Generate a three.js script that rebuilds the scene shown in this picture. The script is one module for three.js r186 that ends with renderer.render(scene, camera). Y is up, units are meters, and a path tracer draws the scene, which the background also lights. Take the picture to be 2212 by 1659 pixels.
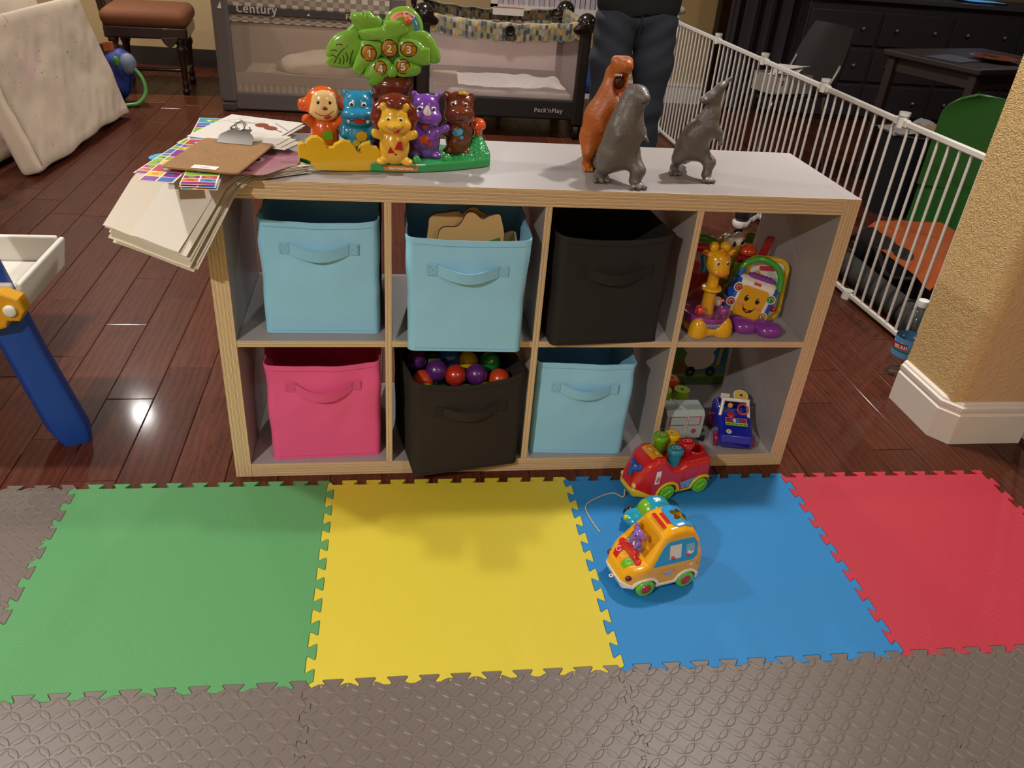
import * as THREE from 'three';
import { RoundedBoxGeometry } from 'three/addons/geometries/RoundedBoxGeometry.js';
import { mergeGeometries, mergeVertices, toCreasedNormals } from 'three/addons/utils/BufferGeometryUtils.js';
import { ImprovedNoise } from 'three/addons/math/ImprovedNoise.js';
import { FontLoader } from 'three/addons/loaders/FontLoader.js';
import { TextGeometry } from 'three/addons/geometries/TextGeometry.js';

// ---------------------------------------------------------------- camera, light, exposure
// origin: left bottom corner of the shelf's front; x along the shelf, z towards the viewer
const scene = new THREE.Scene();
scene.background = new THREE.Color(0x000000);
const camera = new THREE.PerspectiveCamera(2 * Math.atan(829.5 / 1716.3) * 180 / Math.PI, 2212 / 1659, 0.05, 40);
camera.position.set(0.3834, 1.2887, 1.6624);
camera.rotation.set(-0.5423, -0.179, 0.0869, 'YXZ');
scene.add(camera);
const renderer = new THREE.WebGLRenderer({ antialias: true });
renderer.toneMapping = THREE.LinearToneMapping;
renderer.toneMappingExposure = 1.5;
renderer.shadowMap.enabled = true;
const CEIL = 2.5;
// recessed ceiling lamps: x, z, intensity (candela)
const WARM = [1.0, 0.965, 0.92];
const LAMPS = [
  [1.72, -0.42, 11], [-1.25, -0.4, 13],
  [1.72, 2.6, 6], [-1.2, 2.5, 36],
  [-1.6, -4.05, 12], [0.9, -3.0, 13], [4.4, -2.6, 4.5],
];

// ---------------------------------------------------------------- helpers
const V = (x, y, z) => new THREE.Vector3(x, y, z);
const V2 = (x, y) => new THREE.Vector2(x, y);
const PI = Math.PI, R = d => d * PI / 180;
let seed = 12345;
const rnd = () => (seed = (seed * 1664525 + 1013904223) >>> 0) / 4294967296;
const rr = (a, b) => a + (b - a) * rnd();
const noise = new ImprovedNoise();
const clamp = (x, a, b) => Math.min(b, Math.max(a, x));
const mix = (a, b, t) => a + (b - a) * t;
const sstep = (a, b, x) => { const t = clamp((x - a) / (b - a), 0, 1); return t * t * (3 - 2 * t); };
const used = {};
function numbered(n) { if (!(n in used)) { used[n] = 0; return n; } used[n]++; return n + '_' + String(used[n]).padStart(3, '0'); }
function thing(name, label, category, p = [0, 0, 0], turn = 0, group) {
  const o = new THREE.Group(); o.name = numbered(name); scene.add(o);
  o.position.set(...p); o.rotation.y = turn; o.userData = { label, category };
  if (group) o.userData.group = group; return o;
}
function obj(name, geo, mat, parent) {
  if (Array.isArray(geo)) geo = merge(geo);
  const m = new THREE.Mesh(geo, mat); m.castShadow = m.receiveShadow = true;
  if (parent) { m.name = name; parent.add(m); } else { m.name = numbered(name); scene.add(m); }
  return m;
}
function tag(o, label, category, group) { o.userData.label = label; o.userData.category = category; if (group) o.userData.group = group; return o; }
function struct(name, geo, mat, parent) { const m = obj(name, geo, mat, parent); m.userData.kind = 'structure'; return m; }
function merge(list) {
  const l = list.map(g => { let h = g.index ? g.toNonIndexed() : g; for (const k of Object.keys(h.attributes)) if (!['position', 'normal', 'uv'].includes(k)) h.deleteAttribute(k);
    if (!h.attributes.uv) h.setAttribute('uv', new THREE.BufferAttribute(new Float32Array(h.attributes.position.count * 2), 2)); return h; });
  return mergeGeometries(l);
}
const hex = h => new THREE.Color(h);
function mat(c, rough = 0.5, o = {}) { return new THREE.MeshPhysicalMaterial({ color: typeof c === 'number' ? hex(c) : c, roughness: rough, ...o }); }
const plas = (c, o = {}) => mat(c, 0.22, { clearcoat: 0.6, clearcoatRoughness: 0.08, ...o });
const satin = (c, o = {}) => mat(c, 0.42, o);
// geometry makers; t = [x,y,z], r = [rx,ry,rz]
function tr(g, t = [0, 0, 0], r = [0, 0, 0], s) { if (s) g.scale(...(Array.isArray(s) ? s : [s, s, s])); if (r[0]) g.rotateX(r[0]); if (r[1]) g.rotateY(r[1]); if (r[2]) g.rotateZ(r[2]); g.translate(...t); return g; }
const bx = (w, h, d, t, r) => tr(new THREE.BoxGeometry(w, h, d), t, r);
const rb = (w, h, d, rad, t, r, seg = 3) => tr(new RoundedBoxGeometry(w, h, d, seg, Math.min(rad, w / 2.01, h / 2.01, d / 2.01)), t, r);
const cy = (r0, r1, h, t, r, seg = 24) => tr(new THREE.CylinderGeometry(r0, r1, h, seg), t, r);
const sp = (rad, t, s, r, a = 24, b = 16) => tr(new THREE.SphereGeometry(rad, a, b), t, r, s);
const to = (R0, r0, t, r, arc = 2 * PI, a = 10, b = 32) => tr(new THREE.TorusGeometry(R0, r0, a, b, arc), t, r);
const la = (pts, t, r, seg = 32) => tr(new THREE.LatheGeometry(pts.map(p => V2(p[0], p[1])), seg), t, r);
const tube = (pts, rad, seg = 40, rs = 8, closed = false) => new THREE.TubeGeometry(new THREE.CatmullRomCurve3(pts.map(p => p.isVector3 ? p : V(...p)), closed, 'centripetal'), seg, rad, rs, closed);
function bar(a, b, r0, r1 = r0, seg = 12) { const A = V(...a), B = V(...b), d = B.clone().sub(A), g = new THREE.CylinderGeometry(r1, r0, d.length(), seg);
  g.applyQuaternion(new THREE.Quaternion().setFromUnitVectors(V(0, 1, 0), d.normalize())); g.translate(...A.add(B).multiplyScalar(0.5).toArray()); return g; }
function shp(pts, spline = false) { const s = new THREE.Shape(); if (spline) { s.moveTo(...pts[0]); s.splineThru([...pts.slice(1), pts[0]].map(p => V2(...p))); } else pts.forEach((p, i) => i ? s.lineTo(...p) : s.moveTo(...p)); return s; }
const ex = (s, depth, bevel = 0, o = {}) => new THREE.ExtrudeGeometry(s, { depth, bevelEnabled: bevel > 0, bevelSize: bevel, bevelThickness: bevel, bevelSegments: 2, curveSegments: 10, ...o });
function circ(x, y, r, s = new THREE.Shape()) { s.absarc(x, y, r, 0, 2 * PI, false); return s; }
function rrect(x, y, w, h, r) { const s = new THREE.Shape(); s.moveTo(x + r, y); s.lineTo(x + w - r, y); s.absarc(x + w - r, y + r, r, -PI / 2, 0); s.lineTo(x + w, y + h - r); s.absarc(x + w - r, y + h - r, r, 0, PI / 2); s.lineTo(x + r, y + h); s.absarc(x + r, y + h - r, r, PI / 2, PI); s.lineTo(x, y + r); s.absarc(x + r, y + r, r, PI, 1.5 * PI); return s; }
// parametric sheet: f(u,v) -> [x,y,z]
function sheet(f, nu, nv, uvs = [1, 1]) {
  const P = [], U = [], I = [];
  for (let j = 0; j <= nv; j++) for (let i = 0; i <= nu; i++) { P.push(...f(i / nu, j / nv)); U.push(i / nu * uvs[0], j / nv * uvs[1]); }
  for (let j = 0; j < nv; j++) for (let i = 0; i < nu; i++) { const a = j * (nu + 1) + i, b = a + 1, c = a + nu + 1, d = c + 1; I.push(a, b, d, a, d, c); }
  const g = new THREE.BufferGeometry(); g.setAttribute('position', new THREE.Float32BufferAttribute(P, 3)); g.setAttribute('uv', new THREE.Float32BufferAttribute(U, 2)); g.setIndex(I); g.computeVertexNormals(); return g;
}
// a sheet with thickness t along its normal
function thick(f, nu, nv, t, uvs) {
  const a = sheet(f, nu, nv, uvs), n = a.attributes.normal, p = a.attributes.position, q = [];
  for (let i = 0; i < p.count; i++) q.push([p.getX(i) - n.getX(i) * t, p.getY(i) - n.getY(i) * t, p.getZ(i) - n.getZ(i) * t]);
  const b = a.clone(); b.attributes.position.array.set(q.flat());
  const ia = b.index.array; for (let i = 0; i < ia.length; i += 3) { const k = ia[i]; ia[i] = ia[i + 1]; ia[i + 1] = k; } b.computeVertexNormals();
  const ring = []; for (let i = 0; i <= nu; i++) ring.push(i); for (let j = 1; j <= nv; j++) ring.push(j * (nu + 1) + nu); for (let i = nu - 1; i >= 0; i--) ring.push(nv * (nu + 1) + i); for (let j = nv - 1; j > 0; j--) ring.push(j * (nu + 1)); ring.push(0);
  const P = [], U = []; for (let k = 0; k < ring.length - 1; k++) { const A = ring[k], B = ring[k + 1]; const pa = [p.getX(A), p.getY(A), p.getZ(A)], pb = [p.getX(B), p.getY(B), p.getZ(B)]; P.push(...pa, ...q[A], ...q[B], ...pa, ...q[B], ...pb); for (let m = 0; m < 6; m++) U.push(0, 0); }
  const e = new THREE.BufferGeometry(); e.setAttribute('position', new THREE.Float32BufferAttribute(P, 3)); e.setAttribute('uv', new THREE.Float32BufferAttribute(U, 2)); e.computeVertexNormals();
  return merge([a, b, e]);
}
// ---- signed distance modelling, meshed with surface nets
const smin = (a, b, k) => { const h = Math.max(k - Math.abs(a - b), 0) / k; return Math.min(a, b) - h * h * k * 0.25; };
const dEll = (c, r) => (x, y, z) => { const px = (x - c[0]) / r[0], py = (y - c[1]) / r[1], pz = (z - c[2]) / r[2]; const k0 = Math.hypot(px, py, pz), k1 = Math.hypot(px / r[0], py / r[1], pz / r[2]); return k1 < 1e-9 ? -Math.min(...r) : k0 * (k0 - 1) / k1; };
const dCap = (a, b, ra, rb = ra) => { const dx = b[0] - a[0], dy = b[1] - a[1], dz = b[2] - a[2], L = dx * dx + dy * dy + dz * dz || 1e-9; return (x, y, z) => { const t = clamp(((x - a[0]) * dx + (y - a[1]) * dy + (z - a[2]) * dz) / L, 0, 1); return Math.hypot(x - a[0] - dx * t, y - a[1] - dy * t, z - a[2] - dz * t) - mix(ra, rb, t); }; };
const union = (k, ...f) => (x, y, z) => { let d = f[0](x, y, z); for (let i = 1; i < f.length; i++) d = smin(d, f[i](x, y, z), k); return d; };
const carve = (k, f, g) => (x, y, z) => -smin(-f(x, y, z), g(x, y, z), k);
function net(f, lo, hi, h) {
  const n = [0, 1, 2].map(i => Math.ceil((hi[i] - lo[i]) / h) + 1), D = new Float32Array(n[0] * n[1] * n[2]), id = (i, j, k) => (k * n[1] + j) * n[0] + i;
  for (let k = 0; k < n[2]; k++) for (let j = 0; j < n[1]; j++) for (let i = 0; i < n[0]; i++) D[id(i, j, k)] = f(lo[0] + i * h, lo[1] + j * h, lo[2] + k * h);
  const idx = new Int32Array(D.length).fill(-1), P = [], N = [], I = [], e = h * 0.4;
  for (let k = 0; k < n[2] - 1; k++) for (let j = 0; j < n[1] - 1; j++) for (let i = 0; i < n[0] - 1; i++) {
    const c = []; let m = 0; for (let q = 0; q < 8; q++) { const d = D[id(i + (q & 1), j + (q >> 1 & 1), k + (q >> 2))]; c.push(d); if (d < 0) m |= 1 << q; }
    if (m === 0 || m === 255) continue;
    let s = [0, 0, 0], w = 0;
    for (let a = 0; a < 8; a++) for (let b = 0; b < 3; b++) { const o = a | 1 << b; if (o === a || (c[a] < 0) === (c[o] < 0)) continue; const t = c[a] / (c[a] - c[o]); const p = [a & 1, a >> 1 & 1, a >> 2]; p[b] += t; s[0] += p[0]; s[1] += p[1]; s[2] += p[2]; w++; }
    const x = lo[0] + (i + s[0] / w) * h, y = lo[1] + (j + s[1] / w) * h, z = lo[2] + (k + s[2] / w) * h;
    idx[id(i, j, k)] = P.length / 3; P.push(x, y, z);
    const g = [f(x + e, y, z) - f(x - e, y, z), f(x, y + e, z) - f(x, y - e, z), f(x, y, z + e) - f(x, y, z - e)], l = Math.hypot(...g) || 1; N.push(g[0] / l, g[1] / l, g[2] / l);
  }
  const quad = (a, b, c, d, fl) => { if (a < 0 || b < 0 || c < 0 || d < 0) return; fl ? I.push(a, c, b, a, d, c) : I.push(a, b, c, a, c, d); };
  for (let k = 1; k < n[2] - 1; k++) for (let j = 1; j < n[1] - 1; j++) for (let i = 1; i < n[0] - 1; i++) {
    const d0 = D[id(i, j, k)] < 0;
    if (d0 !== D[id(i + 1, j, k)] < 0) quad(idx[id(i, j - 1, k - 1)], idx[id(i, j, k - 1)], idx[id(i, j, k)], idx[id(i, j - 1, k)], !d0);
    if (d0 !== D[id(i, j + 1, k)] < 0) quad(idx[id(i - 1, j, k - 1)], idx[id(i - 1, j, k)], idx[id(i, j, k)], idx[id(i, j, k - 1)], !d0);
    if (d0 !== D[id(i, j, k + 1)] < 0) quad(idx[id(i - 1, j - 1, k)], idx[id(i, j - 1, k)], idx[id(i, j, k)], idx[id(i - 1, j, k)], !d0);
  }
  const g = new THREE.BufferGeometry(); g.setAttribute('position', new THREE.Float32BufferAttribute(P, 3)); g.setAttribute('normal', new THREE.Float32BufferAttribute(N, 3)); g.setIndex(I);
  g.setAttribute('uv', new THREE.Float32BufferAttribute(new Float32Array(P.length / 3 * 2).map((_, i) => i % 2 ? P[(i >> 1) * 3 + 1] : P[(i >> 1) * 3] + P[(i >> 1) * 3 + 2]), 2)); return g;
}
// ---- textures
const wrapN = (x, y, p, s = 0) => { // tileable noise: x,y in 0..1, p periods
  const a = x * p, b = y * p, f = (u, v) => noise.noise(u, v, s); const wx = x, wy = y;
  return f(a, b) * (1 - wx) * (1 - wy) + f(a - p, b) * wx * (1 - wy) + f(a, b - p) * (1 - wx) * wy + f(a - p, b - p) * wx * wy; };
function dtex(n, m, f, srgb, rep = [1, 1]) {
  const d = new Uint8Array(n * m * 4); for (let j = 0; j < m; j++) for (let i = 0; i < n; i++) { const c = f(i / n, j / m), k = (j * n + i) * 4; for (let q = 0; q < 3; q++) d[k + q] = clamp(Math.round((Array.isArray(c) ? c[q] : c) * 255), 0, 255); d[k + 3] = 255; }
  const t = new THREE.DataTexture(d, n, m); t.wrapS = t.wrapT = THREE.RepeatWrapping; t.magFilter = THREE.LinearFilter; t.minFilter = THREE.LinearMipmapLinearFilter; t.generateMipmaps = true; if (srgb) t.colorSpace = THREE.SRGBColorSpace; t.repeat.set(...rep); t.needsUpdate = true; return t;
}
function ctex(w, h, draw) { const c = document.createElement('canvas'); c.width = w; c.height = h; const x = c.getContext('2d'); draw(x, w, h); const t = new THREE.CanvasTexture(c); t.colorSpace = THREE.SRGBColorSpace; return t; }
function reuv(g, f) { const p = g.attributes.position, n = g.attributes.normal, u = []; for (let i = 0; i < p.count; i++) u.push(...f(p.getX(i), p.getY(i), p.getZ(i), n.getX(i), n.getY(i), n.getZ(i))); g.setAttribute('uv', new THREE.Float32BufferAttribute(u, 2)); return g; }
const boxuv = g => reuv(g, (x, y, z, a, b, c) => { a = Math.abs(a); b = Math.abs(b); c = Math.abs(c); return b > a && b > c ? [x, z] : a > c ? [z, y] : [x, y]; });
const font = await new FontLoader().loadAsync('fonts/droid/droid_sans_bold.typeface.json');
function text(s, size, depth = 0.001, t, r) { const g = new TextGeometry(s, { font, size, depth, curveSegments: 4, bevelEnabled: false }); g.computeBoundingBox(); const b = g.boundingBox; g.translate(-(b.max.x + b.min.x) / 2, -(b.max.y + b.min.y) / 2, 0); return tr(g, t, r); }
// ---------------------------------------------------------------- room
const B0 = 0.0392, M0 = 0.3904, T0 = 0.7648, SW = 1.4664, SD = 0.39;
const xL = -3.2, xR = 6.2, zB = -5.3, zF = 3.6;
const woodGrain = dtex(256, 512, (u, v) => { const g = wrapN(u, v, 6, 1) * 0.5 + wrapN(u * 1, v, 24, 2) * 0.25; const s = 0.5 + 0.5 * Math.sin((u * 34 + g * 5) * 2); return clamp(0.62 + 0.22 * g + 0.1 * s + 0.1 * wrapN(u, v, 60, 3), 0, 1); }, true);
const scrape = dtex(256, 256, (u, v) => 0.5 + 0.4 * wrapN(u, v, 5, 7) + 0.25 * wrapN((u * 3) % 1, v, 12, 8));
const plankMats = [0x7a3d28, 0x733924, 0x80432b, 0x6d3522, 0x7d402a, 0x763b26].map((c, i) => mat(c, 0.42, { map: woodGrain, bumpMap: scrape, bumpScale: 0.0007, roughnessMap: null, clearcoat: 0.14, clearcoatRoughness: 0.1, specularIntensity: 0.3 }));
{
  const floor = struct('floor', bx(xR - xL, 0.1, zF - zB, [(xL + xR) / 2, -0.053, (zB + zF) / 2]), mat(0x1d0d09, 0.7));
  floor.userData.label = 'reddish brown hardwood plank floor';
  const PW = 0.1293, gap = 0.0009, bev = 0.0016, lens = [0.372, 0.46, 0.56, 0.655, 0.79, 0.9, 1.06, 1.22], cache = {};
  function plank(L, variant) {
    const k = L.toFixed(3) + variant; if (cache[k]) return cache[k];
    const w = PW / 2 - gap, l = L / 2 - gap, h = 0.003, o = [[-w, -l], [w, -l], [w, l], [-w, l]], i = [[-w + bev, -l + bev], [w - bev, -l + bev], [w - bev, l - bev], [-w + bev, l - bev]], P = [], U = [];
    const off = variant * 0.37; const put = (x, y, z) => { P.push(x, y, z); U.push((x + off) * 4, (z + off * 1.7) * 1.1); };
    const q = (a, b, c, d) => { put(...a); put(...c); put(...b); put(...a); put(...d); put(...c); };
    const top = i.map(p => [p[0], 0, p[1]]), mid = o.map(p => [p[0], -0.0012, p[1]]), low = o.map(p => [p[0], -h, p[1]]);
    q(...top); for (let s = 0; s < 4; s++) { const n = (s + 1) % 4; q(mid[s], mid[n], top[n], top[s]); q(low[s], low[n], mid[n], mid[s]); }
    const g = new THREE.BufferGeometry(); g.setAttribute('position', new THREE.Float32BufferAttribute(P, 3)); g.setAttribute('uv', new THREE.Float32BufferAttribute(U, 2)); g.computeVertexNormals(); return cache[k] = g;
  }
  const known = { '-2': [0.8, 0.002, -0.373, -1.05, -1.9, -2.7], '-3': [0.5, -0.18, -0.836, -1.207, -2.2], '-5': [0.4, -0.5, -1.023, -2.1], '-1': [0.7, -0.55, -1.3, -2.4], '-4': [0.3, -0.62, -1.5, -2.2] };
  seed = 77; const rest = []; let n = 0; const list = [];
  for (let c = -22; c <= 44; c++) {
    const x = -0.155 + PW * (c + 0.5); let z = c in known ? known[c][0] : rr(0.15, 0.9), q = 1; const kn = known[c];
    while (z > zB + 0.02) {
      let L = kn && q < kn.length ? z - kn[q++] : lens[Math.floor(rnd() * lens.length)]; if (z - L < zB + 0.02) L = z - zB - 0.01;
      if (L > 0.05) list.push([x, z - L / 2, L, Math.floor(rnd() * 6), Math.floor(rnd() * 3)]); z -= L;
    }
  }
  // the strip under the mats and behind the viewer: long boards
  for (let c = -22; c <= 44; c++) { const x = -0.155 + PW * (c + 0.5); const z0 = list.filter(a => a[0] === x).reduce((m, a) => Math.max(m, a[1] + a[2] / 2), -9); list.push([x, (z0 + zF) / 2, zF - z0 - 0.004, Math.floor(rnd() * 6), 1]); }
  // those that show in the photograph become parts, nearest first
  const vis = a => { const v = V(a[0], 0, a[1]).applyMatrix4(camera.matrixWorldInverse).applyMatrix4(camera.projectionMatrix); return Math.abs(v.x) < 1.1 && Math.abs(v.y) < 1.15 && a[1] < 0.6; };
  camera.updateMatrixWorld(); camera.updateProjectionMatrix();
  list.sort((a, b) => (vis(b) - vis(a)) || (b[1] - a[1]) * 1);
  for (const a of list) { if (n < 300 && vis(a)) { const m = struct('plank', plank(a[2], a[4]), plankMats[a[3]], floor); m.position.set(a[0], 0, a[1]); n++; } else rest.push(plank(a[2], a[4]).clone().translate(a[0], 0, a[1])); }
  const r = obj('far_planks', rest, plankMats[0], floor); r.userData.kind = 'stuff';
}
const wallTex = dtex(256, 256, (u, v) => { let h = 0; h += Math.max(0, wrapN(u, v, 14, 3)) * 1.2 + Math.max(0, wrapN(u, v, 30, 4)) * 0.6; return clamp(h, 0, 1); }, false, [2, 2]);
const wallMat = mat(0xb79a63, 0.6, { bumpMap: wallTex, bumpScale: 0.0015 });
const ceilMat = mat(0xeeeae2, 0.9), trimMat = mat(0xe4dcd0, 0.38), whitePaint = mat(0xded8ce, 0.45);
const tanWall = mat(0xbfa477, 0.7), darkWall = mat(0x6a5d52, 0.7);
struct('ceiling', bx(xR - xL + 0.2, 0.1, zF - zB + 0.2, [(xL + xR) / 2, CEIL + 0.05, (zB + zF) / 2]), ceilMat).userData.label = 'plain white ceiling above the playroom';
struct('wall_back', bx(xR - xL + 0.2, CEIL, 0.1, [(xL + xR) / 2, CEIL / 2, zB - 0.05]), tanWall).userData.label = 'tan wall behind the playpens';
struct('wall_left', bx(0.1, CEIL, zF - zB, [xL - 0.05, CEIL / 2, (zB + zF) / 2]), tanWall).userData.label = 'tan wall beyond the leaning mattresses';
struct('wall_front', bx(xR - xL + 0.2, CEIL, 0.1, [(xL + xR) / 2, CEIL / 2, zF + 0.05]), tanWall).userData.label = 'tan wall behind the viewer';
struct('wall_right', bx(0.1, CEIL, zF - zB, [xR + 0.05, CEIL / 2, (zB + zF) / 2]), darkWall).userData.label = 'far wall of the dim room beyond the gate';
// header wall between the two rooms: the dim room gets light only through the open gateway
{
  const w = struct('wall_partition', bx(0.14, CEIL, zF - 0.35, [2.5, CEIL / 2, (zF + 0.35) / 2]), wallMat); w.userData.label = 'partition wall beyond the right edge of the mats';
  const h = struct('wall_header', bx(0.2, 0.45, 5.3, [2.33, CEIL - 0.225, -2.95]), ceilMat); h.userData.label = 'header above the gated opening';
}
// ---------------------------------------------------------------- gold pillar with baseboard
{
  const trowel = dtex(512, 512, (u, v) => 0, false), d = trowel.image.data; seed = 5;
  const H = new Float32Array(512 * 512);
  for (let k = 0; k < 900; k++) { // short trowel ridges, mostly along two directions
    const a = (rnd() < 0.5 ? 1.35 : 0.25) + rr(-0.35, 0.35), L = rr(14, 46), x0 = rr(0, 512), y0 = rr(0, 512), w = rr(1.6, 3.4), hh = rr(0.4, 1), bend = rr(-0.02, 0.02);
    for (let s = 0; s < L; s += 0.7) { const aa = a + bend * s, x = x0 + Math.cos(aa) * s, y = y0 + Math.sin(aa) * s, f = hh * Math.sin(PI * s / L);
      for (let j = -5; j <= 5; j++) for (let i = -5; i <= 5; i++) { const e = f * Math.exp(-(i * i + j * j) / (w * w)); const q = ((Math.round(y + j) & 511) << 9) | (Math.round(x + i) & 511); if (e > H[q]) H[q] = e; } }
  }
  for (let q = 0; q < H.length; q++) { const u = (q & 511) / 512, v = (q >> 9) / 512; const e = clamp(H[q] * 0.75 + 0.15 + 0.2 * wrapN(u, v, 8, 2), 0, 1) * 255; d[q * 4] = d[q * 4 + 1] = d[q * 4 + 2] = e; }
  trowel.needsUpdate = true; trowel.repeat.set(5.2, 5.2);
  const gold = mat(0xd2b47c, 0.42, { bumpMap: trowel, bumpScale: 0.0022 });
  const smooth = trowel.clone(); smooth.repeat.set(1.8, 1.8); smooth.needsUpdate = true;
  const gold2 = mat(0xd2b488, 0.5, { bumpMap: smooth, bumpScale: 0.0016 });
  const x0 = 2.016, x1 = 2.262, z0 = -0.345, z1 = -0.096, rad = 0.04;
  const s = new THREE.Shape(); s.moveTo(x0, -z0); s.lineTo(x0, -z1 + rad); s.absarc(x0 + rad, -z1 + rad, rad, PI, 1.5 * PI, false); s.lineTo(x1, -z1); s.lineTo(x1, -z0); s.lineTo(x0, -z0);
  const p = struct('wall_pillar', tr(ex(s, CEIL, 0), [0, 0, 0], [-PI / 2, 0, 0]), gold); p.userData.label = 'gold trowel-textured wall end with a rounded corner';
  boxuv(p.geometry);
  struct('front_face', boxuv(bx(x1 - x0 - rad, CEIL - 0.02, 0.0012, [(x1 + x0 + rad) / 2, CEIL / 2, z1 + 0.0003])), gold2, p).userData.label = 'smoother gold front face';
  // baseboard swept round the three visible sides with a mitred corner piece
  const prof = [[0, 0], [0.016, 0], [0.016, 0.098], [0.0125, 0.103], [0.0115, 0.108], [0.0135, 0.112], [0.0135, 0.124], [0.009, 0.129], [0.0075, 0.135], [0.003, 0.1405], [0, 0.1405]];
  const path = [[x0, z0], [x0, z1 - rad], [x0 + rad * 0.8, z1], [x1, z1], [x1, z1 - 0.1]];
  const nrm = path.map((q, i) => { const d = (a, b) => { const l = Math.hypot(b[0] - a[0], b[1] - a[1]); return [-(b[1] - a[1]) / l, (b[0] - a[0]) / l]; }; const a = i ? d(path[i - 1], q) : d(q, path[1]), b = i < path.length - 1 ? d(q, path[i + 1]) : a; const m = [a[0] + b[0], a[1] + b[1]], l = (m[0] * a[0] + m[1] * a[1]); return [m[0] / l, m[1] / l]; });
  const seg = (i) => { const P = []; const pt = (k, q) => [path[k][0] + nrm[k][0] * q[0], q[1], path[k][1] + nrm[k][1] * q[0]];
    for (let k = 0; k < prof.length - 1; k++) { const a = pt(i, prof[k]), b = pt(i, prof[k + 1]), c = pt(i + 1, prof[k + 1]), e = pt(i + 1, prof[k]); P.push(...a, ...c, ...b, ...a, ...e, ...c); }
    const g = new THREE.BufferGeometry(); g.setAttribute('position', new THREE.Float32BufferAttribute(P, 3)); g.computeVertexNormals(); return g; };
  const bb = struct('baseboard_right', seg(0), trimMat); bb.userData.label = 'white moulded baseboard round the gold wall end';
  struct('corner_block', seg(1), trimMat, bb); struct('front_board', seg(2), trimMat, bb); struct('return_board', seg(3), trimMat, bb);
}
// ---------------------------------------------------------------- recessed lamps in the ceiling
for (const [i, [x, z, I]] of LAMPS.entries()) {
  const t = thing('recessed_light', ['recessed ceiling lamp above the right end of the shelf', 'recessed ceiling lamp above the left of the shelf', 'recessed ceiling lamp behind the viewer on the right', 'recessed ceiling lamp behind the viewer on the left', 'recessed ceiling lamp above the upholstered chair', 'recessed ceiling lamp above the playpens', 'dim recessed ceiling lamp in the room beyond the gate'][i], 'lamp', [x, CEIL, z], 0, 'recessed ceiling lamps');
  obj('trim_ring', la([[0.062, -0.001], [0.075, -0.006], [0.09, -0.004], [0.092, 0]]), ceilMat, t);
  obj('lens', cy(0.062, 0.062, 0.004, [0, -0.0025, 0]), new THREE.MeshStandardMaterial({ color: 0xffffff, emissive: new THREE.Color().setRGB(...WARM), emissiveIntensity: 12 }), t);
  const l = new THREE.SpotLight(new THREE.Color().setRGB(...WARM), I, 0, R(84), 0.9, 2); l.position.set(0, -0.012, 0); l.target.position.set(0, -1, 0); l.castShadow = true; l.shadow.radius = 3; l.shadow.mapSize.set(1024, 1024); t.add(l); t.add(l.target);
}
// ---------------------------------------------------------------- foam mats
const weave = dtex(128, 128, (u, v) => { const a = Math.sin(u * 2 * PI * 16), b = Math.sin(v * 2 * PI * 16); return 0.5 + 0.28 * a * b + 0.18 * wrapN(u, v, 20, 5); }, false, [12, 12]);
const foamMat = c => mat(c, 0.52, { specularIntensity: 0.6, bumpMap: weave, bumpScale: 0.0009 });
const MP = 0.6035, MA = 0.0088, MN = 10, matRot = -0.013, matO = [0.2375, 0.047];
function edgePts() { // half-open list from (0,0) to (MP,0), square wave with dovetail tabs
  const p = MP / MN, d = 0.075 * p, c = 0.0022, P = [[0, 0]];
  for (let i = 0; i < MN; i++) {
    const a = i * p, b = a + p / 2, e = a + p;
    if (i) P.push([a - d + c, -MA], [a - d * 0.4, -MA * 0.999]); else P.push([0.006, -MA]);
    P.push([b + d - c, -MA], [b + d, -MA + c], [b + d * 0.3, -0.001], [b - d, MA - c], [b - d + c, MA]);
    if (i < MN - 1) P.push([e + d - c, MA], [e + d, MA - c], [e + d * 0.2, 0.001], [e - d, -MA + c]); else P.push([e - 0.006, MA]);
  }
  return P;
}
const EP = edgePts();
function matShape(free = {}) {
  // local x right, local y = away from viewer (-z); square 0..MP
  const S = [];
  const add = f => EP.forEach(q => S.push(f(q[0], q[1])));
  add((t, a) => [t, a]);                              // near edge
  add((t, a) => [MP - a, t]);                         // right edge
  EP.slice().reverse().forEach((q, i, A) => { }); 
  const rev = [[MP, 0], ...EP.slice(1).reverse()];
  rev.forEach(q => S.push([q[0], MP + q[1]]));        // far edge
  rev.forEach(q => S.push([-q[1], q[0]]));            // left edge
  return shp(S);
}
const matGeo = ex(matShape(), 0.0108, 0.0007, { bevelOffset: -0.0011, bevelSegments: 1 });
matGeo.rotateX(-PI / 2);
function placeMat(o, col, row) { const c = Math.cos(matRot), s = Math.sin(matRot), lx = col * MP, lz = (row + 1) * MP; o.position.set(matO[0] + lx * c + lz * s, 0.0007, matO[1] - lx * s + lz * c); o.rotation.y = matRot; return o; }
const matCols = [[-1, 0x508c56, 'green'], [0, 0xc4b234, 'yellow'], [1, 0x2478b4, 'blue'], [2, 0xb03040, 'red']];
for (const [c, h, n] of matCols) { const m = obj('foam_mat', matGeo, foamMat(h)); tag(m, n + ' interlocking foam floor mat with a fine woven texture', 'foam mat', 'coloured foam mats in front of the shelf'); placeMat(m, c, 0); }
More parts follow.
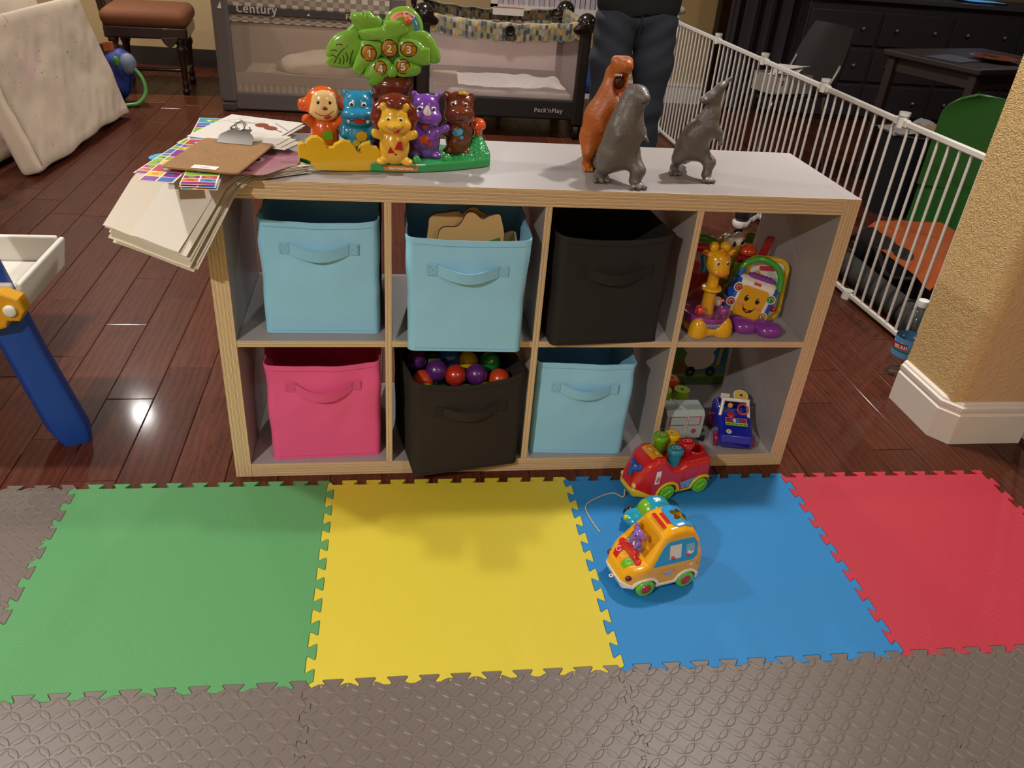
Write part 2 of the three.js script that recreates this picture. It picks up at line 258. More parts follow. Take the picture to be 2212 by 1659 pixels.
{
  const grey = mat(0x655a53, 0.42, {}), P = [];
  const lens = (cx, cz, a) => { const L = 0.0165, W = 0.0066, h = 0.0013, o = [], n = 8; for (let k = 0; k < n; k++) { const t = k / n * 2 * PI, x = Math.cos(t) * L, z = Math.sin(t) * W * (1 - 0.25 * Math.abs(Math.cos(t))); o.push([x, z]); }
    const rot = (x, z) => [cx + x * Math.cos(a) - z * Math.sin(a), cz + x * Math.sin(a) + z * Math.cos(a)];
    const v = (x, y, z) => { const q = rot(x, z); return [q[0], y, q[1]]; };
    for (let k = 0; k < n; k++) { const A = o[k], C = o[(k + 1) % n], s = 0.78; P.push(...v(A[0], 0, A[1]), ...v(C[0] * s, h, C[1] * s), ...v(C[0], 0, C[1]), ...v(A[0], 0, A[1]), ...v(A[0] * s, h, A[1] * s), ...v(C[0] * s, h, C[1] * s), ...v(0, h * 1.15, 0), ...v(C[0] * s, h, C[1] * s), ...v(A[0] * s, h, A[1] * s)); } };
  const n = 25, q = MP / n; for (let j = 0; j < n; j++) for (let i = 0; i < n; i++) { const x = (i + 0.5) * q, z = -(j + 0.5) * q; lens(x, z, (i + j) % 2 ? 0.72 : -0.72); }
  const tg = new THREE.BufferGeometry(); tg.setAttribute('position', new THREE.Float32BufferAttribute(P, 3)); tg.computeVertexNormals();
  const where = { '-1,1': 'below the green mat', '0,1': 'below the yellow mat', '1,1': 'below the blue mat', '2,1': 'below the red mat', '-2,0': 'left of the green mat', '-2,1': 'at the lower left corner of the picture' };
  for (const k of Object.keys(where)) { const [c, r] = k.split(',').map(Number); const t = thing('tread_mat', 'dark grey foam mat with raised tread pattern ' + where[k], 'foam mat', [0, 0, 0], 0, 'grey tread mats');
    obj('mat_body', matGeo, grey, t); const e = obj('tread', tg, grey, t); e.position.y = 0.0114; e.userData.kind = 'stuff'; placeMat(t, c, r); }
}
// ---------------------------------------------------------------- cube shelf
const laminate = mat(0x9c9593, 0.42, { bumpMap: scrape, bumpScale: 0.0001 });
const plyTex = dtex(256, 128, (u, v) => { const w = v + 0.006 * wrapN(u, v, 3, 4); let k = 1; const y = w * 13; const f = y - Math.floor(y); const dark = f < 0.14 ? 1 : f < 0.2 ? 0.5 : 0; const tone = [0.95, 1, 0.88, 1.02, 0.92][Math.floor(((y % 5) + 5) % 5)]; k = tone * (1 - 0.5 * dark * (0.7 + 0.6 * wrapN(u, v, 8, 9))) + 0.08 * wrapN((u * 2) % 1, v, 30, 6); return [0.86 * k, 0.74 * k, 0.57 * k]; }, true);
const plyMat = mat(0xffffff, 0.5, { map: plyTex });
const shelf = thing('cube_shelf', 'grey laminate cube shelf with eight openings and striped plywood edges', 'shelf');
function board(name, x0, y0, x1, y1, alongX, lab) {
  const w = x1 - x0, h = y1 - y0, e = 0.0012, cx = (x0 + x1) / 2, cyy = (y0 + y1) / 2;
  const b = obj(name, rb(w - 0.0004, h - 0.0004, SD - e, 0.001, [cx, cyy, -(SD + e) / 2], undefined, 1), laminate, shelf);
  const g = rb(w - 0.0002, h - 0.0002, e * 2, 0.0008, [cx, cyy, -e], undefined, 1);
  const th = alongX ? h : w; reuv(g, (x, y) => alongX ? [x * 1.3 + y0 * 3.1, (y - y0) / th * (th > 0.03 ? 0.94 : 0.42) + 0.02] : [y * 1.3 + x0 * 1.7, (x - x0) / th * (th > 0.03 ? 0.94 : 0.42) + 0.02]);
  obj('edge_band', g, plyMat, b).userData.label = 'striped plywood front edge'; return b;
}
const TT = 0.0392, CW = 0.335, DV = 0.016;
board('side_panel', 0, 0, TT, T0, false); board('side_panel', SW - TT, 0, SW, T0, false);
board('top_panel', TT, T0 - TT, SW - TT, T0, true); board('bottom_panel', TT, 0, SW - TT, TT, true);
for (let i = 1; i < 4; i++) { const x = TT + i * CW + (i - 1) * DV; board('divider', x, TT, x + DV, T0 - TT, false); }
for (let i = 0; i < 4; i++) { const x = TT + i * (CW + DV); board('shelf_board', x, M0 - DV, x + CW, M0, true); }
// ---------------------------------------------------------------- fabric bins
const fabTex = dtex(128, 128, (u, v) => 0.5 + 0.35 * wrapN(u, v, 40, 1) + 0.2 * wrapN(u, v, 16, 2), false, [5, 5]);
const fab = c => mat(c, 0.85, { bumpMap: fabTex, bumpScale: 0.0005, sheen: 0.25, sheenRoughness: 0.6 });
function bin(c, L, Rr, y, o, label) {
  const w = Math.hypot(Rr[0] - L[0], Rr[1] - L[1]), d = 0.268, h = o.h || 0.276, turn = Math.atan2(-(Rr[1] - L[1]), Rr[0] - L[0]);
  const t = thing('storage_bin', label, 'bin', [(L[0] + Rr[0]) / 2, y, (L[1] + Rr[1]) / 2], turn, 'fabric storage bins');
  const m = fab(c), md = fab(hex(c).multiplyScalar(0.82).getHex()), rad = 0.016, hw = w / 2;
  // perimeter of a rounded square, front centre at z=0
  const per = []; const NC = 5, side = (a, b, n) => { for (let i = 0; i < n; i++) per.push([mix(a[0], b[0], i / n), mix(a[1], b[1], i / n)]); };
  side([-hw + rad, 0], [hw - rad, 0], 18); for (let i = 0; i < NC; i++) { const a = PI / 2 - i / NC * PI / 2; per.push([hw - rad + Math.cos(a) * rad, -rad + Math.sin(a) * rad]); }
  side([hw, -rad], [hw, -d + rad], 10); for (let i = 0; i < NC; i++) { const a = -i / NC * PI / 2; per.push([hw - rad + Math.cos(a) * rad, -d + rad + Math.sin(a) * rad]); }
  side([hw - rad, -d], [-hw + rad, -d], 12); for (let i = 0; i < NC; i++) { const a = -PI / 2 - i / NC * PI / 2; per.push([-hw + rad + Math.cos(a) * rad, -d + rad + Math.sin(a) * rad]); }
  side([-hw, -d + rad], [-hw, -rad], 10); for (let i = 0; i < NC; i++) { const a = -PI - i / NC * PI / 2; per.push([-hw + rad + Math.cos(a) * rad, -rad + Math.sin(a) * rad]); }
  const n = per.length, sagF = o.sag ?? 0.008, spread = o.spread ?? 0.004, sd = o.seed || 1, bow = o.bow ?? 0.006;
  const pos = (k, v, inn) => { const q = per[k % n]; let [x, z] = q; const fx = x / hw, front = z > -0.03 ? 1 : 0, mid = 1 - fx * fx;
    const cx = 0, cz = -d / 2, l = Math.hypot(x - cx, z - cz), nx = (x - cx) / l, nz = (z - cz) / l;
    let yy = v * h - sstep(0.6, 1, v) * (front ? sagF * Math.max(0, mid) : (z < -d + 0.03 ? 0.004 * mid : 0.004));
    const wob = (noise.noise(x * 14 + sd, v * 3.1, z * 14) * 0.006 + noise.noise(x * 30 + sd, v * 7, z * 30 + 4) * 0.0016) * sstep(0.05, 0.5, v) * (1 - 0.0 * v);
    const push = spread * v * v + wob; x += nx * push; z += nz * push; if (front) z += bow * mid * Math.sin(v * PI * 0.9) * (v > 0.8 ? 1 - (v - 0.8) * 1.5 : 1);
    z += -(o.lean ?? 0.006) * v * front;
    const th = inn ? 0.0032 : 0; return [x - nx * th, yy, z - nz * th]; };
  t.userData.rim = null;
  const grid = (inn, v0, v1, nv) => sheet((u, v) => pos(Math.round(u * n), mix(v0, v1, v), inn), n, nv, [w * 4, h]);
  const inner = grid(true, 0.015, 1, 14); const ii = inner.index.array; for (let i = 0; i < ii.length; i += 3) { const k = ii[i]; ii[i] = ii[i + 1]; ii[i + 1] = k; } inner.computeVertexNormals();
  const rim = sheet((u, v) => pos(Math.round(u * n), 1, v > 0.5), n, 1);
  const bot = [], bp = []; for (let k = 0; k < n; k++) bp.push(pos(k, 0, false)); for (let k = 0; k < n; k++) bot.push(0, 0.0006, -d / 2, ...bp[(k + 1) % n], ...bp[k], 0, 0.004, -d / 2, bp[k][0], 0.004, bp[k][2], bp[(k + 1) % n][0], 0.004, bp[(k + 1) % n][2]);
  const bg = new THREE.BufferGeometry(); bg.setAttribute('position', new THREE.Float32BufferAttribute(bot, 3)); bg.computeVertexNormals();
  obj('body', [grid(false, 0, 1, 16), inner, rim, bg], m, t);
  // sewn edge tape round rim and foot
  const tape = (v0, v1, out) => thickBand(k => v => { const q = pos(k, v, false), c0 = [0, 0, -d / 2], l = Math.hypot(q[0], q[2] - c0[2]); return [q[0] + q[0] / l * out, q[1] + (v > 0.99 ? 0.0012 : 0), q[2] + (q[2] - c0[2]) / l * out]; }, n, v0, v1);
  function thickBand(f, n, v0, v1) { return sheet((u, v) => f(Math.round(u * n))(mix(v0, v1, v)), n, 2, [w * 4, 0.02]); }
  obj('rim_tape', tape(0.957, 1.0, 0.0009), o.tape || m, t); obj('foot_tape', tape(0.002, 0.022, 0.0009), o.tape || m, t);
  // stitches along the tape
  const st = tube(Array.from({ length: 19 }, (_, k) => { const q = pos(k, 0.952, false); return [q[0], q[1], q[2] + 0.0006]; }), 0.0005, 60, 4), st2 = tube(Array.from({ length: 19 }, (_, k) => { const q = pos(k, 0.03, false); return [q[0], q[1], q[2] + 0.0006]; }), 0.0005, 60, 4);
  obj('stitching', [st, st2], md, t);
  // handle strap
  const hy = o.hy ?? 0.202, hx = o.hx ?? 0, hl = 0.066, at = x => { const k = Math.round((x + hw - rad) / (w - 2 * rad) * 18); return pos(clamp(k, 0, 18), hy / h, false); };
  const pa = at(hx - hl), pb = at(hx + hl), droop = o.droop ?? 0.012, tilt = o.tilt ?? 0;
  const strap = thick((u, v) => { const s = Math.sin(u * PI), sk = o.skew ? Math.pow(s, 0.8) : s; const x = mix(pa[0], pb[0], u); const zz = mix(pa[2], pb[2], u) + 0.0025 + 0.02 * s; return [x, hy + 0.012 - v * 0.026 - droop * sk + tilt * (u - 0.5) * 0.02, zz - v * 0.003 * s]; }, 24, 3, 0.0016);
  const hd = obj('handle', strap, m, t);
  for (const [q, sx] of [[pa, -1], [pb, 1]]) { const px = q[0] + sx * 0.011, g = rb(0.024, 0.027, 0.0022, 0.001, [px, hy - 0.001, q[2] + 0.0016 - (Math.abs(px) > hw - 0.05 ? 0.001 : 0)]); const pt = obj('handle_patch', g, m, hd);
    const z = q[2] + 0.003; pt.userData.x = undefined; obj('patch_stitching', [0, 1, 2, 3, 4, 5].map(k => { const a = 0.0095, c = [[[-a, -a], [a, -a]], [[a, -a], [a, a]], [[a, a], [-a, a]], [[-a, a], [-a, -a]], [[-a, -a], [a, a]], [[-a, a], [a, -a]]][k]; return bar([px + c[0][0], hy - 0.001 + c[0][1], z], [px + c[1][0], hy - 0.001 + c[1][1], z], 0.0004, 0.0004, 4); }), md, hd); }
  return t;
}
const CB = 0x8ec8e4;
bin(CB, [0.099, -0.0402], [0.3625, -0.0375], M0, { seed: 1, sag: 0.008, hy: 0.212, spread: -0.001 }, 'light blue fabric bin in the top left cube, nothing showing inside');
bin(CB, [0.425, 0.0445], [0.6875, 0.0525], M0, { seed: 5, sag: 0.004, spread: 0.008, hy: 0.206 }, 'light blue fabric bin pulled forward, holding cardboard cutouts');
bin(0x1d1a18, [0.7663, 0.0224], [1.0368, -0.001], M0, { seed: 9, sag: 0.012, spread: 0.004, hy: 0.19 }, 'empty black fabric bin in the upper row');
bin(0xe0568a, [0.0906, -0.0175], [0.3606, -0.0303], B0, { seed: 13, sag: 0.008, droop: 0.022, skew: 1, tilt: 0.2, hy: 0.215 }, 'pink fabric bin in the bottom left cube');
bin(0x231c17, [0.444, 0.0662], [0.7127, 0.0179], B0, { seed: 17, sag: 0.022, spread: 0.006, hy: 0.19 }, 'black fabric bin full of plastic balls, pulled out askew');
bin(CB, [0.7505, -0.0278], [1.0041, -0.0133], B0, { seed: 21, sag: 0.002, hy: 0.208 }, 'light blue fabric bin in the lower row beside the toy cars');
// ---------------------------------------------------------------- bowling toy on the shelf top
const blackP = plas(0x0c0a09), whiteP = plas(0xe8e2d6), redP = plas(0xb51a1c), brownP = plas(0x5c2413);
const smoothSpline = (pts, k = 3) => { const c = new THREE.CatmullRomCurve3(pts.map(p => V(p[0], p[1], 0)), true, 'centripetal'); return c.getPoints(pts.length * k).map(p => [p.x, p.y]).slice(0, -1); };
const leafShape = pts => shp(smoothSpline(pts));
{
  const t = thing('bowling_toy', 'plastic bowling toy stand with green palm tree, number buttons and yellow fence', 'toy', [0.3867, T0, -0.2]);
  const green = plas(0x76b23a), baseG = plas(0x2a9650), amber = mat(0xb57c10, 0.25, { clearcoat: 0.8 }), dark = plas(0x2a1a08);
  // crescent base: front edge bows towards the viewer
  const fp = []; for (let i = 0; i <= 20; i++) { const x = mix(-0.195, 0.225, i / 20), c = (x - 0.01) / 0.21; fp.push([x, -(0.112 - 0.055 * c * c - 0.06 * Math.max(0, x - 0.02))]); }
  const bp2 = [[0.225, 0.0], [0.2, 0.045], [0.1, 0.06], [-0.08, 0.06], [-0.17, 0.03], [-0.195, -0.03]];
  obj('base', tr(ex(shp([...fp, ...bp2]), 0.012, 0.004), [0, 0.0042, 0], [-PI / 2, 0, 0]), baseG, t);
  obj('left_foot', rb(0.042, 0.03, 0.04, 0.01, [-0.178, 0.016, 0.055]), baseG, t);
  const hill = union(0.02, dEll([0.198, 0.012, 0.012], [0.03, 0.03, 0.03]), dEll([0.203, 0.03, 0.004], [0.018, 0.034, 0.02]), dEll([0.212, 0.014, 0.028], [0.016, 0.02, 0.018]), dEll([0.17, 0.012, 0.02], [0.016, 0.014, 0.016]));
  obj('hill', net((x, y, z) => Math.max(hill(x, y, z) + 0.0016 * Math.sin(x * 420) * Math.sin(y * 380) * Math.sin(z * 400), -y + 0.0005), [0.13, 0, -0.04], [0.245, 0.075, 0.06], 0.0026), baseG, t);
  const mu = obj('mushroom', la([[0, 0], [0.0095, 0], [0.0095, 0.012], [0.012, 0.0135], [0.0165, 0.017], [0.017, 0.022], [0.0155, 0.029], [0.01, 0.036], [0, 0.0385]], [0.203, 0.061, 0.002]), plas(0xd8521a), t);
  obj('sprout', [[0.058, 0.1], [0.128, 0.077], [0.118, 0.06]].map(([x, z], i) => net(union(0.006, dEll([x, 0.024, z], [0.009, 0.012, 0.007]), dEll([x + 0.006, 0.02, z], [0.007, 0.008, 0.006])), [x - 0.018, 0.008, z - 0.014], [x + 0.02, 0.042, z + 0.014], 0.002)), plas(0x2c9a4c, { transmission: 0 }), t);
  // trunk in stacked rings
  const tp = [[0.06, 0.016], [0.056, 0.04]]; let yy = 0.04; for (let k = 0; k < 5; k++) { const r0 = 0.053 - k * 0.0022; tp.push([r0, yy], [r0 + 0.0035, yy + 0.018], [r0 + 0.001, yy + 0.0245], [r0 - 0.003, yy + 0.025]); yy += 0.026; } tp.push([0.04, yy + 0.01], [0, yy + 0.01]);
  obj('trunk', la(tp, [0.006, 0, -0.005], [0, 0, 0], 40).scale(0.95, 1, 0.62), plas(0x6a2d18), t);
  const LF = {
    A: [[-.0806,.2924],[-.0792,.3],[-.0664,.3035],[-.0572,.3028],[-.0515,.2984],[-.049,.3061],[-.0386,.3061],[-.0283,.2976],[-.0224,.299],[-.0132,.2887],[-.0145,.2766],[-.0499,.2658],[-.0638,.2683],[-.0752,.2808]],
    B: [[-.1316,.2324],[-.1229,.2462],[-.1132,.2556],[-.0966,.2642],[-.0755,.2687],[-.0639,.265],[-.0596,.252],[-.0455,.2505],[-.0531,.2255],[-.075,.2039],[-.0849,.1908],[-.1039,.1898],[-.1252,.1922],[-.1354,.2008],[-.1303,.2101],[-.1347,.2166]],
    D: [[-.0638,.2683],[-.0144,.281],[-.0097,.29],[.0115,.2934],[.035,.2904],[.0422,.2732],[.0233,.2588],[.0209,.2317],[-.0031,.2168],[-.0174,.2274],[-.0171,.2499],[-.0548,.2522]],
    F: [[.0351,.275],[.0565,.2774],[.0852,.2712],[.1026,.2498],[.1117,.2275],[.1108,.2159],[.1011,.2108],[.0889,.2125],[.0859,.2398],[.0639,.2544],[.0399,.2598]],
    C: [[-.0777,.19],[-.075,.2039],[-.0624,.2317],[-.0573,.2488],[-.036,.2511],[-.0148,.2478],[-.015,.2275],[-.0344,.206],[-.0514,.1914],[-.0625,.1781],[-.0731,.1834]],
    G: [[.0209,.252],[.0399,.2598],[.0639,.2555],[.0761,.246],[.087,.2433],[.0886,.2263],[.0877,.2101],[.0719,.207],[.0524,.2106],[.0233,.2228]],
    H: [[-.0541,.1774],[-.0514,.1914],[-.0343,.2106],[-.0127,.2186],[.0017,.2148],[.0088,.1991],[-.0034,.1799],[-.018,.1652],[-.0351,.1585],[-.0471,.1637],[-.0434,.1709]],
    I: [[.0113,.213],[.0233,.2228],[.0475,.2126],[.0695,.2046],[.0672,.1905],[.0429,.1823],[.0234,.1813],[.0137,.1878]],
    J: [[-.0033,.1939],[.0065,.2082],[.0185,.2019],[.0173,.1833],[.0064,.1793],[-.0033,.1823]] };
  const LZ = { A: -0.004, B: -0.006, D: 0.004, F: 0.0, C: 0.008, G: 0.009, H: 0.012, I: 0.012, J: 0.014 };
  for (const k of Object.keys(LF)) { // domed leaf: outline swept in to a raised middle
    const o = smoothSpline(LF[k], 4), cx = o.reduce((s, p) => s + p[0], 0) / o.length, cyy = o.reduce((s, p) => s + p[1], 0) / o.length, n = o.length;
    const g = sheet((u, v) => { const p = o[Math.round(u * n) % n], s = v < 0.15 ? 1 : Math.cos((v - 0.15) / 0.85 * PI / 2), h = v < 0.15 ? -0.014 + v / 0.15 * 0.014 : 0.010 * Math.pow(Math.sin((v - 0.15) / 0.85 * PI / 2), 0.7); return [cx + (p[0] - cx) * s, cyy + (p[1] - cyy) * s, LZ[k] + h]; }, n, 9);
    obj('leaf', g, green, t);
  }
  obj('canopy_back', tr(ex(leafShape([[-0.11, 0.215], [-0.07, 0.28], [0.0, 0.285], [0.07, 0.27], [0.09, 0.225], [0.05, 0.195], [-0.03, 0.175], [-0.08, 0.195]]), 0.014, 0.004), [0, 0, -0.024]), green, t);
  // leaf vein slots on the left leaf
  obj('speaker_slots', [[[-0.117, 0.200], [-0.105, 0.222], [-0.088, 0.238]], [[-0.112, 0.238], [-0.104, 0.24], [-0.098, 0.238]], [[-0.124, 0.226], [-0.117, 0.228], [-0.11, 0.226]], [[-0.126, 0.216], [-0.119, 0.217], [-0.113, 0.214]], [[-0.106, 0.2], [-0.104, 0.208], [-0.105, 0.212]], [[-0.098, 0.2], [-0.096, 0.21], [-0.098, 0.218]], [[-0.091, 0.206], [-0.088, 0.214], [-0.092, 0.224]], [[-0.084, 0.2], [-0.081, 0.216], [-0.076, 0.23]]].map(p => tube(p.map(q => { const d = Math.hypot((q[0] + 0.095) / 0.045, (q[1] - 0.227) / 0.04); return [q[0], q[1], -0.006 + 0.0101 * Math.pow(Math.max(0, 1 - d * d * 0.9), 0.35)]; }), 0.0011, 14, 6)), plas(0x17330c), t);
  // number buttons
  for (const [n, x, y, rx, ry] of [['1', -0.0428, 0.2276, 0.0165, 0.0165], ['2', 0.0011, 0.239, 0.0175, 0.018], ['3', 0.042, 0.2397, 0.0182, 0.015], ['4', -0.0184, 0.1986, 0.0135, 0.0155], ['5', 0.0301, 0.2048, 0.0145, 0.0155]]) {
    const z = { 1: 0.017, 2: 0.0135, 3: 0.0185, 4: 0.0205, 5: 0.0205 }[n];
    const b = obj('button', tr(la([[0, 0.0026], [0.55, 0.0022], [0.85, 0.0012], [0.93, 0], [0.93, -0.009], [0, -0.009]], undefined, [PI / 2, 0, 0]), [x, y, z], undefined, [1, 1, 1]).translate(-x, -y, 0).scale(rx, ry, 1).translate(x, y, 0), amber, t); b.userData.label = 'amber button ' + n;
    obj('button_rim', tr(new THREE.TorusGeometry(1, 0.09, 6, 32).scale(rx * 0.95, ry * 0.95, 0.012), [x, y, z]), dark, b);
    const ribs = []; for (let k = -4; k <= 4; k++) { const q = k / 5, L = Math.sqrt(1 - q * q) * 0.85; ribs.push(bar([x + (q * 0.7 - L * 0.5) * rx, y + (q * 0.7 + L * 0.2) * ry - 0.0008, z + 0.0021], [x + (q * 0.7 + L * 0.5) * rx, y + (q * 0.7 + L * 0.6) * ry * 0.8 - 0.002, z + 0.0018], 0.0005, 0.0005, 4)); } obj('ribs', ribs, mat(0x7a4e08, 0.3), b);
    obj('numeral_outline', text(n, 0.0165, 0.0012, [x, y, z + 0.0022]).translate(-x, -y, 0).scale(1.16, 1.1, 1).translate(x, y, 0), plas(0x2a2018), b); obj('numeral', text(n, 0.0155, 0.0024, [x, y, z + 0.0022]), whiteP, b).userData.label = 'white numeral ' + n;
  }
  // dial with sticker and orange switch
  const dial = obj('dial', tr(new THREE.SphereGeometry(0.0425, 32, 20), [0.0315, 0.2785, -0.008], undefined, [1, 1, 0.36]), green, t);
  const dt = ctex(256, 160, (x, w, h) => { x.fillStyle = '#e39a5a'; x.fillRect(0, 0, w, h); x.fillStyle = '#e8b8b8'; x.fillRect(w * 0.36, 0, w * 0.3, h); x.fillStyle = '#2b7fb5'; x.fillRect(w * 0.64, 0, w, h); x.fillStyle = '#2a1a10'; x.font = 'bold 44px sans-serif'; x.textAlign = 'center'; x.save(); x.translate(56, 84); x.rotate(0); x.fillText('OFF', 0, 14); x.restore(); x.fillStyle = '#6b3018'; x.beginPath(); x.arc(132, 70, 30, 0, 7); x.fill(); x.fillStyle = '#e0a050'; x.beginPath(); x.arc(132, 76, 18, 0, 7); x.fill(); x.fillStyle = '#f0e060'; x.beginPath(); x.arc(196, 70, 16, 0, 7); x.fill(); x.fillStyle = '#d84040'; x.fillRect(222, 60, 12, 40); });
  const dz = (x, y) => -0.008 + 0.36 * Math.sqrt(Math.max(0, 0.0425 ** 2 - x * x - y * y)) + 0.0006;
  obj('dial_sticker', sheet((u, v) => { const a = PI * (0.83 - 0.9 * u), r = mix(0.023, 0.035, v), x = Math.cos(a) * r, y = Math.sin(a) * r; return [0.0315 + x, 0.2785 + y, dz(x, y)]; }, 24, 3), mat(0xffffff, 0.4, { map: dt }), dial).userData.label = 'printed dial marked OFF';
  obj('dial_switch', net(dEll([0.0395, 0.2945, 0.007], [0.0075, 0.009, 0.008]), [0.03, 0.283, -0.003], [0.049, 0.306, 0.017], 0.0015), plas(0xc9571a), dial);
  // yellow fence in front on the left
  const fo = [[-.0918,.0579],[-.0846,.0617],[-.0769,.0562],[-.074,.0657],[-.0644,.0731],[-.0528,.074],[-.0427,.0669],[-.0351,.0555],[-.0342,.0508],[-.0201,.0513],[-.0164,.0574],[-.0009,.0651],[.0154,.0634],[.0245,.0531],[.029,.0425],[.0384,.0392],[.0363,.0511],[.0436,.0586],[.0578,.0627],[.0588,.0544],[.0719,.0513],[.0836,.0385],[.0847,.024],[.0803,.003],[.0229,.0015],[-.0247,.003],[-.06,.006],[-.0679,.0117],[-.0672,.0228],[-.0797,.0286],[-.0923,.0317]];
  const yel = plas(0xdfb424), F = obj('fence', tr(ex(shp(fo), 0.006, 0.0015), [-0.1, 0, 0.108], [0, 0.16, 0]), yel, t);
  const rim = new THREE.Shape(fo.map(p => V2(...p))); const cxf = -0.005, cyf = 0.03; const inn = fo.map(p => { const l = Math.hypot(p[0] - cxf, p[1] - cyf); return [p[0] - (p[0] - cxf) / l * 0.005, p[1] - (p[1] - cyf) / l * 0.005]; }); rim.holes.push(new THREE.Path(inn.map(p => V2(...p)).reverse()));
  obj('fence_rim', tr(ex(rim, 0.0055, 0.0008, { bevelOffset: -0.0006 }), [-0.1, 0, 0.108], [0, 0.16, 0]).translate(0.0013, 0, 0.0075), yel, F);
  const arch = new THREE.Shape(); arch.moveTo(0.026, 0.008); arch.lineTo(0.026, 0.026); arch.absarc(0.033, 0.026, 0.007, PI, 0, true); arch.lineTo(0.04, 0.008); const rel = [ex(arch, 0.003, 0.0008), ex(circ(-0.052, 0.048, 0.011), 0.0025, 0.0008), ex(rrect(-0.02, 0.014, 0.026, 0.02, 0.003), 0.003, 0.0008), ex(circ(0.003, 0.045, 0.009), 0.0025, 0.0008), ex(circ(0.062, 0.03, 0.01), 0.0025, 0.0008), ex(rrect(-0.058, 0.016, 0.02, 0.016, 0.004), 0.0025, 0.0008), ex(circ(-0.046, 0.03, 0.006), 0.0025, 0.0008)];
  obj('fence_relief', rel.map(g => tr(g, [-0.1, 0, 0.108], [0, 0.16, 0]).translate(0.0012, 0, 0.0073)), yel, F);
  const nt = ctex(512, 48, (x, w, h) => { x.fillStyle = '#c57a35'; x.fillRect(0, 0, w, h); x.fillStyle = '#f3ead8'; x.font = 'bold 34px sans-serif'; x.textAlign = 'center'; x.fillText('Smart Friends Bowling', w / 2, 36); });
  const frontZ = x => { const c = (x - 0.01) / 0.21; return 0.112 - 0.055 * c * c - 0.06 * Math.max(0, x - 0.02) + 0.0044; };
  obj('name_sticker', sheet((u, v) => { const x = mix(-0.012, 0.062, u); return [x, mix(0.0045, 0.0155, v), frontZ(x)]; }, 12, 1), mat(0xffffff, 0.4, { map: nt }), t).userData.label = 'orange sticker reading Smart Friends Bowling';
}
// ---- animal pins
function pin(label, pos, turn, bodyMat, sdf, extras, box = [[-0.05, 0, -0.04], [0.05, 0.15, 0.05]]) {
  const t = thing('bowling_pin', label, 'toy', pos, turn, 'animal bowling pins');
  obj('body', net((x, y, z) => Math.max(sdf(x, y, z), -y), box[0].map((v, i) => v - (i === 1 ? 0.004 : 0)), box[1], 0.0021), bodyMat, t);
  for (const [n, g, m] of extras) obj(n, g, m, t); t.scale.set(1.13, 1, 1.08); return t;
}
const eyes = (x, y, z, r = 0.0042, px = 0) => [['eye', sp(r, [-x, y, z], [1, 1.1, 0.5]), whiteP], ['eye', sp(r, [x, y, z], [1, 1.1, 0.5]), whiteP], ['pupil', sp(r * 0.62, [-x + px, y - 0.0003, z + r * 0.36], [1, 1.1, 0.5]), blackP], ['pupil', sp(r * 0.62, [x + px, y - 0.0003, z + r * 0.36], [1, 1.1, 0.5]), blackP]];
const PB = T0 + 0.0205, skinC = plas(0xe2c083);
const dsk = (pts, x, y, z, m, n, th = 0.0012, tilt = 0) => [n, tr(ex(shp(pts), th, 0.0003), [x, y, z], [tilt, 0, 0]), m];
const poly = (n, r, a0 = 0, sx = 1) => Array.from({ length: n }, (_, i) => [Math.cos(a0 + i / n * 2 * PI) * r * sx, Math.sin(a0 + i / n * 2 * PI) * r]);
const bodyE = dEll([0, 0.036, 0], [0.0275, 0.043, 0.024]);
// monkey
pin('orange monkey pin with a cream face and green belly patch', [0.246, PB, -0.165], 0.1, plas(0xd95a16), union(0.007, bodyE, dEll([-0.001, 0.102, -0.003], [0.034, 0.036, 0.026]), dCap([-0.024, 0.062, 0.008], [-0.033, 0.073, 0.014], 0.009, 0.0095), dCap([0.024, 0.062, 0.008], [0.033, 0.072, 0.014], 0.009, 0.0095), dEll([-0.038, 0.099, 0], [0.0125, 0.014, 0.006]), dEll([0.037, 0.101, 0], [0.0125, 0.014, 0.006])), [
  ['face', net(union(0.014, dEll([0.0, 0.113, 0.012], [0.023, 0.02, 0.015]), dEll([0.0, 0.09, 0.014], [0.028, 0.021, 0.017])), [-0.033, 0.062, -0.006], [0.033, 0.137, 0.036], 0.0022), skinC], ['nose', sp(0.0046, [0.001, 0.099, 0.0305], [1.1, 0.85, 0.7]), plas(0x7a2415)], ...[-0.0105, 0.0105].map(x => ['eye', sp(0.0036, [x, 0.1095, 0.0265], [0.9, 1.15, 0.5]), blackP]),
  ['mouth', tube([[-0.018, 0.0905, 0.0275], [-0.008, 0.085, 0.0312], [0.006, 0.086, 0.0312], [0.017, 0.0935, 0.028]], 0.0009, 20, 5), plas(0x8a5c2c)], ['tongue', sp(0.0062, [0.005, 0.0815, 0.0288], [1.1, 0.8, 0.5], [0, 0, 0.3]), redP],
  ['patch', ...[tr(ex(rrect(-0.0095, -0.0095, 0.019, 0.019, 0.003), 0.001, 0.0003), [0.004, 0.04, 0.0236], [0, 0.12, 0.05])], plas(0x6aa422)], ...[-1, 1].map(q => ['hand', net(union(0.004, ...[0, 1, 2].map(k => dEll([q * (0.032 + 0.003 * k), 0.079 - k * 0.004, 0.019], [0.005, 0.005, 0.005]))), [q * 0.036 - 0.014, 0.06, 0.008], [q * 0.036 + 0.014, 0.09, 0.028], 0.0018), plas(0xd95a16)])]);
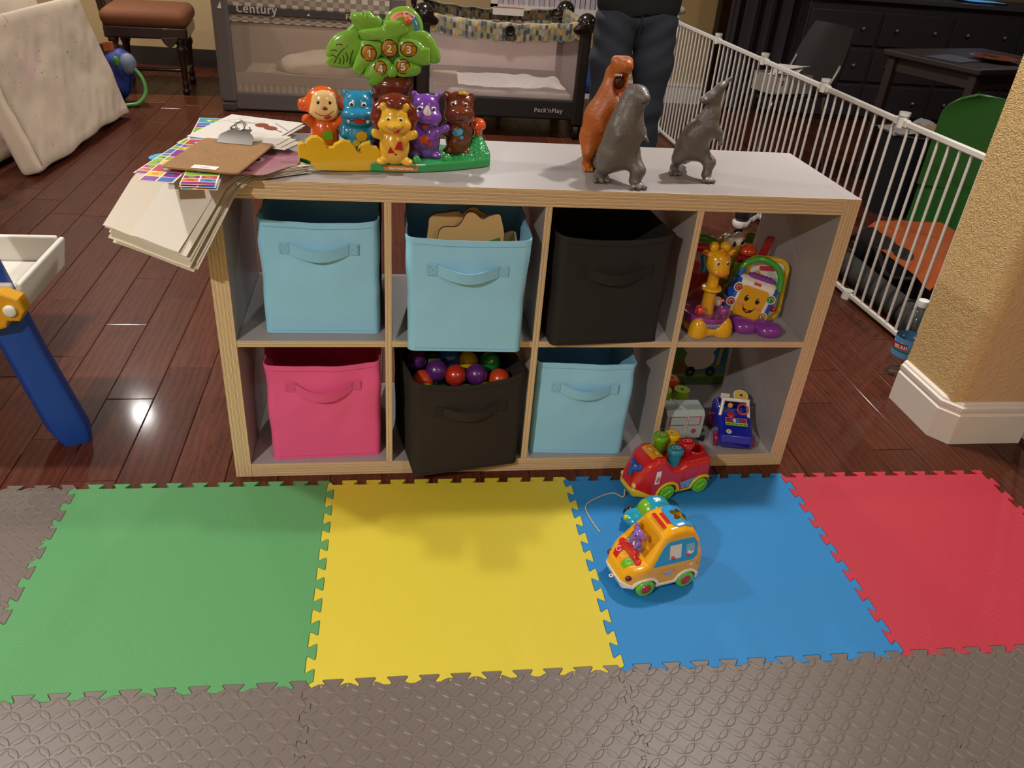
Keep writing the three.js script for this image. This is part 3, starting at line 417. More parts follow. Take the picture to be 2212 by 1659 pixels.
// hippo
pin('teal hippo pin with a wide open mouth and yellow belly spot', [0.3186, PB, -0.1593], 0.05, plas(0x1c86b0), union(0.007, dEll([0, 0.036, 0], [0.029, 0.043, 0.025]), dEll([0, 0.104, -0.002], [0.0285, 0.03, 0.023]), dEll([0, 0.082, 0.006], [0.034, 0.022, 0.026]), dEll([0, 0.09, 0.015], [0.029, 0.011, 0.02]), dEll([0, 0.073, 0.012], [0.027, 0.012, 0.02]), dEll([-0.0215, 0.1285, 0], [0.0075, 0.0075, 0.005]), dEll([0.0215, 0.1285, 0], [0.0075, 0.0075, 0.005]), dCap([-0.026, 0.06, 0.006], [-0.027, 0.044, 0.014], 0.01, 0.009), dCap([0.026, 0.06, 0.006], [0.031, 0.05, 0.012], 0.01, 0.009)), [
  ...eyes(0.0115, 0.109, 0.0195, 0.005), ['tongue', sp(0.0115, [0.002, 0.0775, 0.0305], [1.1, 0.75, 0.4], [0.3, 0, 0.1]), redP], ['mouth', tube([[-0.027, 0.083, 0.024], [-0.014, 0.0805, 0.034], [0.0, 0.083, 0.0355], [0.014, 0.0815, 0.034], [0.027, 0.085, 0.024]], 0.0016, 24, 6), plas(0x0b4a66)], ...[-1, 1].map(s => ['tooth', la([[0, 0.0085], [0.0022, 0.006], [0.0034, 0.001], [0.0034, 0]], [s * 0.018, 0.08, 0.031], [PI, 0, 0], 12), whiteP]),
  ['spot', tr(ex(circ(0, 0, 0.0105), 0.001, 0.0003), [0.006, 0.043, 0.0238], [0, 0.16, 0]), plas(0xdaa41c)], ['spot', tr(ex(circ(0, 0, 0.0065), 0.001, 0.0003), [-0.004, 0.028, 0.0242], [0, -0.05, 0]), plas(0xdaa41c)]]);
// lion
{
  const mane = plas(0x6b2310); const lobes = []; for (let k = 0; k < 11; k++) { const a = R(-62) + k / 10 * R(304); lobes.push(dEll([Math.cos(a) * 0.032, 0.096 + Math.sin(a) * 0.034, -0.006], [0.014, 0.014, 0.014])); }
  const L = plas(0xdfae2f);
  pin('yellow lion pin with a brown mane and two red triangles on its belly', [0.3975, PB, -0.0875], 0, L, union(0.006, dEll([0, 0.037, 0], [0.0285, 0.04, 0.025]), dEll([0, 0.1, 0.004], [0.0255, 0.024, 0.02]), dEll([0, 0.084, 0.01], [0.0315, 0.02, 0.021]), dCap([-0.022, 0.058, 0.008], [-0.034, 0.065, 0.016], 0.008, 0.0085), dCap([0.022, 0.058, 0.008], [0.034, 0.065, 0.016], 0.008, 0.0085), dEll([-0.0375, 0.071, 0.017], [0.005, 0.006, 0.006]), dEll([0.0375, 0.071, 0.017], [0.005, 0.006, 0.006]), dEll([-0.019, 0.1205, 0.008], [0.0092, 0.0092, 0.006]), dEll([0.019, 0.1215, 0.008], [0.0092, 0.0092, 0.006]), dEll([-0.024, 0.006, 0.008], [0.011, 0.008, 0.012]), dEll([0.024, 0.006, 0.008], [0.011, 0.008, 0.012]), dEll([0, 0.085, 0.028], [0.011, 0.007, 0.008])), [
    ['mane', net(union(0.008, dEll([0, 0.094, -0.008], [0.033, 0.036, 0.018]), ...lobes, dEll([0.002, 0.132, 0.0], [0.022, 0.014, 0.018])), [-0.052, 0.04, -0.034], [0.052, 0.155, 0.024], 0.0023), mane],
    ['forelock', net(union(0.005, dEll([-0.006, 0.127, 0.014], [0.01, 0.009, 0.008]), dEll([0.006, 0.125, 0.015], [0.009, 0.009, 0.008])), [-0.02, 0.106, 0.004], [0.02, 0.136, 0.03], 0.0018), mane],
    ...eyes(0.0115, 0.0985, 0.0225, 0.0042), ['mouth', tube([[-0.017, 0.086, 0.0285], [-0.008, 0.0805, 0.0335], [0, 0.084, 0.0365], [0.008, 0.0815, 0.034], [0.016, 0.087, 0.029]], 0.0009, 24, 5), plas(0x9a6a1c)], ['tongue', sp(0.0055, [0.004, 0.0765, 0.0315], [1.15, 0.75, 0.5], [0, 0, 0.3]), redP],
    dsk([[-0.004, -0.006], [0.012, -0.0075], [0.0085, 0.0115], [0.003, 0.01]], 0.0035, 0.043, 0.0242, plas(0xb01c2c), 'triangle'), dsk([[-0.007, -0.005], [0.006, -0.0045], [-0.002, 0.008]], -0.006, 0.034, 0.0245, plas(0xb01c2c), 'triangle'), ['button_hole', sp(0.0019, [0.002, 0.026, 0.0244], [1, 1, 0.4]), blackP]]);
}
// rhino
pin('purple rhinoceros pin with a white horn and orange belly spot', [0.4683, PB, -0.1497], -0.05, plas(0x7440a6), union(0.007, dEll([0, 0.037, 0], [0.0275, 0.043, 0.0245]), dEll([-0.002, 0.106, -0.002], [0.026, 0.03, 0.022]), dEll([0.0, 0.088, 0.008], [0.03, 0.022, 0.025]), dEll([-0.004, 0.089, 0.022], [0.017, 0.01, 0.012]), dCap([-0.02, 0.127, -0.003], [-0.0245, 0.135, -0.003], 0.0065, 0.006), dCap([0.018, 0.128, -0.003], [0.0225, 0.135, -0.003], 0.0065, 0.006), dCap([0.022, 0.057, 0.008], [0.038, 0.068, 0.012], 0.0085, 0.008), dCap([-0.024, 0.06, 0.004], [-0.03, 0.05, 0.01], 0.009, 0.008), dEll([-0.022, 0.006, 0.008], [0.01, 0.008, 0.011]), dEll([0.022, 0.006, 0.008], [0.01, 0.008, 0.011])), [
  ...eyes(0.0135, 0.109, 0.0185, 0.0045), ['horn', la([[0, 0.019], [0.0022, 0.0185], [0.0045, 0.013], [0.0075, 0.006], [0.0088, 0]], [0.001, 0.0985, 0.0235], [0.12, 0, 0], 20), mat(0xcfc6b4, 0.3, { clearcoat: 0.5 })], ['mouth', tube([[-0.02, 0.084, 0.0255], [-0.01, 0.0775, 0.032], [0.004, 0.0785, 0.032], [0.017, 0.087, 0.0265]], 0.001, 24, 5), plas(0x2c1250)], ['tongue', sp(0.006, [-0.003, 0.0745, 0.0305], [1.1, 0.8, 0.4]), redP],
  ['splash', tr(ex(shp(poly(10, 1, 0.3).map((p, i) => [p[0] * (i % 2 ? 0.0075 : 0.0105), p[1] * (i % 2 ? 0.0075 : 0.0105)]), true), 0.001, 0.0003), [-0.004, 0.044, 0.0238], [0, -0.1, 0]), plas(0xd85a1c)], ['splash', tr(ex(circ(0, 0, 0.0042), 0.001, 0.0003), [0.008, 0.0345, 0.0234], [0, 0.25, 0]), plas(0xd85a1c)], ['button_hole', sp(0.0019, [0.001, 0.0265, 0.0236], [1, 1, 0.4]), blackP]]);
// brown hippo with yellow flower
pin('brown bear-like pin with a yellow flower on its head and blue belly spot', [0.5435, PB, -0.1885], -0.12, plas(0x6a2f18), union(0.007, dEll([0, 0.038, 0], [0.027, 0.045, 0.025]), dEll([-0.001, 0.108, -0.002], [0.0285, 0.028, 0.023]), dEll([0, 0.088, 0.008], [0.031, 0.024, 0.026]), dEll([0.003, 0.097, 0.024], [0.018, 0.011, 0.013]), dEll([-0.026, 0.126, -0.002], [0.008, 0.009, 0.005]), dEll([0.024, 0.127, -0.002], [0.007, 0.008, 0.005]), dCap([0.02, 0.055, 0.012], [0.012, 0.068, 0.023], 0.0085, 0.0075), dCap([-0.025, 0.06, 0.004], [-0.029, 0.048, 0.012], 0.009, 0.008), dEll([-0.021, 0.006, 0.008], [0.01, 0.008, 0.011]), dEll([0.021, 0.006, 0.008], [0.01, 0.008, 0.011])), [
  ...eyes(0.0125, 0.1135, 0.0185, 0.0042), ['mouth', tube([[-0.021, 0.09, 0.0265], [-0.01, 0.082, 0.0335], [0.006, 0.082, 0.0335], [0.02, 0.09, 0.027]], 0.001, 24, 5), plas(0x2a0d06)], ['tongue', sp(0.007, [0.0, 0.0795, 0.0315], [1.2, 0.6, 0.4]), plas(0x7a2018)], ['flower', net(union(0.003, ...[0, 1, 2, 3, 4].map(k => dEll([0.006 + Math.cos(k * 1.257) * 0.006, 0.1335 + Math.sin(k * 1.257) * 0.003, 0.008 + Math.sin(k * 1.257) * 0.005], [0.005, 0.0035, 0.0045])), dEll([0.006, 0.1355, 0.009], [0.004, 0.004, 0.004])), [-0.008, 0.122, -0.006], [0.02, 0.145, 0.024], 0.0016), plas(0xd9b21c)],
  ['cloud', tr(ex(shp([[-0.0115, -0.002], [-0.007, 0.006], [0.001, 0.006], [0.005, 0.009], [0.0105, 0.005], [0.009, -0.003], [0.003, -0.0065], [-0.006, -0.007]], true), 0.001, 0.0003), [-0.001, 0.053, 0.0236], [0, 0, 0]), plas(0x4aa6d0)], ['cloud', tr(ex(circ(0, 0, 0.0037), 0.001, 0.0003), [0.0075, 0.042, 0.0238], [0, 0.25, 0]), plas(0x4aa6d0)], ['button_hole', sp(0.002, [0.001, 0.034, 0.0248], [1, 1, 0.4]), blackP]]);

// ---------------------------------------------------------------- dinosaurs
const scaleTex = dtex(128, 128, (u, v) => 0.5 + 0.5 * wrapN(u, v, 22, 4) + 0.25 * wrapN(u, v, 50, 5), false, [9, 9]);
const rubber = c => mat(c, 0.45, { bumpMap: scaleTex, bumpScale: 0.0014, clearcoat: 0.25, clearcoatRoughness: 0.35 });
function limb(pts, k = 0.012) { const f = []; for (let i = 0; i < pts.length - 1; i++) f.push(dCap(pts[i], pts[i + 1], pts[i][3], pts[i + 1][3])); return union(k, ...f); }
{ // orange one behind, mouth open
  const t = thing('toy_dinosaur', 'orange rubber dinosaur toy with open toothy mouth', 'toy', [0.865, T0, -0.17], 0, 'toy dinosaurs');
  const skin = rubber(0xa8560f);
  const body = union(0.02, limb([[-0.006, 0.075, 0.0, 0.03], [0.0, 0.12, 0.004, 0.031], [0.014, 0.15, 0.008, 0.026], [0.022, 0.185, 0.008, 0.021], [0.026, 0.205, 0.004, 0.02]], 0.03), limb([[-0.002, 0.07, -0.01, 0.026], [0.004, 0.045, -0.05, 0.018], [0.01, 0.02, -0.085, 0.012], [0.016, 0.01, -0.12, 0.006], [0.02, 0.008, -0.15, 0.003]], 0.02),
    limb([[-0.02, 0.075, 0.008, 0.021], [-0.022, 0.045, 0.022, 0.013], [-0.019, 0.016, 0.006, 0.009], [-0.016, 0.008, 0.016, 0.0085]], 0.012), limb([[0.02, 0.07, 0.0, 0.021], [0.03, 0.042, 0.01, 0.013], [0.03, 0.016, -0.008, 0.009], [0.032, 0.008, 0.006, 0.0085]], 0.012),
    limb([[-0.008, 0.123, 0.026, 0.009], [-0.004, 0.108, 0.036, 0.006], [0.0, 0.102, 0.042, 0.004]], 0.006), limb([[0.03, 0.13, 0.02, 0.008], [0.036, 0.116, 0.032, 0.006], [0.036, 0.11, 0.04, 0.004]], 0.006));
  const up = union(0.012, limb([[0.026, 0.215, -0.004, 0.024], [0.03, 0.234, 0.022, 0.02], [0.033, 0.239, 0.044, 0.016]], 0.014), dEll([0.014, 0.247, 0.016], [0.008, 0.007, 0.01]), dEll([0.045, 0.247, 0.016], [0.008, 0.007, 0.01])), lo = limb([[0.026, 0.192, 0.004, 0.022], [0.031, 0.166, 0.026, 0.0175], [0.034, 0.156, 0.042, 0.0125]], 0.012);
  const mouthCut = union(0.004, dEll([0.031, 0.2, 0.044], [0.019, 0.026, 0.034]));
  const all = carve(0.004, union(0.012, body, up, lo), mouthCut);
  obj('body', net((x, y, z) => Math.max(all(x, y, z), -y), [-0.075, -0.004, -0.17], [0.08, 0.268, 0.075], 0.0026), skin, t);
  for (const [xs, z] of [[[-0.025, -0.017, -0.009], 0.016], [[0.024, 0.033, 0.041], 0.008]]) obj('toes', net(union(0.004, ...xs.map(x => dCap([x, 0.006, z], [x, 0.004, z + 0.011], 0.006, 0.004))), [xs[0] - 0.012, -0.002, z - 0.01], [xs[2] + 0.012, 0.02, z + 0.022], 0.002), rubber(0xb06a18), t);
  obj('mouth_lining', net(union(0.004, dEll([0.03, 0.2, 0.008], [0.018, 0.02, 0.014])), [0.01, 0.175, -0.01], [0.055, 0.222, 0.045], 0.002), mat(0x4a1410, 0.4), t);
  obj('tongue', net(dEll([0.032, 0.175, 0.03], [0.009, 0.006, 0.017]), [0.02, 0.165, 0.01], [0.044, 0.186, 0.052], 0.002), mat(0xa04a3a, 0.3), t);
  const teeth = []; for (let k = 0; k < 8; k++) { const f = k / 7; for (const s of [-1, 1]) { teeth.push(la([[0, 0.006], [0.0014, 0.003], [0.0018, 0]], [0.031 + f * 0.002 + s * (0.0175 - f * f * 0.009), 0.184 - f * 0.0165, 0.018 + f * 0.03], [0, 0, 0], 6), la([[0, 0.006], [0.0014, 0.003], [0.0018, 0]], [0.031 + f * 0.001 + s * (0.0175 - f * f * 0.008), 0.2195 + f * 0.005, 0.02 + f * 0.034], [PI, 0, 0], 6)); } }
  obj('teeth', teeth, whiteP, t);
  for (const s of [-1, 1]) obj('eye', sp(0.0034, [0.0295 + s * 0.0195, 0.2445, 0.0225]), blackP, t);
  obj('back_spikes', Array.from({ length: 7 }, (_, k) => la([[0, 0.007], [0.003, 0.002], [0.004, 0]], [-0.022 + k * 0.001, 0.045 + k * 0.011, -0.048 + k * 0.0035], [0, 0, 0.9], 6)), mat(0x6b6558, 0.5), t);
  obj('brow_patch', net(dEll([0.031, 0.253, 0.03], [0.01, 0.0035, 0.016]), [0.016, 0.246, 0.01], [0.046, 0.26, 0.052], 0.0018), rubber(0x5c5648), t);
}
const greyR = rubber(0x5c5650);
{ // stout grey one in front
  const t = thing('toy_dinosaur', 'thickset grey rubber dinosaur toy standing upright in front of the orange one', 'toy', [0.893, T0, -0.075], 0.15, 'toy dinosaurs');
  const f = union(0.02, limb([[-0.004, 0.062, -0.004, 0.036], [0.004, 0.1, 0.0, 0.034], [0.008, 0.135, 0.002, 0.026], [0.014, 0.165, 0.0, 0.02], [0.02, 0.188, 0.0, 0.018]], 0.03), limb([[0.018, 0.19, -0.004, 0.017], [0.026, 0.193, 0.014, 0.015], [0.03, 0.188, 0.03, 0.012]], 0.012), limb([[-0.004, 0.055, -0.012, 0.03], [-0.006, 0.028, -0.06, 0.019], [-0.01, 0.013, -0.105, 0.011], [-0.02, 0.007, -0.145, 0.005]], 0.02),
    limb([[-0.022, 0.058, 0.0, 0.022], [-0.032, 0.034, 0.004, 0.013], [-0.035, 0.012, -0.012, 0.01], [-0.036, 0.008, -0.002, 0.009]], 0.012), limb([[0.024, 0.06, 0.016, 0.023], [0.036, 0.036, 0.04, 0.0145], [0.032, 0.014, 0.038, 0.0105], [0.032, 0.008, 0.05, 0.009]], 0.012),
    limb([[0.03, 0.128, 0.012, 0.01], [0.04, 0.116, 0.022, 0.0075], [0.042, 0.11, 0.03, 0.006]], 0.006), limb([[-0.018, 0.122, 0.02, 0.009], [-0.02, 0.11, 0.03, 0.007]], 0.006));
  obj('body', net((x, y, z) => Math.max(f(x, y, z), -y), [-0.07, -0.004, -0.16], [0.08, 0.222, 0.075], 0.0028), greyR, t);
  for (const [X, Z] of [[-0.036, 0.0], [0.032, 0.052]]) obj('foot', net((x, y, z) => Math.max(union(0.005, ...[-0.012, 0, 0.012].map(d => dCap([X + d * 0.6, 0.007, Z], [X + d * 1.3, 0.005, Z + 0.014 - Math.abs(d) * 0.25], 0.0075, 0.0055)))(x, y, z), -y), [X - 0.03, -0.003, Z - 0.014], [X + 0.03, 0.022, Z + 0.028], 0.0022), greyR, t);
  obj('hand', net(union(0.003, ...[0, 1, 2].map(k => dCap([0.042, 0.112, 0.031], [0.041 + k * 0.004, 0.108 - k * 0.004, 0.039], 0.004, 0.0028))), [0.03, 0.09, 0.02], [0.06, 0.122, 0.05], 0.002), greyR, t);
  for (const s of [-1, 1]) obj('eye', sp(0.0028, [0.0245 + s * 0.0135, 0.198, 0.012]), blackP, t);
  obj('mouth_line', tube([[0.012, 0.184, 0.02], [0.018, 0.182, 0.034], [0.03, 0.181, 0.0425], [0.04, 0.183, 0.034], [0.043, 0.186, 0.02]], 0.0008, 20, 5), mat(0x1c1916, 0.5), t);
}
{ // crested one
  const t = thing('toy_dinosaur', 'grey rubber dinosaur toy with a long backward head crest', 'toy', [1.092, T0, -0.13], 0, 'toy dinosaurs');
  const f = union(0.018, limb([[-0.012, 0.068, -0.012, 0.027], [-0.002, 0.095, -0.002, 0.028], [0.012, 0.122, 0.004, 0.021], [0.022, 0.15, 0.004, 0.013], [0.023, 0.172, 0.004, 0.012]], 0.026), limb([[-0.006, 0.062, -0.016, 0.025], [0.002, 0.038, -0.055, 0.015], [0.012, 0.02, -0.085, 0.008], [0.02, 0.01, -0.11, 0.004]], 0.02),
    limb([[-0.024, 0.066, -0.008, 0.018], [-0.036, 0.042, -0.006, 0.0115], [-0.032, 0.014, -0.026, 0.0085], [-0.034, 0.008, -0.018, 0.008]], 0.012), limb([[0.014, 0.06, 0.004, 0.019], [0.034, 0.042, 0.02, 0.012], [0.03, 0.014, 0.024, 0.009], [0.03, 0.008, 0.034, 0.008]], 0.012),
    limb([[0.026, 0.118, 0.014, 0.009], [0.042, 0.11, 0.02, 0.0075], [0.046, 0.096, 0.026, 0.006]], 0.006), limb([[-0.018, 0.115, 0.006, 0.008], [-0.026, 0.1, 0.012, 0.006]], 0.006));
  const head = union(0.012, limb([[0.026, 0.186, 0.003, 0.0125], [0.008, 0.183, 0.01, 0.009], [-0.006, 0.18, 0.014, 0.006]], 0.012), dEll([-0.008, 0.179, 0.015], [0.0085, 0.0045, 0.01]), limb([[0.006, 0.189, 0.009, 0.006], [0.03, 0.205, 0.003, 0.0085], [0.053, 0.226, -0.002, 0.004]], 0.012));
  const g = union(0.012, f, head);
  obj('body', net((x, y, z) => Math.max(g(x, y, z), -y), [-0.065, -0.004, -0.145], [0.075, 0.24, 0.06], 0.0026), greyR, t);
  for (const [X, Z] of [[-0.034, -0.016], [0.03, 0.036]]) obj('foot', net((x, y, z) => Math.max(union(0.005, ...[-0.011, 0, 0.011].map(d => dCap([X + d * 0.5, 0.006, Z], [X + d * 1.1, 0.005, Z + 0.012 - Math.abs(d) * 0.25], 0.0068, 0.005)))(x, y, z), -y), [X - 0.026, -0.003, Z - 0.012], [X + 0.026, 0.02, Z + 0.024], 0.0022), greyR, t);
  for (const s of [-1, 1]) obj('eye', sp(0.0026, [0.018, 0.1905, 0.006 + s * 0.0105]), blackP, t);
  obj('hand', net(union(0.003, ...[0, 1, 2].map(k => dCap([0.046, 0.095, 0.026], [0.046 + k * 0.003 - 0.003, 0.088, 0.031], 0.004, 0.003))), [0.034, 0.08, 0.016], [0.06, 0.104, 0.04], 0.0018), greyR, t);
}
// ---------------------------------------------------------------- papers, cards and clipboard on the left end
{
  const paperM = [0xc6bba6, 0xcfc5b4, 0xc4baa0, 0xd0c9bc, 0xc6c0a8].map(c => mat(c, 0.75));
  const L0 = V(-0.118, 0, -0.146), wv = V(0.215, 0, 0.165), dv = V(-0.61, 0, 0.795).normalize(); dv.set(-wv.z, 0, wv.x).normalize(); if (dv.z < 0) dv.negate();
  // plan direction of the droop
  const dd = V(-0.857, 0, 0.514);
  function droop(off, back, len, w0, w1, y0, extra = 0) { // s from -back (on the shelf) to len (hanging)
    const N = 26; const prof = []; let s = -back, y = y0, q = -back; for (let i = 0; i <= N; i++) { prof.push([q, y]); const ds = (back + len) / N; const ph = R(clamp((s + 0.035) / 0.075, 0, 1) * (57 + extra)); q += ds * Math.cos(ph); y -= ds * Math.sin(ph); s += ds; }
    return thick((u, v) => { const i = Math.min(N, Math.round(v * N)), p = prof[i]; const fl = 1 - sstep(-0.045, 0.06, p[0]); const a = mix(w0 + 0.07 + 0.55 * fl * (1 - w0), w1, u); return [L0.x + wv.x * a + dd.x * (p[0] + off), p[1] + 0.0012 * Math.sin(u * 5 + off * 60) * (v > 0.6 ? 1 : 0), L0.z + wv.z * a + dd.z * (p[0] + off)]; }, 8, N, 0.0007, [0.22, 0.3]);
  }
  for (let k = 0; k < 8; k++) { const o = obj('paper_sheet', droop([0.0, -0.006, 0.008, -0.01, 0.004, -0.004, 0.01, -0.014][k], 0.14, 0.21 - k * 0.003, 0.0 + 0.004 * (k % 3), 1 + 0.006 * ((k * 7) % 4 - 2) - 0.012 * (k > 4), T0 + 0.0016 + k * 0.0021, -k * 0.7), paperM[k % 5]); tag(o, 'cream paper sheet in the stack drooping over the shelf corner', 'paper', 'drooping paper stack'); }
  tag(obj('paper_sheet', droop(0.006, 0.1, 0.196, 0.33, 0.92, T0 + 0.0195, -6), paperM[3]), 'large white sheet on top of the drooping stack, right half', 'paper', 'drooping paper stack');
  tag(obj('paper_sheet', droop(0.002, 0.1, 0.2, -0.01, 0.46, T0 + 0.0215, -6), paperM[1]), 'narrow white sheet on top of the drooping stack, left half', 'paper', 'drooping paper stack');
  // printed sheets with a violin, behind the clipboard
  const page = ctex(512, 400, (x, w, h) => { x.fillStyle = '#d4cdc4'; x.fillRect(0, 0, w, h); x.strokeStyle = '#4a4440'; x.lineWidth = 3; x.beginPath(); x.moveTo(10, 150); x.lineTo(140, 20); x.moveTo(130, 210); x.lineTo(270, 40); x.moveTo(60, 120); x.lineTo(220, 150); x.moveTo(110, 80); x.lineTo(250, 110); x.lineTo(120, 96); x.stroke(); x.fillStyle = '#7a3a18'; x.beginPath(); x.ellipse(300, 120, 50, 34, 0.3, 0, 7); x.ellipse(378, 148, 52, 30, 0.3, 0, 7); x.fill(); x.strokeStyle = '#2a1a12'; x.lineWidth = 7; x.beginPath(); x.moveTo(410, 160); x.lineTo(486, 190); x.stroke(); x.lineWidth = 4; x.beginPath(); x.moveTo(350, 60); x.lineTo(508, 160); x.stroke(); });
  const pg = mat(0xffffff, 0.7, { map: page }), sheetsAt = [[0.002, -0.436, 0.179, -0.379, 0.214, 0.792], [0.006, -0.43, 0.184, -0.372, 0.232, 0.7885], [0.0, -0.424, 0.178, -0.36, 0.236, 0.785]];
  sheetsAt.forEach(([x0, z0, x1, z1, len, y], i) => { const dx = x1 - x0, dz = z1 - z0, l = Math.hypot(dx, dz), nx = -dz / l, nz = dx / l; const o = obj('printed_page', thick((u, v) => [x0 + dx * u + nx * len * (1 - v) * 1, y - 0.004 * Math.pow(1 - v, 2), z0 + dz * u + nz * len * (1 - v)], 6, 6, 0.0012), i === 0 ? pg : paperM[3]); tag(o, ['white page printed with a violin behind the clipboard', 'white sheet directly under the violin page', 'lowest white sheet beneath the violin page'][i], 'paper', 'printed pages'); });
  for (let k = 0; k < 3; k++) tag(obj('white_card', bx(0.115, 0.0012, 0.075, [0.1 + k * 0.012, 0.7975 - k * 0.0014, -0.205 + k * 0.012], [0, -0.32 - k * 0.05, 0]), paperM[3]), ['blank white card on the violin page beside the clip', 'blank white card second in the small pile by the clip', 'blank white card lowest in the small pile by the clip'][k], 'card', 'blank cards');
  // picture cards
  const cardTex = s => ctex(128, 512, (x, w, h) => { seed = s; const cols = ['#8c2a86', '#2b9fc0', '#7fb02c', '#e0c23a', '#c33a44', '#3a66b0', '#e07a2c', '#f0e6d0']; x.fillStyle = '#efe8da'; x.fillRect(0, 0, w, h); let y = 4, k = 0; while (y < h - 20) { const hh = 70 + Math.floor(rnd() * 30); if (k % 2 === 0) { x.fillStyle = cols[Math.floor(rnd() * 7)]; x.fillRect(4, y, w - 8, hh - 6); x.fillStyle = cols[Math.floor(rnd() * 7)]; x.beginPath(); x.ellipse(w / 2, y + hh / 2, 34, 16, 0, 0, 7); x.fill(); x.fillStyle = '#f3e3c8'; x.beginPath(); x.ellipse(w / 2 - 16, y + hh / 2, 9, 9, 0, 0, 7); x.fill(); } else for (let c = 0; c < 2; c++) for (let r = 0; r < 2; r++) { x.fillStyle = cols[Math.floor(rnd() * 8)]; x.fillRect(4 + c * 62, y + r * (hh / 2), 56, hh / 2 - 5); x.fillStyle = cols[Math.floor(rnd() * 7)]; x.beginPath(); x.ellipse(32 + c * 62, y + r * hh / 2 + hh / 4 - 2, 16, 8, 0.3, 0, 7); x.fill(); } y += hh; k++; } });
  const cardMats = [11, 23, 37].map(s => mat(0xffffff, 0.35, { map: cardTex(s) }));
  const cardG = (a, b, c, y, d = 0) => thick((u, v) => { const x = a[0] + (b[0] - a[0]) * u + (c[0] - a[0]) * (1 - v), z = a[1] + (b[1] - a[1]) * u + (c[1] - a[1]) * (1 - v); return [x, y - d * Math.pow(1 - v, 2) * 0.02, z]; }, 2, 8, 0.0012);
  const CA = [['strip of picture cards with purple top tile behind the clipboard', [-0.07, -0.41], [-0.002, -0.41], [-0.05, -0.1], 0.7865, 0, 0], ['picture card strip fanned out left of the clipboard', [-0.062, -0.205], [0.003, -0.195], [-0.105, 0.052], 0.789, 0, 1], ['picture card strip fanned furthest left under the clipboard', [-0.05, -0.2], [0.015, -0.19], [-0.085, 0.096], 0.7905, 0.1, 2], ['topmost picture card poking out below the clipboard', [-0.016, -0.12], [0.05, -0.12], [-0.004, 0.127], 0.7955, 0.1, 1], ['second picture card under the one poking out below the clipboard', [-0.018, -0.12], [0.048, -0.12], [-0.004, 0.131], 0.794, 0.2, 2], ['third picture card under those poking out below the clipboard', [-0.014, -0.12], [0.052, -0.12], [-0.001, 0.1335], 0.7925, 0.3, 0]];
  for (const [lab, a, b, c, y, d, m] of CA) tag(obj('picture_card', cardG(a, b, c, y, d), cardMats[m]), lab, 'card', 'picture cards');
  tag(obj('blue_card', tr(ex(shp(poly(20, 0.03, 0, 1.5)), 0.001), [-0.062, 0.7855, -0.075], [-PI / 2, 0.4, 0]), mat(0x3aa0c4, 0.4)), 'rounded light blue card peeking out left of the picture strips', 'card');
  // shiny fish card
  const fish = ctex(256, 256, (x, w, h) => { const g = x.createLinearGradient(0, 0, w, h); g.addColorStop(0, '#7a3a80'); g.addColorStop(0.4, '#a04a86'); g.addColorStop(0.55, '#d88aa8'); g.addColorStop(0.8, '#e0b0b8'); g.addColorStop(1, '#7f8fd0'); x.fillStyle = g; x.fillRect(0, 0, w, h); x.fillStyle = '#7a9a3c'; for (let k = 0; k < 7; k++) { x.beginPath(); x.ellipse(60 + k * 22, 60 + (k % 3) * 18, 16, 5, k, 0, 7); x.fill(); } x.fillStyle = '#f3ece0'; x.beginPath(); x.ellipse(128, 150, 20, 18, 0, 0, 7); x.fill(); x.fillStyle = '#3a2a18'; x.beginPath(); x.ellipse(124, 152, 13, 12, 0, 0, 7); x.fill(); x.fillStyle = '#c8304a'; x.beginPath(); x.ellipse(110, 226, 20, 8, 0.2, 0, 7); x.fill(); });
  const fs = smoothSpline([[0.02, 0.17], [0.081, 0.224], [0.138, 0.191], [0.188, 0.1345], [0.1934, 0.0533], [0.172, 0.03], [0.1502, -0.0039], [0.1338, -0.0258], [0.1067, -0.0223], [0.06, -0.02], [0.03, 0.06]]);
  const fg = tr(ex(shp(fs), 0.0016), [0, 0.7835, 0], [-PI / 2, 0, 0]); reuv(fg, (x, y, z) => [(x - 0.02) / 0.18, (-z + 0.03) / 0.26]);
  tag(obj('fish_card', fg, mat(0xffffff, 0.16, { map: fish, metalness: 0.35, iridescence: 1, iridescenceIOR: 1.6, clearcoat: 1, clearcoatRoughness: 0.06 })), 'shiny pink and purple fish-shaped card right of the clipboard', 'card');
  // clipboard
  const cb = thing('clipboard', 'small brown hardboard clipboard with a metal clip', 'clipboard', [0.041, 0.798, -0.05], -0.19);
  const hard = dtex(128, 128, (u, v) => { const k = 0.92 + 0.1 * wrapN(u, v, 30, 3) + 0.06 * wrapN(u, v, 6, 4); return [0.64 * k, 0.48 * k, 0.3 * k]; }, true, [4, 4]);
  const cs = rrect(-0.0755, -0.1125, 0.151, 0.225, 0.008); obj('board', tr(ex(cs, 0.003, 0.0004), [0, 0, 0], [-PI / 2, 0, 0]), mat(0xffffff, 0.6, { map: hard }), cb);
  const steel = mat(0xb4b0a8, 0.28, { metalness: 0.9 }), dull = mat(0x8e8a84, 0.45, { metalness: 0.8 });
  const cl = obj('clip', thick((u, v) => { const w = mix(0.038, 0.024, sstep(0.3, 0.7, v)); return [mix(-w, w, u), 0.0045 + 0.016 * Math.sin(clamp(v * 1.3, 0, 1) * PI * 0.5) + v * 0.004, -0.077 - v * 0.05 - 0.004]; }, 10, 12, 0.0012), dull, cb);
  obj('wire_loop', tube([[-0.024, 0.01, -0.098], [-0.023, 0.021, -0.115], [-0.017, 0.03, -0.134], [0, 0.036, -0.143], [0.017, 0.03, -0.134], [0.023, 0.021, -0.115], [0.024, 0.01, -0.098]], 0.0016, 40, 8), steel, cl);
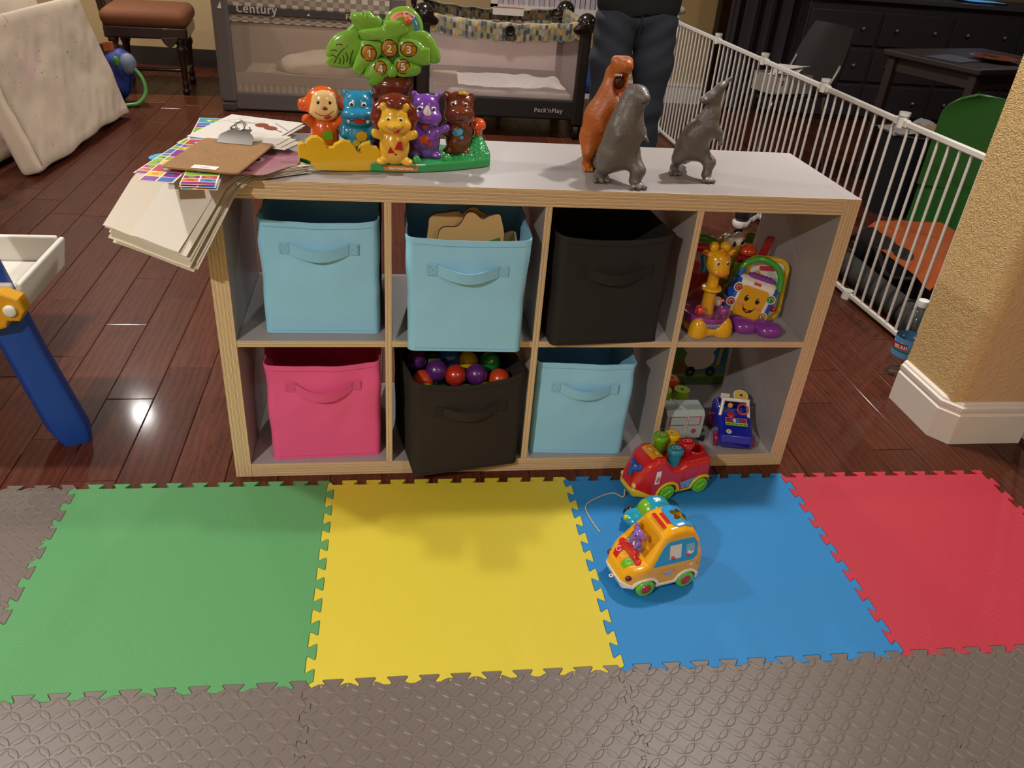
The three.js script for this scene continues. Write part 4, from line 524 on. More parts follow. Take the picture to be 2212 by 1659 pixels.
  obj('hang_ring', to(0.0095, 0.0026, [0, 0.033, -0.126], [-0.5, 0, 0]), steel, cl); obj('spring', [0, 1, 2, 3].map(k => to(0.0052, 0.001, [-0.012 + k * 0.008, 0.013, -0.112], [0, PI / 2, 0], 2 * PI, 6, 16)), steel, cl);
  const stk = ctex(256, 96, (x, w, h) => { x.fillStyle = '#ece8e4'; x.fillRect(0, 0, w, h); x.fillStyle = '#3a3a3c'; for (let k = 0; k < 14; k++) x.fillRect(80 + k * 7, 46 + (k * 5 % 3) * 3, 4, 12); x.fillStyle = '#9a9a9c'; x.fillRect(100, 26, 60, 4); });
  obj('sticker', tr(new THREE.PlaneGeometry(0.05, 0.022), [0.006, 0.0044, 0.097], [-PI / 2, 0, 0]), mat(0xffffff, 0.5, { map: stk }), cb).userData.label = 'white printed sticker';
}
// ---------------------------------------------------------------- things in the bins
const BALL = { purple: 0x54206a, olive: 0x4a5a22, blue: 0x1550a8, yellow: 0xc8a818, green: 0x1d7a34, red: 0xb02a18, orange: 0xc4401c };
{
  const bm = {}, g = sp(0.0275, [0, 0, 0], undefined, undefined, 32, 20);
  const rows = [['purple', 0.4507, 0.271, -0.12, 'far left, deepest corner'], ['olive', 0.4985, 0.252, -0.135, 'half hidden behind the front purple one'], ['blue', 0.5361, 0.2785, -0.12, 'at the back'], ['yellow', 0.5844, 0.2669, -0.118, 'at the back beside the blue one'], ['green', 0.6413, 0.2648, -0.12, 'at the back right'], ['purple', 0.5001, 0.2781, -0.055, 'in the middle left'], ['red', 0.5475, 0.2655, -0.052, 'between the two front purple ones'], ['purple', 0.6015, 0.2663, -0.055, 'in the middle right'], ['orange', 0.6605, 0.2496, -0.06, 'by the right rim'], ['orange', 0.466, 0.252, -0.05, 'by the left rim'], ['yellow', 0.4715, 0.2505, 0.012, 'at the front left rim'], ['purple', 0.511, 0.236, -0.002, 'low at the front rim'], ['green', 0.5735, 0.2375, -0.004, 'low at the front rim'], ['yellow', 0.624, 0.241, -0.006, 'at the front right rim']];
  for (const [c, x, y, z, w] of rows) { const o = obj('play_ball', g, bm[c] ||= plas(BALL[c], { roughness: 0.3 })); o.position.set(x, y, z); tag(o, `shiny ${c === 'olive' ? 'dark green' : c} plastic ball in the black bin, ${w}`, 'ball', 'plastic play balls'); }
  const hid = []; seed = 4; for (const [x, z] of [[0.462, -0.09], [0.51, -0.09], [0.57, -0.1], [0.63, -0.09], [0.482, -0.03], [0.53, -0.04], [0.59, -0.04], [0.65, -0.05], [0.5, -0.15], [0.56, -0.16], [0.62, -0.16]]) hid.push([x, z]);
  hid.forEach(([x, z], i) => { const c = ['red', 'green', 'blue', 'yellow', 'purple'][i % 5]; const o = obj('play_ball', g, bm[c] ||= plas(BALL[c])); o.position.set(x, 0.2, z); tag(o, 'plastic ball in the lower layer of the black bin', 'ball', 'lower layer of play balls'); });
}
{
  const face = mat(0xcda468, 0.65), edge = mat(0x5b3a2a, 0.7);
  const P = [[-0.09, [[.4779,.42],[.4751,.6459],[.4762,.659],[.487,.6715],[.5117,.6758],[.5435,.6796],[.5499,.674],[.5667,.6888],[.5805,.6907],[.5893,.6837],[.6082,.6712],[.6187,.6378],[.6224,.42]], 'bread-shaped cardboard cutout at the back of the blue bin'], [-0.06, [[.4944,.42],[.496,.6315],[.4985,.6432],[.5078,.6514],[.5394,.655],[.5653,.6914],[.5952,.673],[.61,.6805],[.6318,.6854],[.6368,.6741],[.6447,.6409],[.6435,.6173],[.6396,.42]], 'crown-topped cardboard cutout with green label in the blue bin'], [-0.11, [[.6251,.42],[.627,.6094],[.6522,.6221],[.6692,.6278],[.6796,.6258],[.6838,.42]], 'small rounded cardboard cutout at the right in the blue bin']];
  for (const [z, pts, lab] of P) { const t = thing('cardboard_cutout', lab, 'cardboard', [0, 0, z], 0, 'cardboard cutouts'); const rp = smoothSpline(pts, 4); obj('board', ex(shp(rp), 0.005, 0.0006), face, t); obj('edge', ex(shp(rp.map(p => [p[0] - 0.0012, p[1] + 0.0016])), 0.0046), edge, t).position.z = -0.0022; if (z === -0.06) { obj('label', ex(shp([[.585, .6], [.5853, .615], [.6362, .6323], [.6394, .6]]), 0.0008), mat(0x3c7a22, 0.5), t).position.z = 0.0061; obj('label_letters', text('k e', 0.008, 0.0006, [0.616, 0.6185, 0.0071], [0, 0, 0.2]), whiteP, t); } }
}
// ---------------------------------------------------------------- solid with a side profile
function sdPoly(P) { return (x, y) => { let d = 1e9, s = 1; for (let i = 0, j = P.length - 1; i < P.length; j = i++) { const ex0 = P[j][0] - P[i][0], ey = P[j][1] - P[i][1], wx = x - P[i][0], wy = y - P[i][1], t = clamp((wx * ex0 + wy * ey) / (ex0 * ex0 + ey * ey), 0, 1), bx0 = wx - ex0 * t, by = wy - ey * t; d = Math.min(d, bx0 * bx0 + by * by); const a = y >= P[i][1], b = y < P[j][1], c = ex0 * wy > ey * wx; if ((a && b && c) || (!a && !b && !c)) s = -s; } return s * Math.sqrt(d); }; }
const prism = (P, hw, r) => { const f = sdPoly(P); return (x, y, z) => { const a = f(x, y) + r, b = Math.abs(z) - hw(x, y) + r; return Math.min(Math.max(a, b), 0) + Math.hypot(Math.max(a, 0), Math.max(b, 0)) - r; }; };
const dCylZ = (x0, y0, r, z0 = -1, z1 = 1) => (x, y, z) => Math.max(Math.hypot(x - x0, y - y0) - r, z0 - z, z - z1);
const dBox = (c, h, r = 0) => (x, y, z) => { const a = Math.abs(x - c[0]) - h[0] + r, b = Math.abs(y - c[1]) - h[1] + r, d = Math.abs(z - c[2]) - h[2] + r; return Math.hypot(Math.max(a, 0), Math.max(b, 0), Math.max(d, 0)) + Math.min(Math.max(a, b, d), 0) - r; };
function wheel(parent, x, y, z, r, w, tyre, hub, hr = 0.5, name = 'wheel') { const s = Math.sign(z), g = la([[0, -w / 2], [r * 0.75, -w / 2], [r * 0.95, -w * 0.35], [r, 0], [r * 0.95, w * 0.35], [r * 0.78, w / 2], [r * 0.5, w * 0.42], [0, w * 0.42]], [x, y, z], [s * PI / 2, 0, 0], 32); const o = obj(name, g, tyre, parent); if (hub) obj('hub', la([[0, w * 0.56], [r * hr * 0.7, w * 0.55], [r * hr, w * 0.46], [r * hr, w * 0.2]], [x, y, z], [s * PI / 2, 0, 0], 24), hub, o); return o; }
const decal = (name, f, tex, parent, lab, n = 6) => { const o = obj(name, sheet(f, n, n), plas(0xffffff, { map: tex }), parent); if (lab) o.userData.label = lab; return o; };
// project a flat patch onto a distance field along +z (or another axis) so that stickers hug the body
const hug = (f, p, dir, e = 0.0008) => { let q = p.slice(), t = 0; for (let i = 0; i < 40; i++) { const d = f(q[0], q[1], q[2]); if (d < 0.0002) break; q = q.map((v, k) => v + dir[k] * d * 0.9); } return q.map((v, k) => v - dir[k] * e); };
const MATY = 0.0122;
const gW = plas(0x5fb81e), redH = plas(0xa8242a);
// ---------------------------------------------------------------- yellow van
{
  const t = thing('toy_van', 'yellow toy van with blue windows, green wheels and a purple elephant driver', 'toy', [0.9635, MATY, 0.406], 0.234);
  const yl = plas(0xe0a012), wh = plas(0xe4ddd0), bl = plas(0x2c8fc4), rd = plas(0xc01c22);
  const W = [[-0.045, 0.0225], [0.055, 0.0225]];
  const prof = [[-0.09, 0.016], [-0.097, 0.034], [-0.094, 0.056], [-0.08, 0.074], [-0.052, 0.09], [-0.032, 0.122], [-0.014, 0.149], [0.006, 0.16], [0.04, 0.163], [0.064, 0.153], [0.08, 0.125], [0.09, 0.085], [0.093, 0.045], [0.088, 0.016]];
  const hw = (x, y) => (0.06 - 0.016 * sstep(0.07, 0.165, y)) * (1 - 0.34 * sstep(-0.045, -0.1, x) ** 1.3) ;
  const base = prism(prof, hw, 0.014);
  let body = carve(0.003, base, dBox([-0.052, 0.125, 0], [0.034, 0.042, 0.036], 0.006)); // open cab
  body = carve(0.002, body, (x, y, z) => Math.max(dBox([0.046, 0.165, 0], [0.026, 0.03, 0.028], 0.006)(x, y, z), -1)); // sorter hole in the roof
  const wells = (x, y, z) => Math.min(...W.map(w => Math.max(Math.hypot(x - w[0], y - w[1]) - 0.0255, 0.034 - Math.abs(z))));
  body = carve(0.001, body, wells);
  const lo = [-0.104, 0.008, -0.066], hi = [0.1, 0.172, 0.066];
  obj('body', net((x, y, z) => Math.max(body(x, y, z), 0.012 - y), lo, hi, 0.0024), yl, t);
  const skirt = (x, y, z) => Math.max(base(x, y, z) - 0.0022, -base(x, y, z) - 0.004, Math.min(y - 0.031 - 0.006 * sstep(-0.07, -0.1, x), ...W.map(w => Math.hypot(x - w[0], y - w[1]) - 0.0325)), -wells(x, y, z), 0.0095 - y);
  obj('bumper_skirt', net(skirt, lo, hi, 0.002), wh, t);
  for (const s of [1, -1]) for (const w of W) wheel(t, w[0], w[1], s * 0.053, 0.0225, 0.018, gW, redH, 0.55);
  // side window panel with two openings, both sides
  for (const s of [1, -1]) {
    const sh2 = shp([[-0.038, 0.084], [0.06, 0.084], [0.07, 0.094], [0.07, 0.122], [0.06, 0.137], [-0.002, 0.137], [-0.014, 0.127]]); const h1 = new THREE.Path(); h1.moveTo(0.0, 0.094); h1.lineTo(0.03, 0.094); h1.lineTo(0.03, 0.128); h1.lineTo(0.0, 0.128); sh2.holes.push(h1);
    const g = ex(sh2, 0.002, 0.0004); const p = g.attributes.position; for (let i = 0; i < p.count; i++) { const z = p.getZ(i), b = hw(p.getX(i), p.getY(i)); p.setZ(i, s * (b + z - 0.0008)); } if (s < 0) g.scale(1, 1, 1); g.computeVertexNormals(); const panel = obj('window_panel', g, bl, t); panel.userData.label = 'light blue window panel';
    const onSide = (g, off) => { const q = g.attributes.position; for (let i = 0; i < q.count; i++) q.setZ(i, hw(q.getX(i), q.getY(i)) + off + q.getZ(i)); g.computeVertexNormals(); return g; };
    if (s > 0) { obj('window_opening', onSide(ex(rrect(0.0, 0.094, 0.03, 0.034, 0.003), 0.0006), 0.0002), mat(0xcfc8bc, 0.6), panel); obj('rear_opening', onSide(ex(rrect(0.042, 0.1, 0.02, 0.024, 0.004), 0.0006), 0.0014), mat(0x7fa4bc, 0.25), panel);
      obj('flag', onSide(ex(shp([[0.045, 0.101], [0.048, 0.11], [0.055, 0.103], [0.061, 0.106], [0.054, 0.1]]), 0.001), 0.0018), wh, panel); for (const x of [0.008, 0.046]) obj('bead', sp(0.0042, [x, 0.0985, hw(x, 0.0985) + 0.002]), rd, panel); }
  }
  // roof: star-shaped sorter plate and two red bars
  const rim0 = (a, hx, hz) => { const c = Math.cos(a), n = Math.sin(a), e = 5, k = Math.pow(Math.pow(Math.abs(c), e) + Math.pow(Math.abs(n), e), -1 / e); return [0.046 + c * k * hx, n * k * hz]; };
  obj('sorter_plate', thick((u, v) => { const a = u * 2 * PI, o = rim0(a, 0.031, 0.034), r = 0.0185 + 0.004 * Math.cos(5 * a), q = [0.046 + Math.cos(a) * r, Math.sin(a) * r]; const x = mix(o[0], q[0], v), z = mix(o[1], q[1], v); return [x, hug(base, [x, 0.2, z], [0, -1, 0], 0)[1] + (v === 0 ? 0.0002 : 0.0016), z]; }, 60, 4, 0.002), bl, t);
  obj('block', bx(0.014, 0.012, 0.014, [0.05, 0.13, 0.006], [0.3, 0.4, 0.2]), plas(0xd98a14), t);
  for (const [x, w] of [[-0.004, 0.05], [0.011, 0.036]]) obj('roof_bar', rb(0.01, 0.004, w, 0.0045, [x, 0.158 + (x > 0 ? 0.0035 : 0), 0]), rd, t);
  // dash, hood keys, lamps
  obj('dashboard', net(union(0.006, dCap([-0.062, 0.082, -0.036], [-0.062, 0.082, 0.036], 0.0085), dCap([-0.064, 0.09, -0.014], [-0.06, 0.094, 0.014], 0.008)), [-0.08, 0.07, -0.05], [-0.045, 0.106, 0.05], 0.0022), rd, t);
  const hoodY = x => 0.056 + (x + 0.094) * (0.09 - 0.056) / 0.042 * 1.0; const key = (z0, z1, m, nm) => { const g = thick((u, v) => { const x = mix(-0.089, -0.068, v), w = 1 - 0.3 * (1 - v); const z = mix(z0, z1, u) * w; const y = hug(base, [x, 0.13, z], [0, -1, 0], 0)[1] + 0.0022; return [x, y - (v < 0.12 ? (0.12 - v) * 0.02 : 0), z]; }, 8, 8, 0.004); const o = obj('hood_key', g, m, t); o.userData.label = nm; return o; };
  key(-0.036, -0.013, rd, 'red hood key'); key(-0.0125, 0.0125, plas(0xe2a010), 'yellow hood key'); key(0.013, 0.036, gW, 'green hood key');
  for (const [z, m] of [[-0.024, wh], [0.0, plas(0xe8c878)], [0.024, plas(0xd8e8c0)]]) obj('key_print', tr(to(0.006, 0.0007, [0, 0, 0], [-PI / 2, 0, 0.64], 5.2, 5, 18), [-0.078, hug(base, [-0.078, 0.13, z * 0.9], [0, -1, 0], 0)[1] + 0.003, z * 0.9]), m, t);
  for (const s of [1, -1]) obj('headlamp', net(dEll([-0.083, 0.05, s * 0.043], [0.0095, 0.008, 0.006]), [-0.095, 0.04, s > 0 ? 0.034 : -0.052], [-0.07, 0.061, s > 0 ? 0.052 : -0.034], 0.0016), plas(0x5a1210), t);
  obj('tow_loop', tr(to(0.004, 0.0016, [-0.1, 0.022, 0], [PI / 2, 0, 0], 2 * PI, 6, 16)), wh, t);
  // stickers
  const st1 = ctex(160, 96, (x, w, h) => { x.fillStyle = '#e0a012'; x.fillRect(0, 0, w, h); x.fillStyle = '#9aa0b8'; x.beginPath(); x.ellipse(84, 52, 42, 26, -0.2, 0, 7); x.fill(); x.fillStyle = '#c87a6a'; x.beginPath(); x.ellipse(34, 40, 22, 10, 0.4, 0, 7); x.ellipse(124, 24, 22, 10, 0.3, 0, 7); x.fill(); x.fillStyle = '#2a2a30'; x.fillRect(78, 46, 6, 6); });
  decal('side_sticker', (u, v) => hug(base, [mix(-0.016, 0.024, u), mix(0.044, 0.07, v), 0.09], [0, 0, -1], 0.0005), st1, t, 'grey elephant sticker');
  const st2 = ctex(160, 64, (x, w, h) => { x.fillStyle = '#e0a012'; x.fillRect(0, 0, w, h); x.font = 'bold 40px sans-serif'; ['O', 'D', 't', 'S'].forEach((c, i) => { x.fillStyle = ['#e0c020', '#fff', '#9fc0d8', '#2a3040'][i]; x.fillText(c, 10 + i * 36, 46); }); });
  decal('rear_sticker', (u, v) => hug(base, [mix(0.046, 0.082, u), mix(0.062, 0.077, v), 0.09], [0, 0, -1], 0.0005), st2, t, 'small letter sticker');
  // elephant driver
  const pu = plas(0x7a5aa8), e = obj('elephant', net(union(0.006, dEll([-0.048, 0.107, 0.0], [0.01, 0.014, 0.011]), dEll([-0.05, 0.13, -0.001], [0.0125, 0.0125, 0.0125]), dCap([-0.06, 0.127, -0.001], [-0.066, 0.115, 0.0], 0.0048, 0.0036), dCap([-0.05, 0.112, -0.01], [-0.062, 0.107, -0.014], 0.0048), dCap([-0.05, 0.112, 0.01], [-0.06, 0.106, 0.012], 0.0048), dCap([-0.046, 0.096, -0.006], [-0.058, 0.093, -0.01], 0.006), dCap([-0.046, 0.096, 0.008], [-0.057, 0.091, 0.014], 0.0065), dEll([-0.046, 0.134, 0.0165], [0.004, 0.0105, 0.008]), dEll([-0.046, 0.138, -0.0165], [0.004, 0.0115, 0.007])), [-0.078, 0.084, -0.03], [-0.03, 0.152, 0.03], 0.0019), pu, t); e.userData.label = 'purple elephant figure';
  for (const s of [1, -1]) obj('ear_lining', sp(0.0055, [-0.0497, 0.134, s * 0.0175], [0.3, 1.3, 0.9]), plas(0xc83a4a), e); for (const s of [1, -1]) obj('eye', sp(0.0017, [-0.0605, 0.134, s * 0.0065]), blackP, e); obj('bib', sp(0.006, [-0.0565, 0.106, 0.0], [0.5, 1.2, 0.8]), wh, e);
}
// ---------------------------------------------------------------- red truck with pistons
{
  const t = thing('toy_truck', 'red toy truck with four coloured push pegs, green wheels and a pull string', 'toy', [1.086, MATY, 0.098], 0.27);
  const rd = plas(0xbe1c1e), ye = plas(0xd6b80e), W = [[-0.02, 0.0235], [0.082, 0.0235]];
  const prof = [[-0.104, 0.016], [-0.114, 0.034], [-0.113, 0.056], [-0.102, 0.084], [-0.082, 0.112], [-0.056, 0.127], [-0.034, 0.125], [-0.02, 0.108], [-0.008, 0.094], [0.01, 0.091], [0.03, 0.1], [0.1, 0.104], [0.107, 0.1], [0.11, 0.04], [0.108, 0.016]];
  const hw = (x, y) => 0.052 * (1 - 0.4 * sstep(-0.06, -0.116, x) ** 1.2) * (1 - 0.12 * sstep(0.06, 0.13, y)) ;
  const base = prism(prof, hw, 0.015); let body = carve(0.001, base, (x, y, z) => Math.min(...W.map(w => Math.max(Math.hypot(x - w[0], y - w[1]) - 0.0275, 0.03 - Math.abs(z)))));
  body = carve(0.002, body, (x, y, z) => Math.max(Math.hypot(x - 0.083, z) - 0.02, 0.07 - y)); body = carve(0.002, body, (x, y, z) => Math.max(Math.abs(Math.abs(x - 0.045) - 0.022) - 0.0012, 0.05 - Math.abs(z), 0.045 - y, y - 0.092));
  const lo = [-0.122, 0.008, -0.06], hi = [0.118, 0.14, 0.06]; obj('body', net((x, y, z) => Math.max(body(x, y, z), 0.012 - y), lo, hi, 0.0025), rd, t);
  const sk = (x, y, z) => Math.max(base(x, y, z) - 0.0035, -base(x, y, z) - 0.004, Math.min(y - 0.024 - 0.018 * sstep(-0.05, -0.112, x), Math.abs(Math.hypot(x - W[0][0], y - W[0][1]) - 0.0318) - 0.0042, Math.abs(Math.hypot(x - W[1][0], y - W[1][1]) - 0.0318) - 0.0042), -Math.min(...W.map(w => Math.max(Math.hypot(x - w[0], y - w[1]) - 0.0275, 0.03 - Math.abs(z)))), 0.0085 - y);
  obj('bumper_skirt', net(sk, [-0.126, 0.004, -0.062], [0.12, 0.064, 0.062], 0.0021), ye, t);
  for (const s of [1, -1]) for (const w of W) { const o = wheel(t, w[0], w[1], s * 0.046, 0.0235, 0.017, gW); obj('wheel_grip', rb(0.026, 0.0075, 0.006, 0.003, [w[0], w[1], s * 0.0545], [0, 0, 0.6]), gW, o); }
  const peg = (x, z, y0, c, lab) => { const o = obj('peg', la([[0, 0.052], [0.014, 0.0518], [0.0188, 0.05], [0.0205, 0.0465], [0.0205, 0.0385], [0.019, 0.036], [0.0158, 0.0355], [0.0155, 0], [0, 0]], [x, y0, z], undefined, 36), c, t); o.userData.label = lab; const tt = ctex(64, 64, (k, w, h) => { k.fillStyle = '#' + c.color.getHexString(); k.fillRect(0, 0, w, h); k.strokeStyle = '#e8e4d8'; k.lineWidth = 3; k.beginPath(); k.ellipse(32, 32, 26, 13, 0.3, 0, 7); k.stroke(); k.fillStyle = '#3a2a20'; k.fillRect(18, 26, 8, 14); k.fillStyle = '#d8b030'; k.fillRect(28, 26, 9, 14); k.fillStyle = '#6a7ab0'; k.fillRect(40, 28, 8, 10); }); obj('peg_sticker', tr(new THREE.CircleGeometry(0.0135, 20), [x, y0 + 0.0523, z], [-PI / 2, 0, 0]), mat(0xffffff, 0.35, { map: tt }), o); };
  peg(-0.014, -0.024, 0.102, plas(0x5f9a14), 'green push peg'); peg(0.026, -0.03, 0.096, plas(0xd8ac0c), 'yellow push peg'); peg(0.002, 0.024, 0.09, plas(0x1c7c90), 'teal push peg'); peg(0.047, 0.006, 0.09, plas(0xb8141c), 'red push peg');
  obj('hole_rim', tr(to(0.022, 0.0035, [0.083, 0.105, 0], [PI / 2, 0, 0])), rd, t);
  const rt = ctex(128, 64, (x, w, h) => { x.fillStyle = '#d08a14'; x.fillRect(0, 0, w, h); x.fillStyle = '#ece4d0'; x.fillRect(70, 26, 24, 16); x.fillRect(24, 16, 26, 8); x.fillStyle = '#7a5a30'; x.fillRect(78, 30, 8, 8); x.strokeStyle = '#8a6a20'; x.beginPath(); x.moveTo(20, 44); x.lineTo(110, 20); x.stroke(); });
  decal('roof_sticker', (u, v) => hug(base, [mix(-0.066, -0.036, v), 0.16, mix(0.028, -0.028, u)], [0, -1, 0], 0.0006), rt, t, 'orange roof sticker');
  const el = obj('elephant_relief', net(union(0.006, dEll([-0.099, 0.092, 0.004], [0.011, 0.0145, 0.013]), dEll([-0.094, 0.096, 0.02], [0.007, 0.012, 0.007]), dEll([-0.094, 0.096, -0.012], [0.007, 0.012, 0.007]), dCap([-0.109, 0.088, 0.006], [-0.113, 0.072, 0.01], 0.005, 0.0036), dCap([-0.106, 0.08, -0.004], [-0.11, 0.07, -0.004], 0.004)), [-0.125, 0.06, -0.028], [-0.08, 0.116, 0.036], 0.0021), plas(0x12489a), t); el.userData.label = 'blue elephant moulded on the windscreen';
  for (const s of [1, -1]) obj('headlamp', net(dEll([-0.108, 0.05, s * 0.027], [0.0055, 0.0085, 0.008]), [-0.12, 0.038, s > 0 ? 0.015 : -0.039], [-0.098, 0.062, s > 0 ? 0.039 : -0.015], 0.0017), plas(0xd8b070), t);
  const ws = ctex(64, 128, (x, w, h) => { x.fillStyle = '#e6e0d4'; x.fillRect(0, 0, w, h); x.fillStyle = '#d0645a'; x.beginPath(); x.ellipse(38, 84, 22, 32, 0, 0, 7); x.fill(); x.fillStyle = '#3a2a28'; x.fillRect(14, 98, 8, 8); });
  decal('window_sticker', (u, v) => hug(base, [mix(-0.066, -0.052, u) + 0.004 * v, mix(0.062, 0.098, v), 0.08], [0, 0, -1], 0.0006), ws, t, 'white window sticker with a pink animal');
  const ab = ctex(256, 128, (x, w, h) => { x.fillStyle = '#6a9cc0'; x.fillRect(0, 0, w, h); x.font = 'bold 56px sans-serif'; [['A', '#c02030', 34, 92], ['B', '#404850', 92, 112], ['C', '#c8b820', 148, 74], ['D', '#4a5a50', 200, 92]].forEach(([c, f, a, b]) => { x.fillStyle = f; x.fillText(c, a - 20, b); }); });
  decal('letter_sticker', (u, v) => hug(base, [mix(0.014 + 0.008 * (1 - v), 0.066 - 0.02 * (1 - v), u), mix(0.03, 0.05 + 0.008 * u, v), 0.08], [0, 0, -1], 0.0006), ab, t, 'blue sticker with the letters A B C D');
  const s0 = V(-0.114, 0.02, 0), wp = [[0.951, 0.121], [0.8832, 0.151], [0.8667, 0.172], [0.869, 0.2155], [0.8816, 0.2664]].map(([x, z]) => { const v = V(x, 0, z).sub(V(1.086, 0, 0.098)).applyAxisAngle(V(0, 1, 0), -0.27); v.y = 0.0018; return v; });
  obj('pull_string', tube([s0, V(-0.122, 0.006, 0.012), ...wp], 0.0015, 80, 6), mat(0xc4a878, 0.7), t).userData.label = 'tan pull string';
}
// ---------------------------------------------------------------- little round teal car between them
{
  const t = thing('toy_car', 'small round teal and green toy car behind the yellow van', 'toy', [1.012, MATY, 0.235], 0.2);
  const te = plas(0x1790ac); obj('body', net((x, y, z) => Math.max(union(0.014, dEll([0.008, 0.036, 0], [0.042, 0.04, 0.034]), dEll([-0.04, 0.022, 0], [0.03, 0.02, 0.03]))(x, y, z), 0.006 - y), [-0.075, 0.004, -0.04], [0.056, 0.08, 0.04], 0.0026), te, t);
  obj('windscreen', net((x, y, z) => Math.max(dEll([0.005, 0.036, 0], [0.0425, 0.04, 0.0345])(x, y, z), x + 0.014, 0.034 - y), [-0.05, 0.03, -0.04], [0, 0.08, 0.04], 0.0024), plas(0x6aa81c), t);
  for (const s of [1, -1]) for (const x of [-0.04, 0.03]) wheel(t, x, 0.016, s * 0.031, 0.016, 0.013, blackP);
  const el = ctex(64, 64, (x, w, h) => { x.fillStyle = '#1790ac'; x.fillRect(0, 0, w, h); x.fillStyle = '#ece8e0'; x.beginPath(); x.ellipse(34, 34, 18, 11, 0.3, 0, 7); x.ellipse(16, 28, 9, 8, 0, 0, 7); x.fill(); x.fillRect(24, 40, 5, 12); x.fillRect(40, 42, 5, 10); });
  const fb = dEll([0.008, 0.036, 0], [0.042, 0.04, 0.034]); decal('sticker', (u, v) => hug(fb, [mix(-0.004, 0.022, u), 0.1, mix(0.016, -0.01, v)], [0, -1, 0], 0.0006), el, t, 'white elephant sticker');
  obj('nose', sp(0.007, [-0.066, 0.03, 0]), plas(0xb8b81c), t);
}
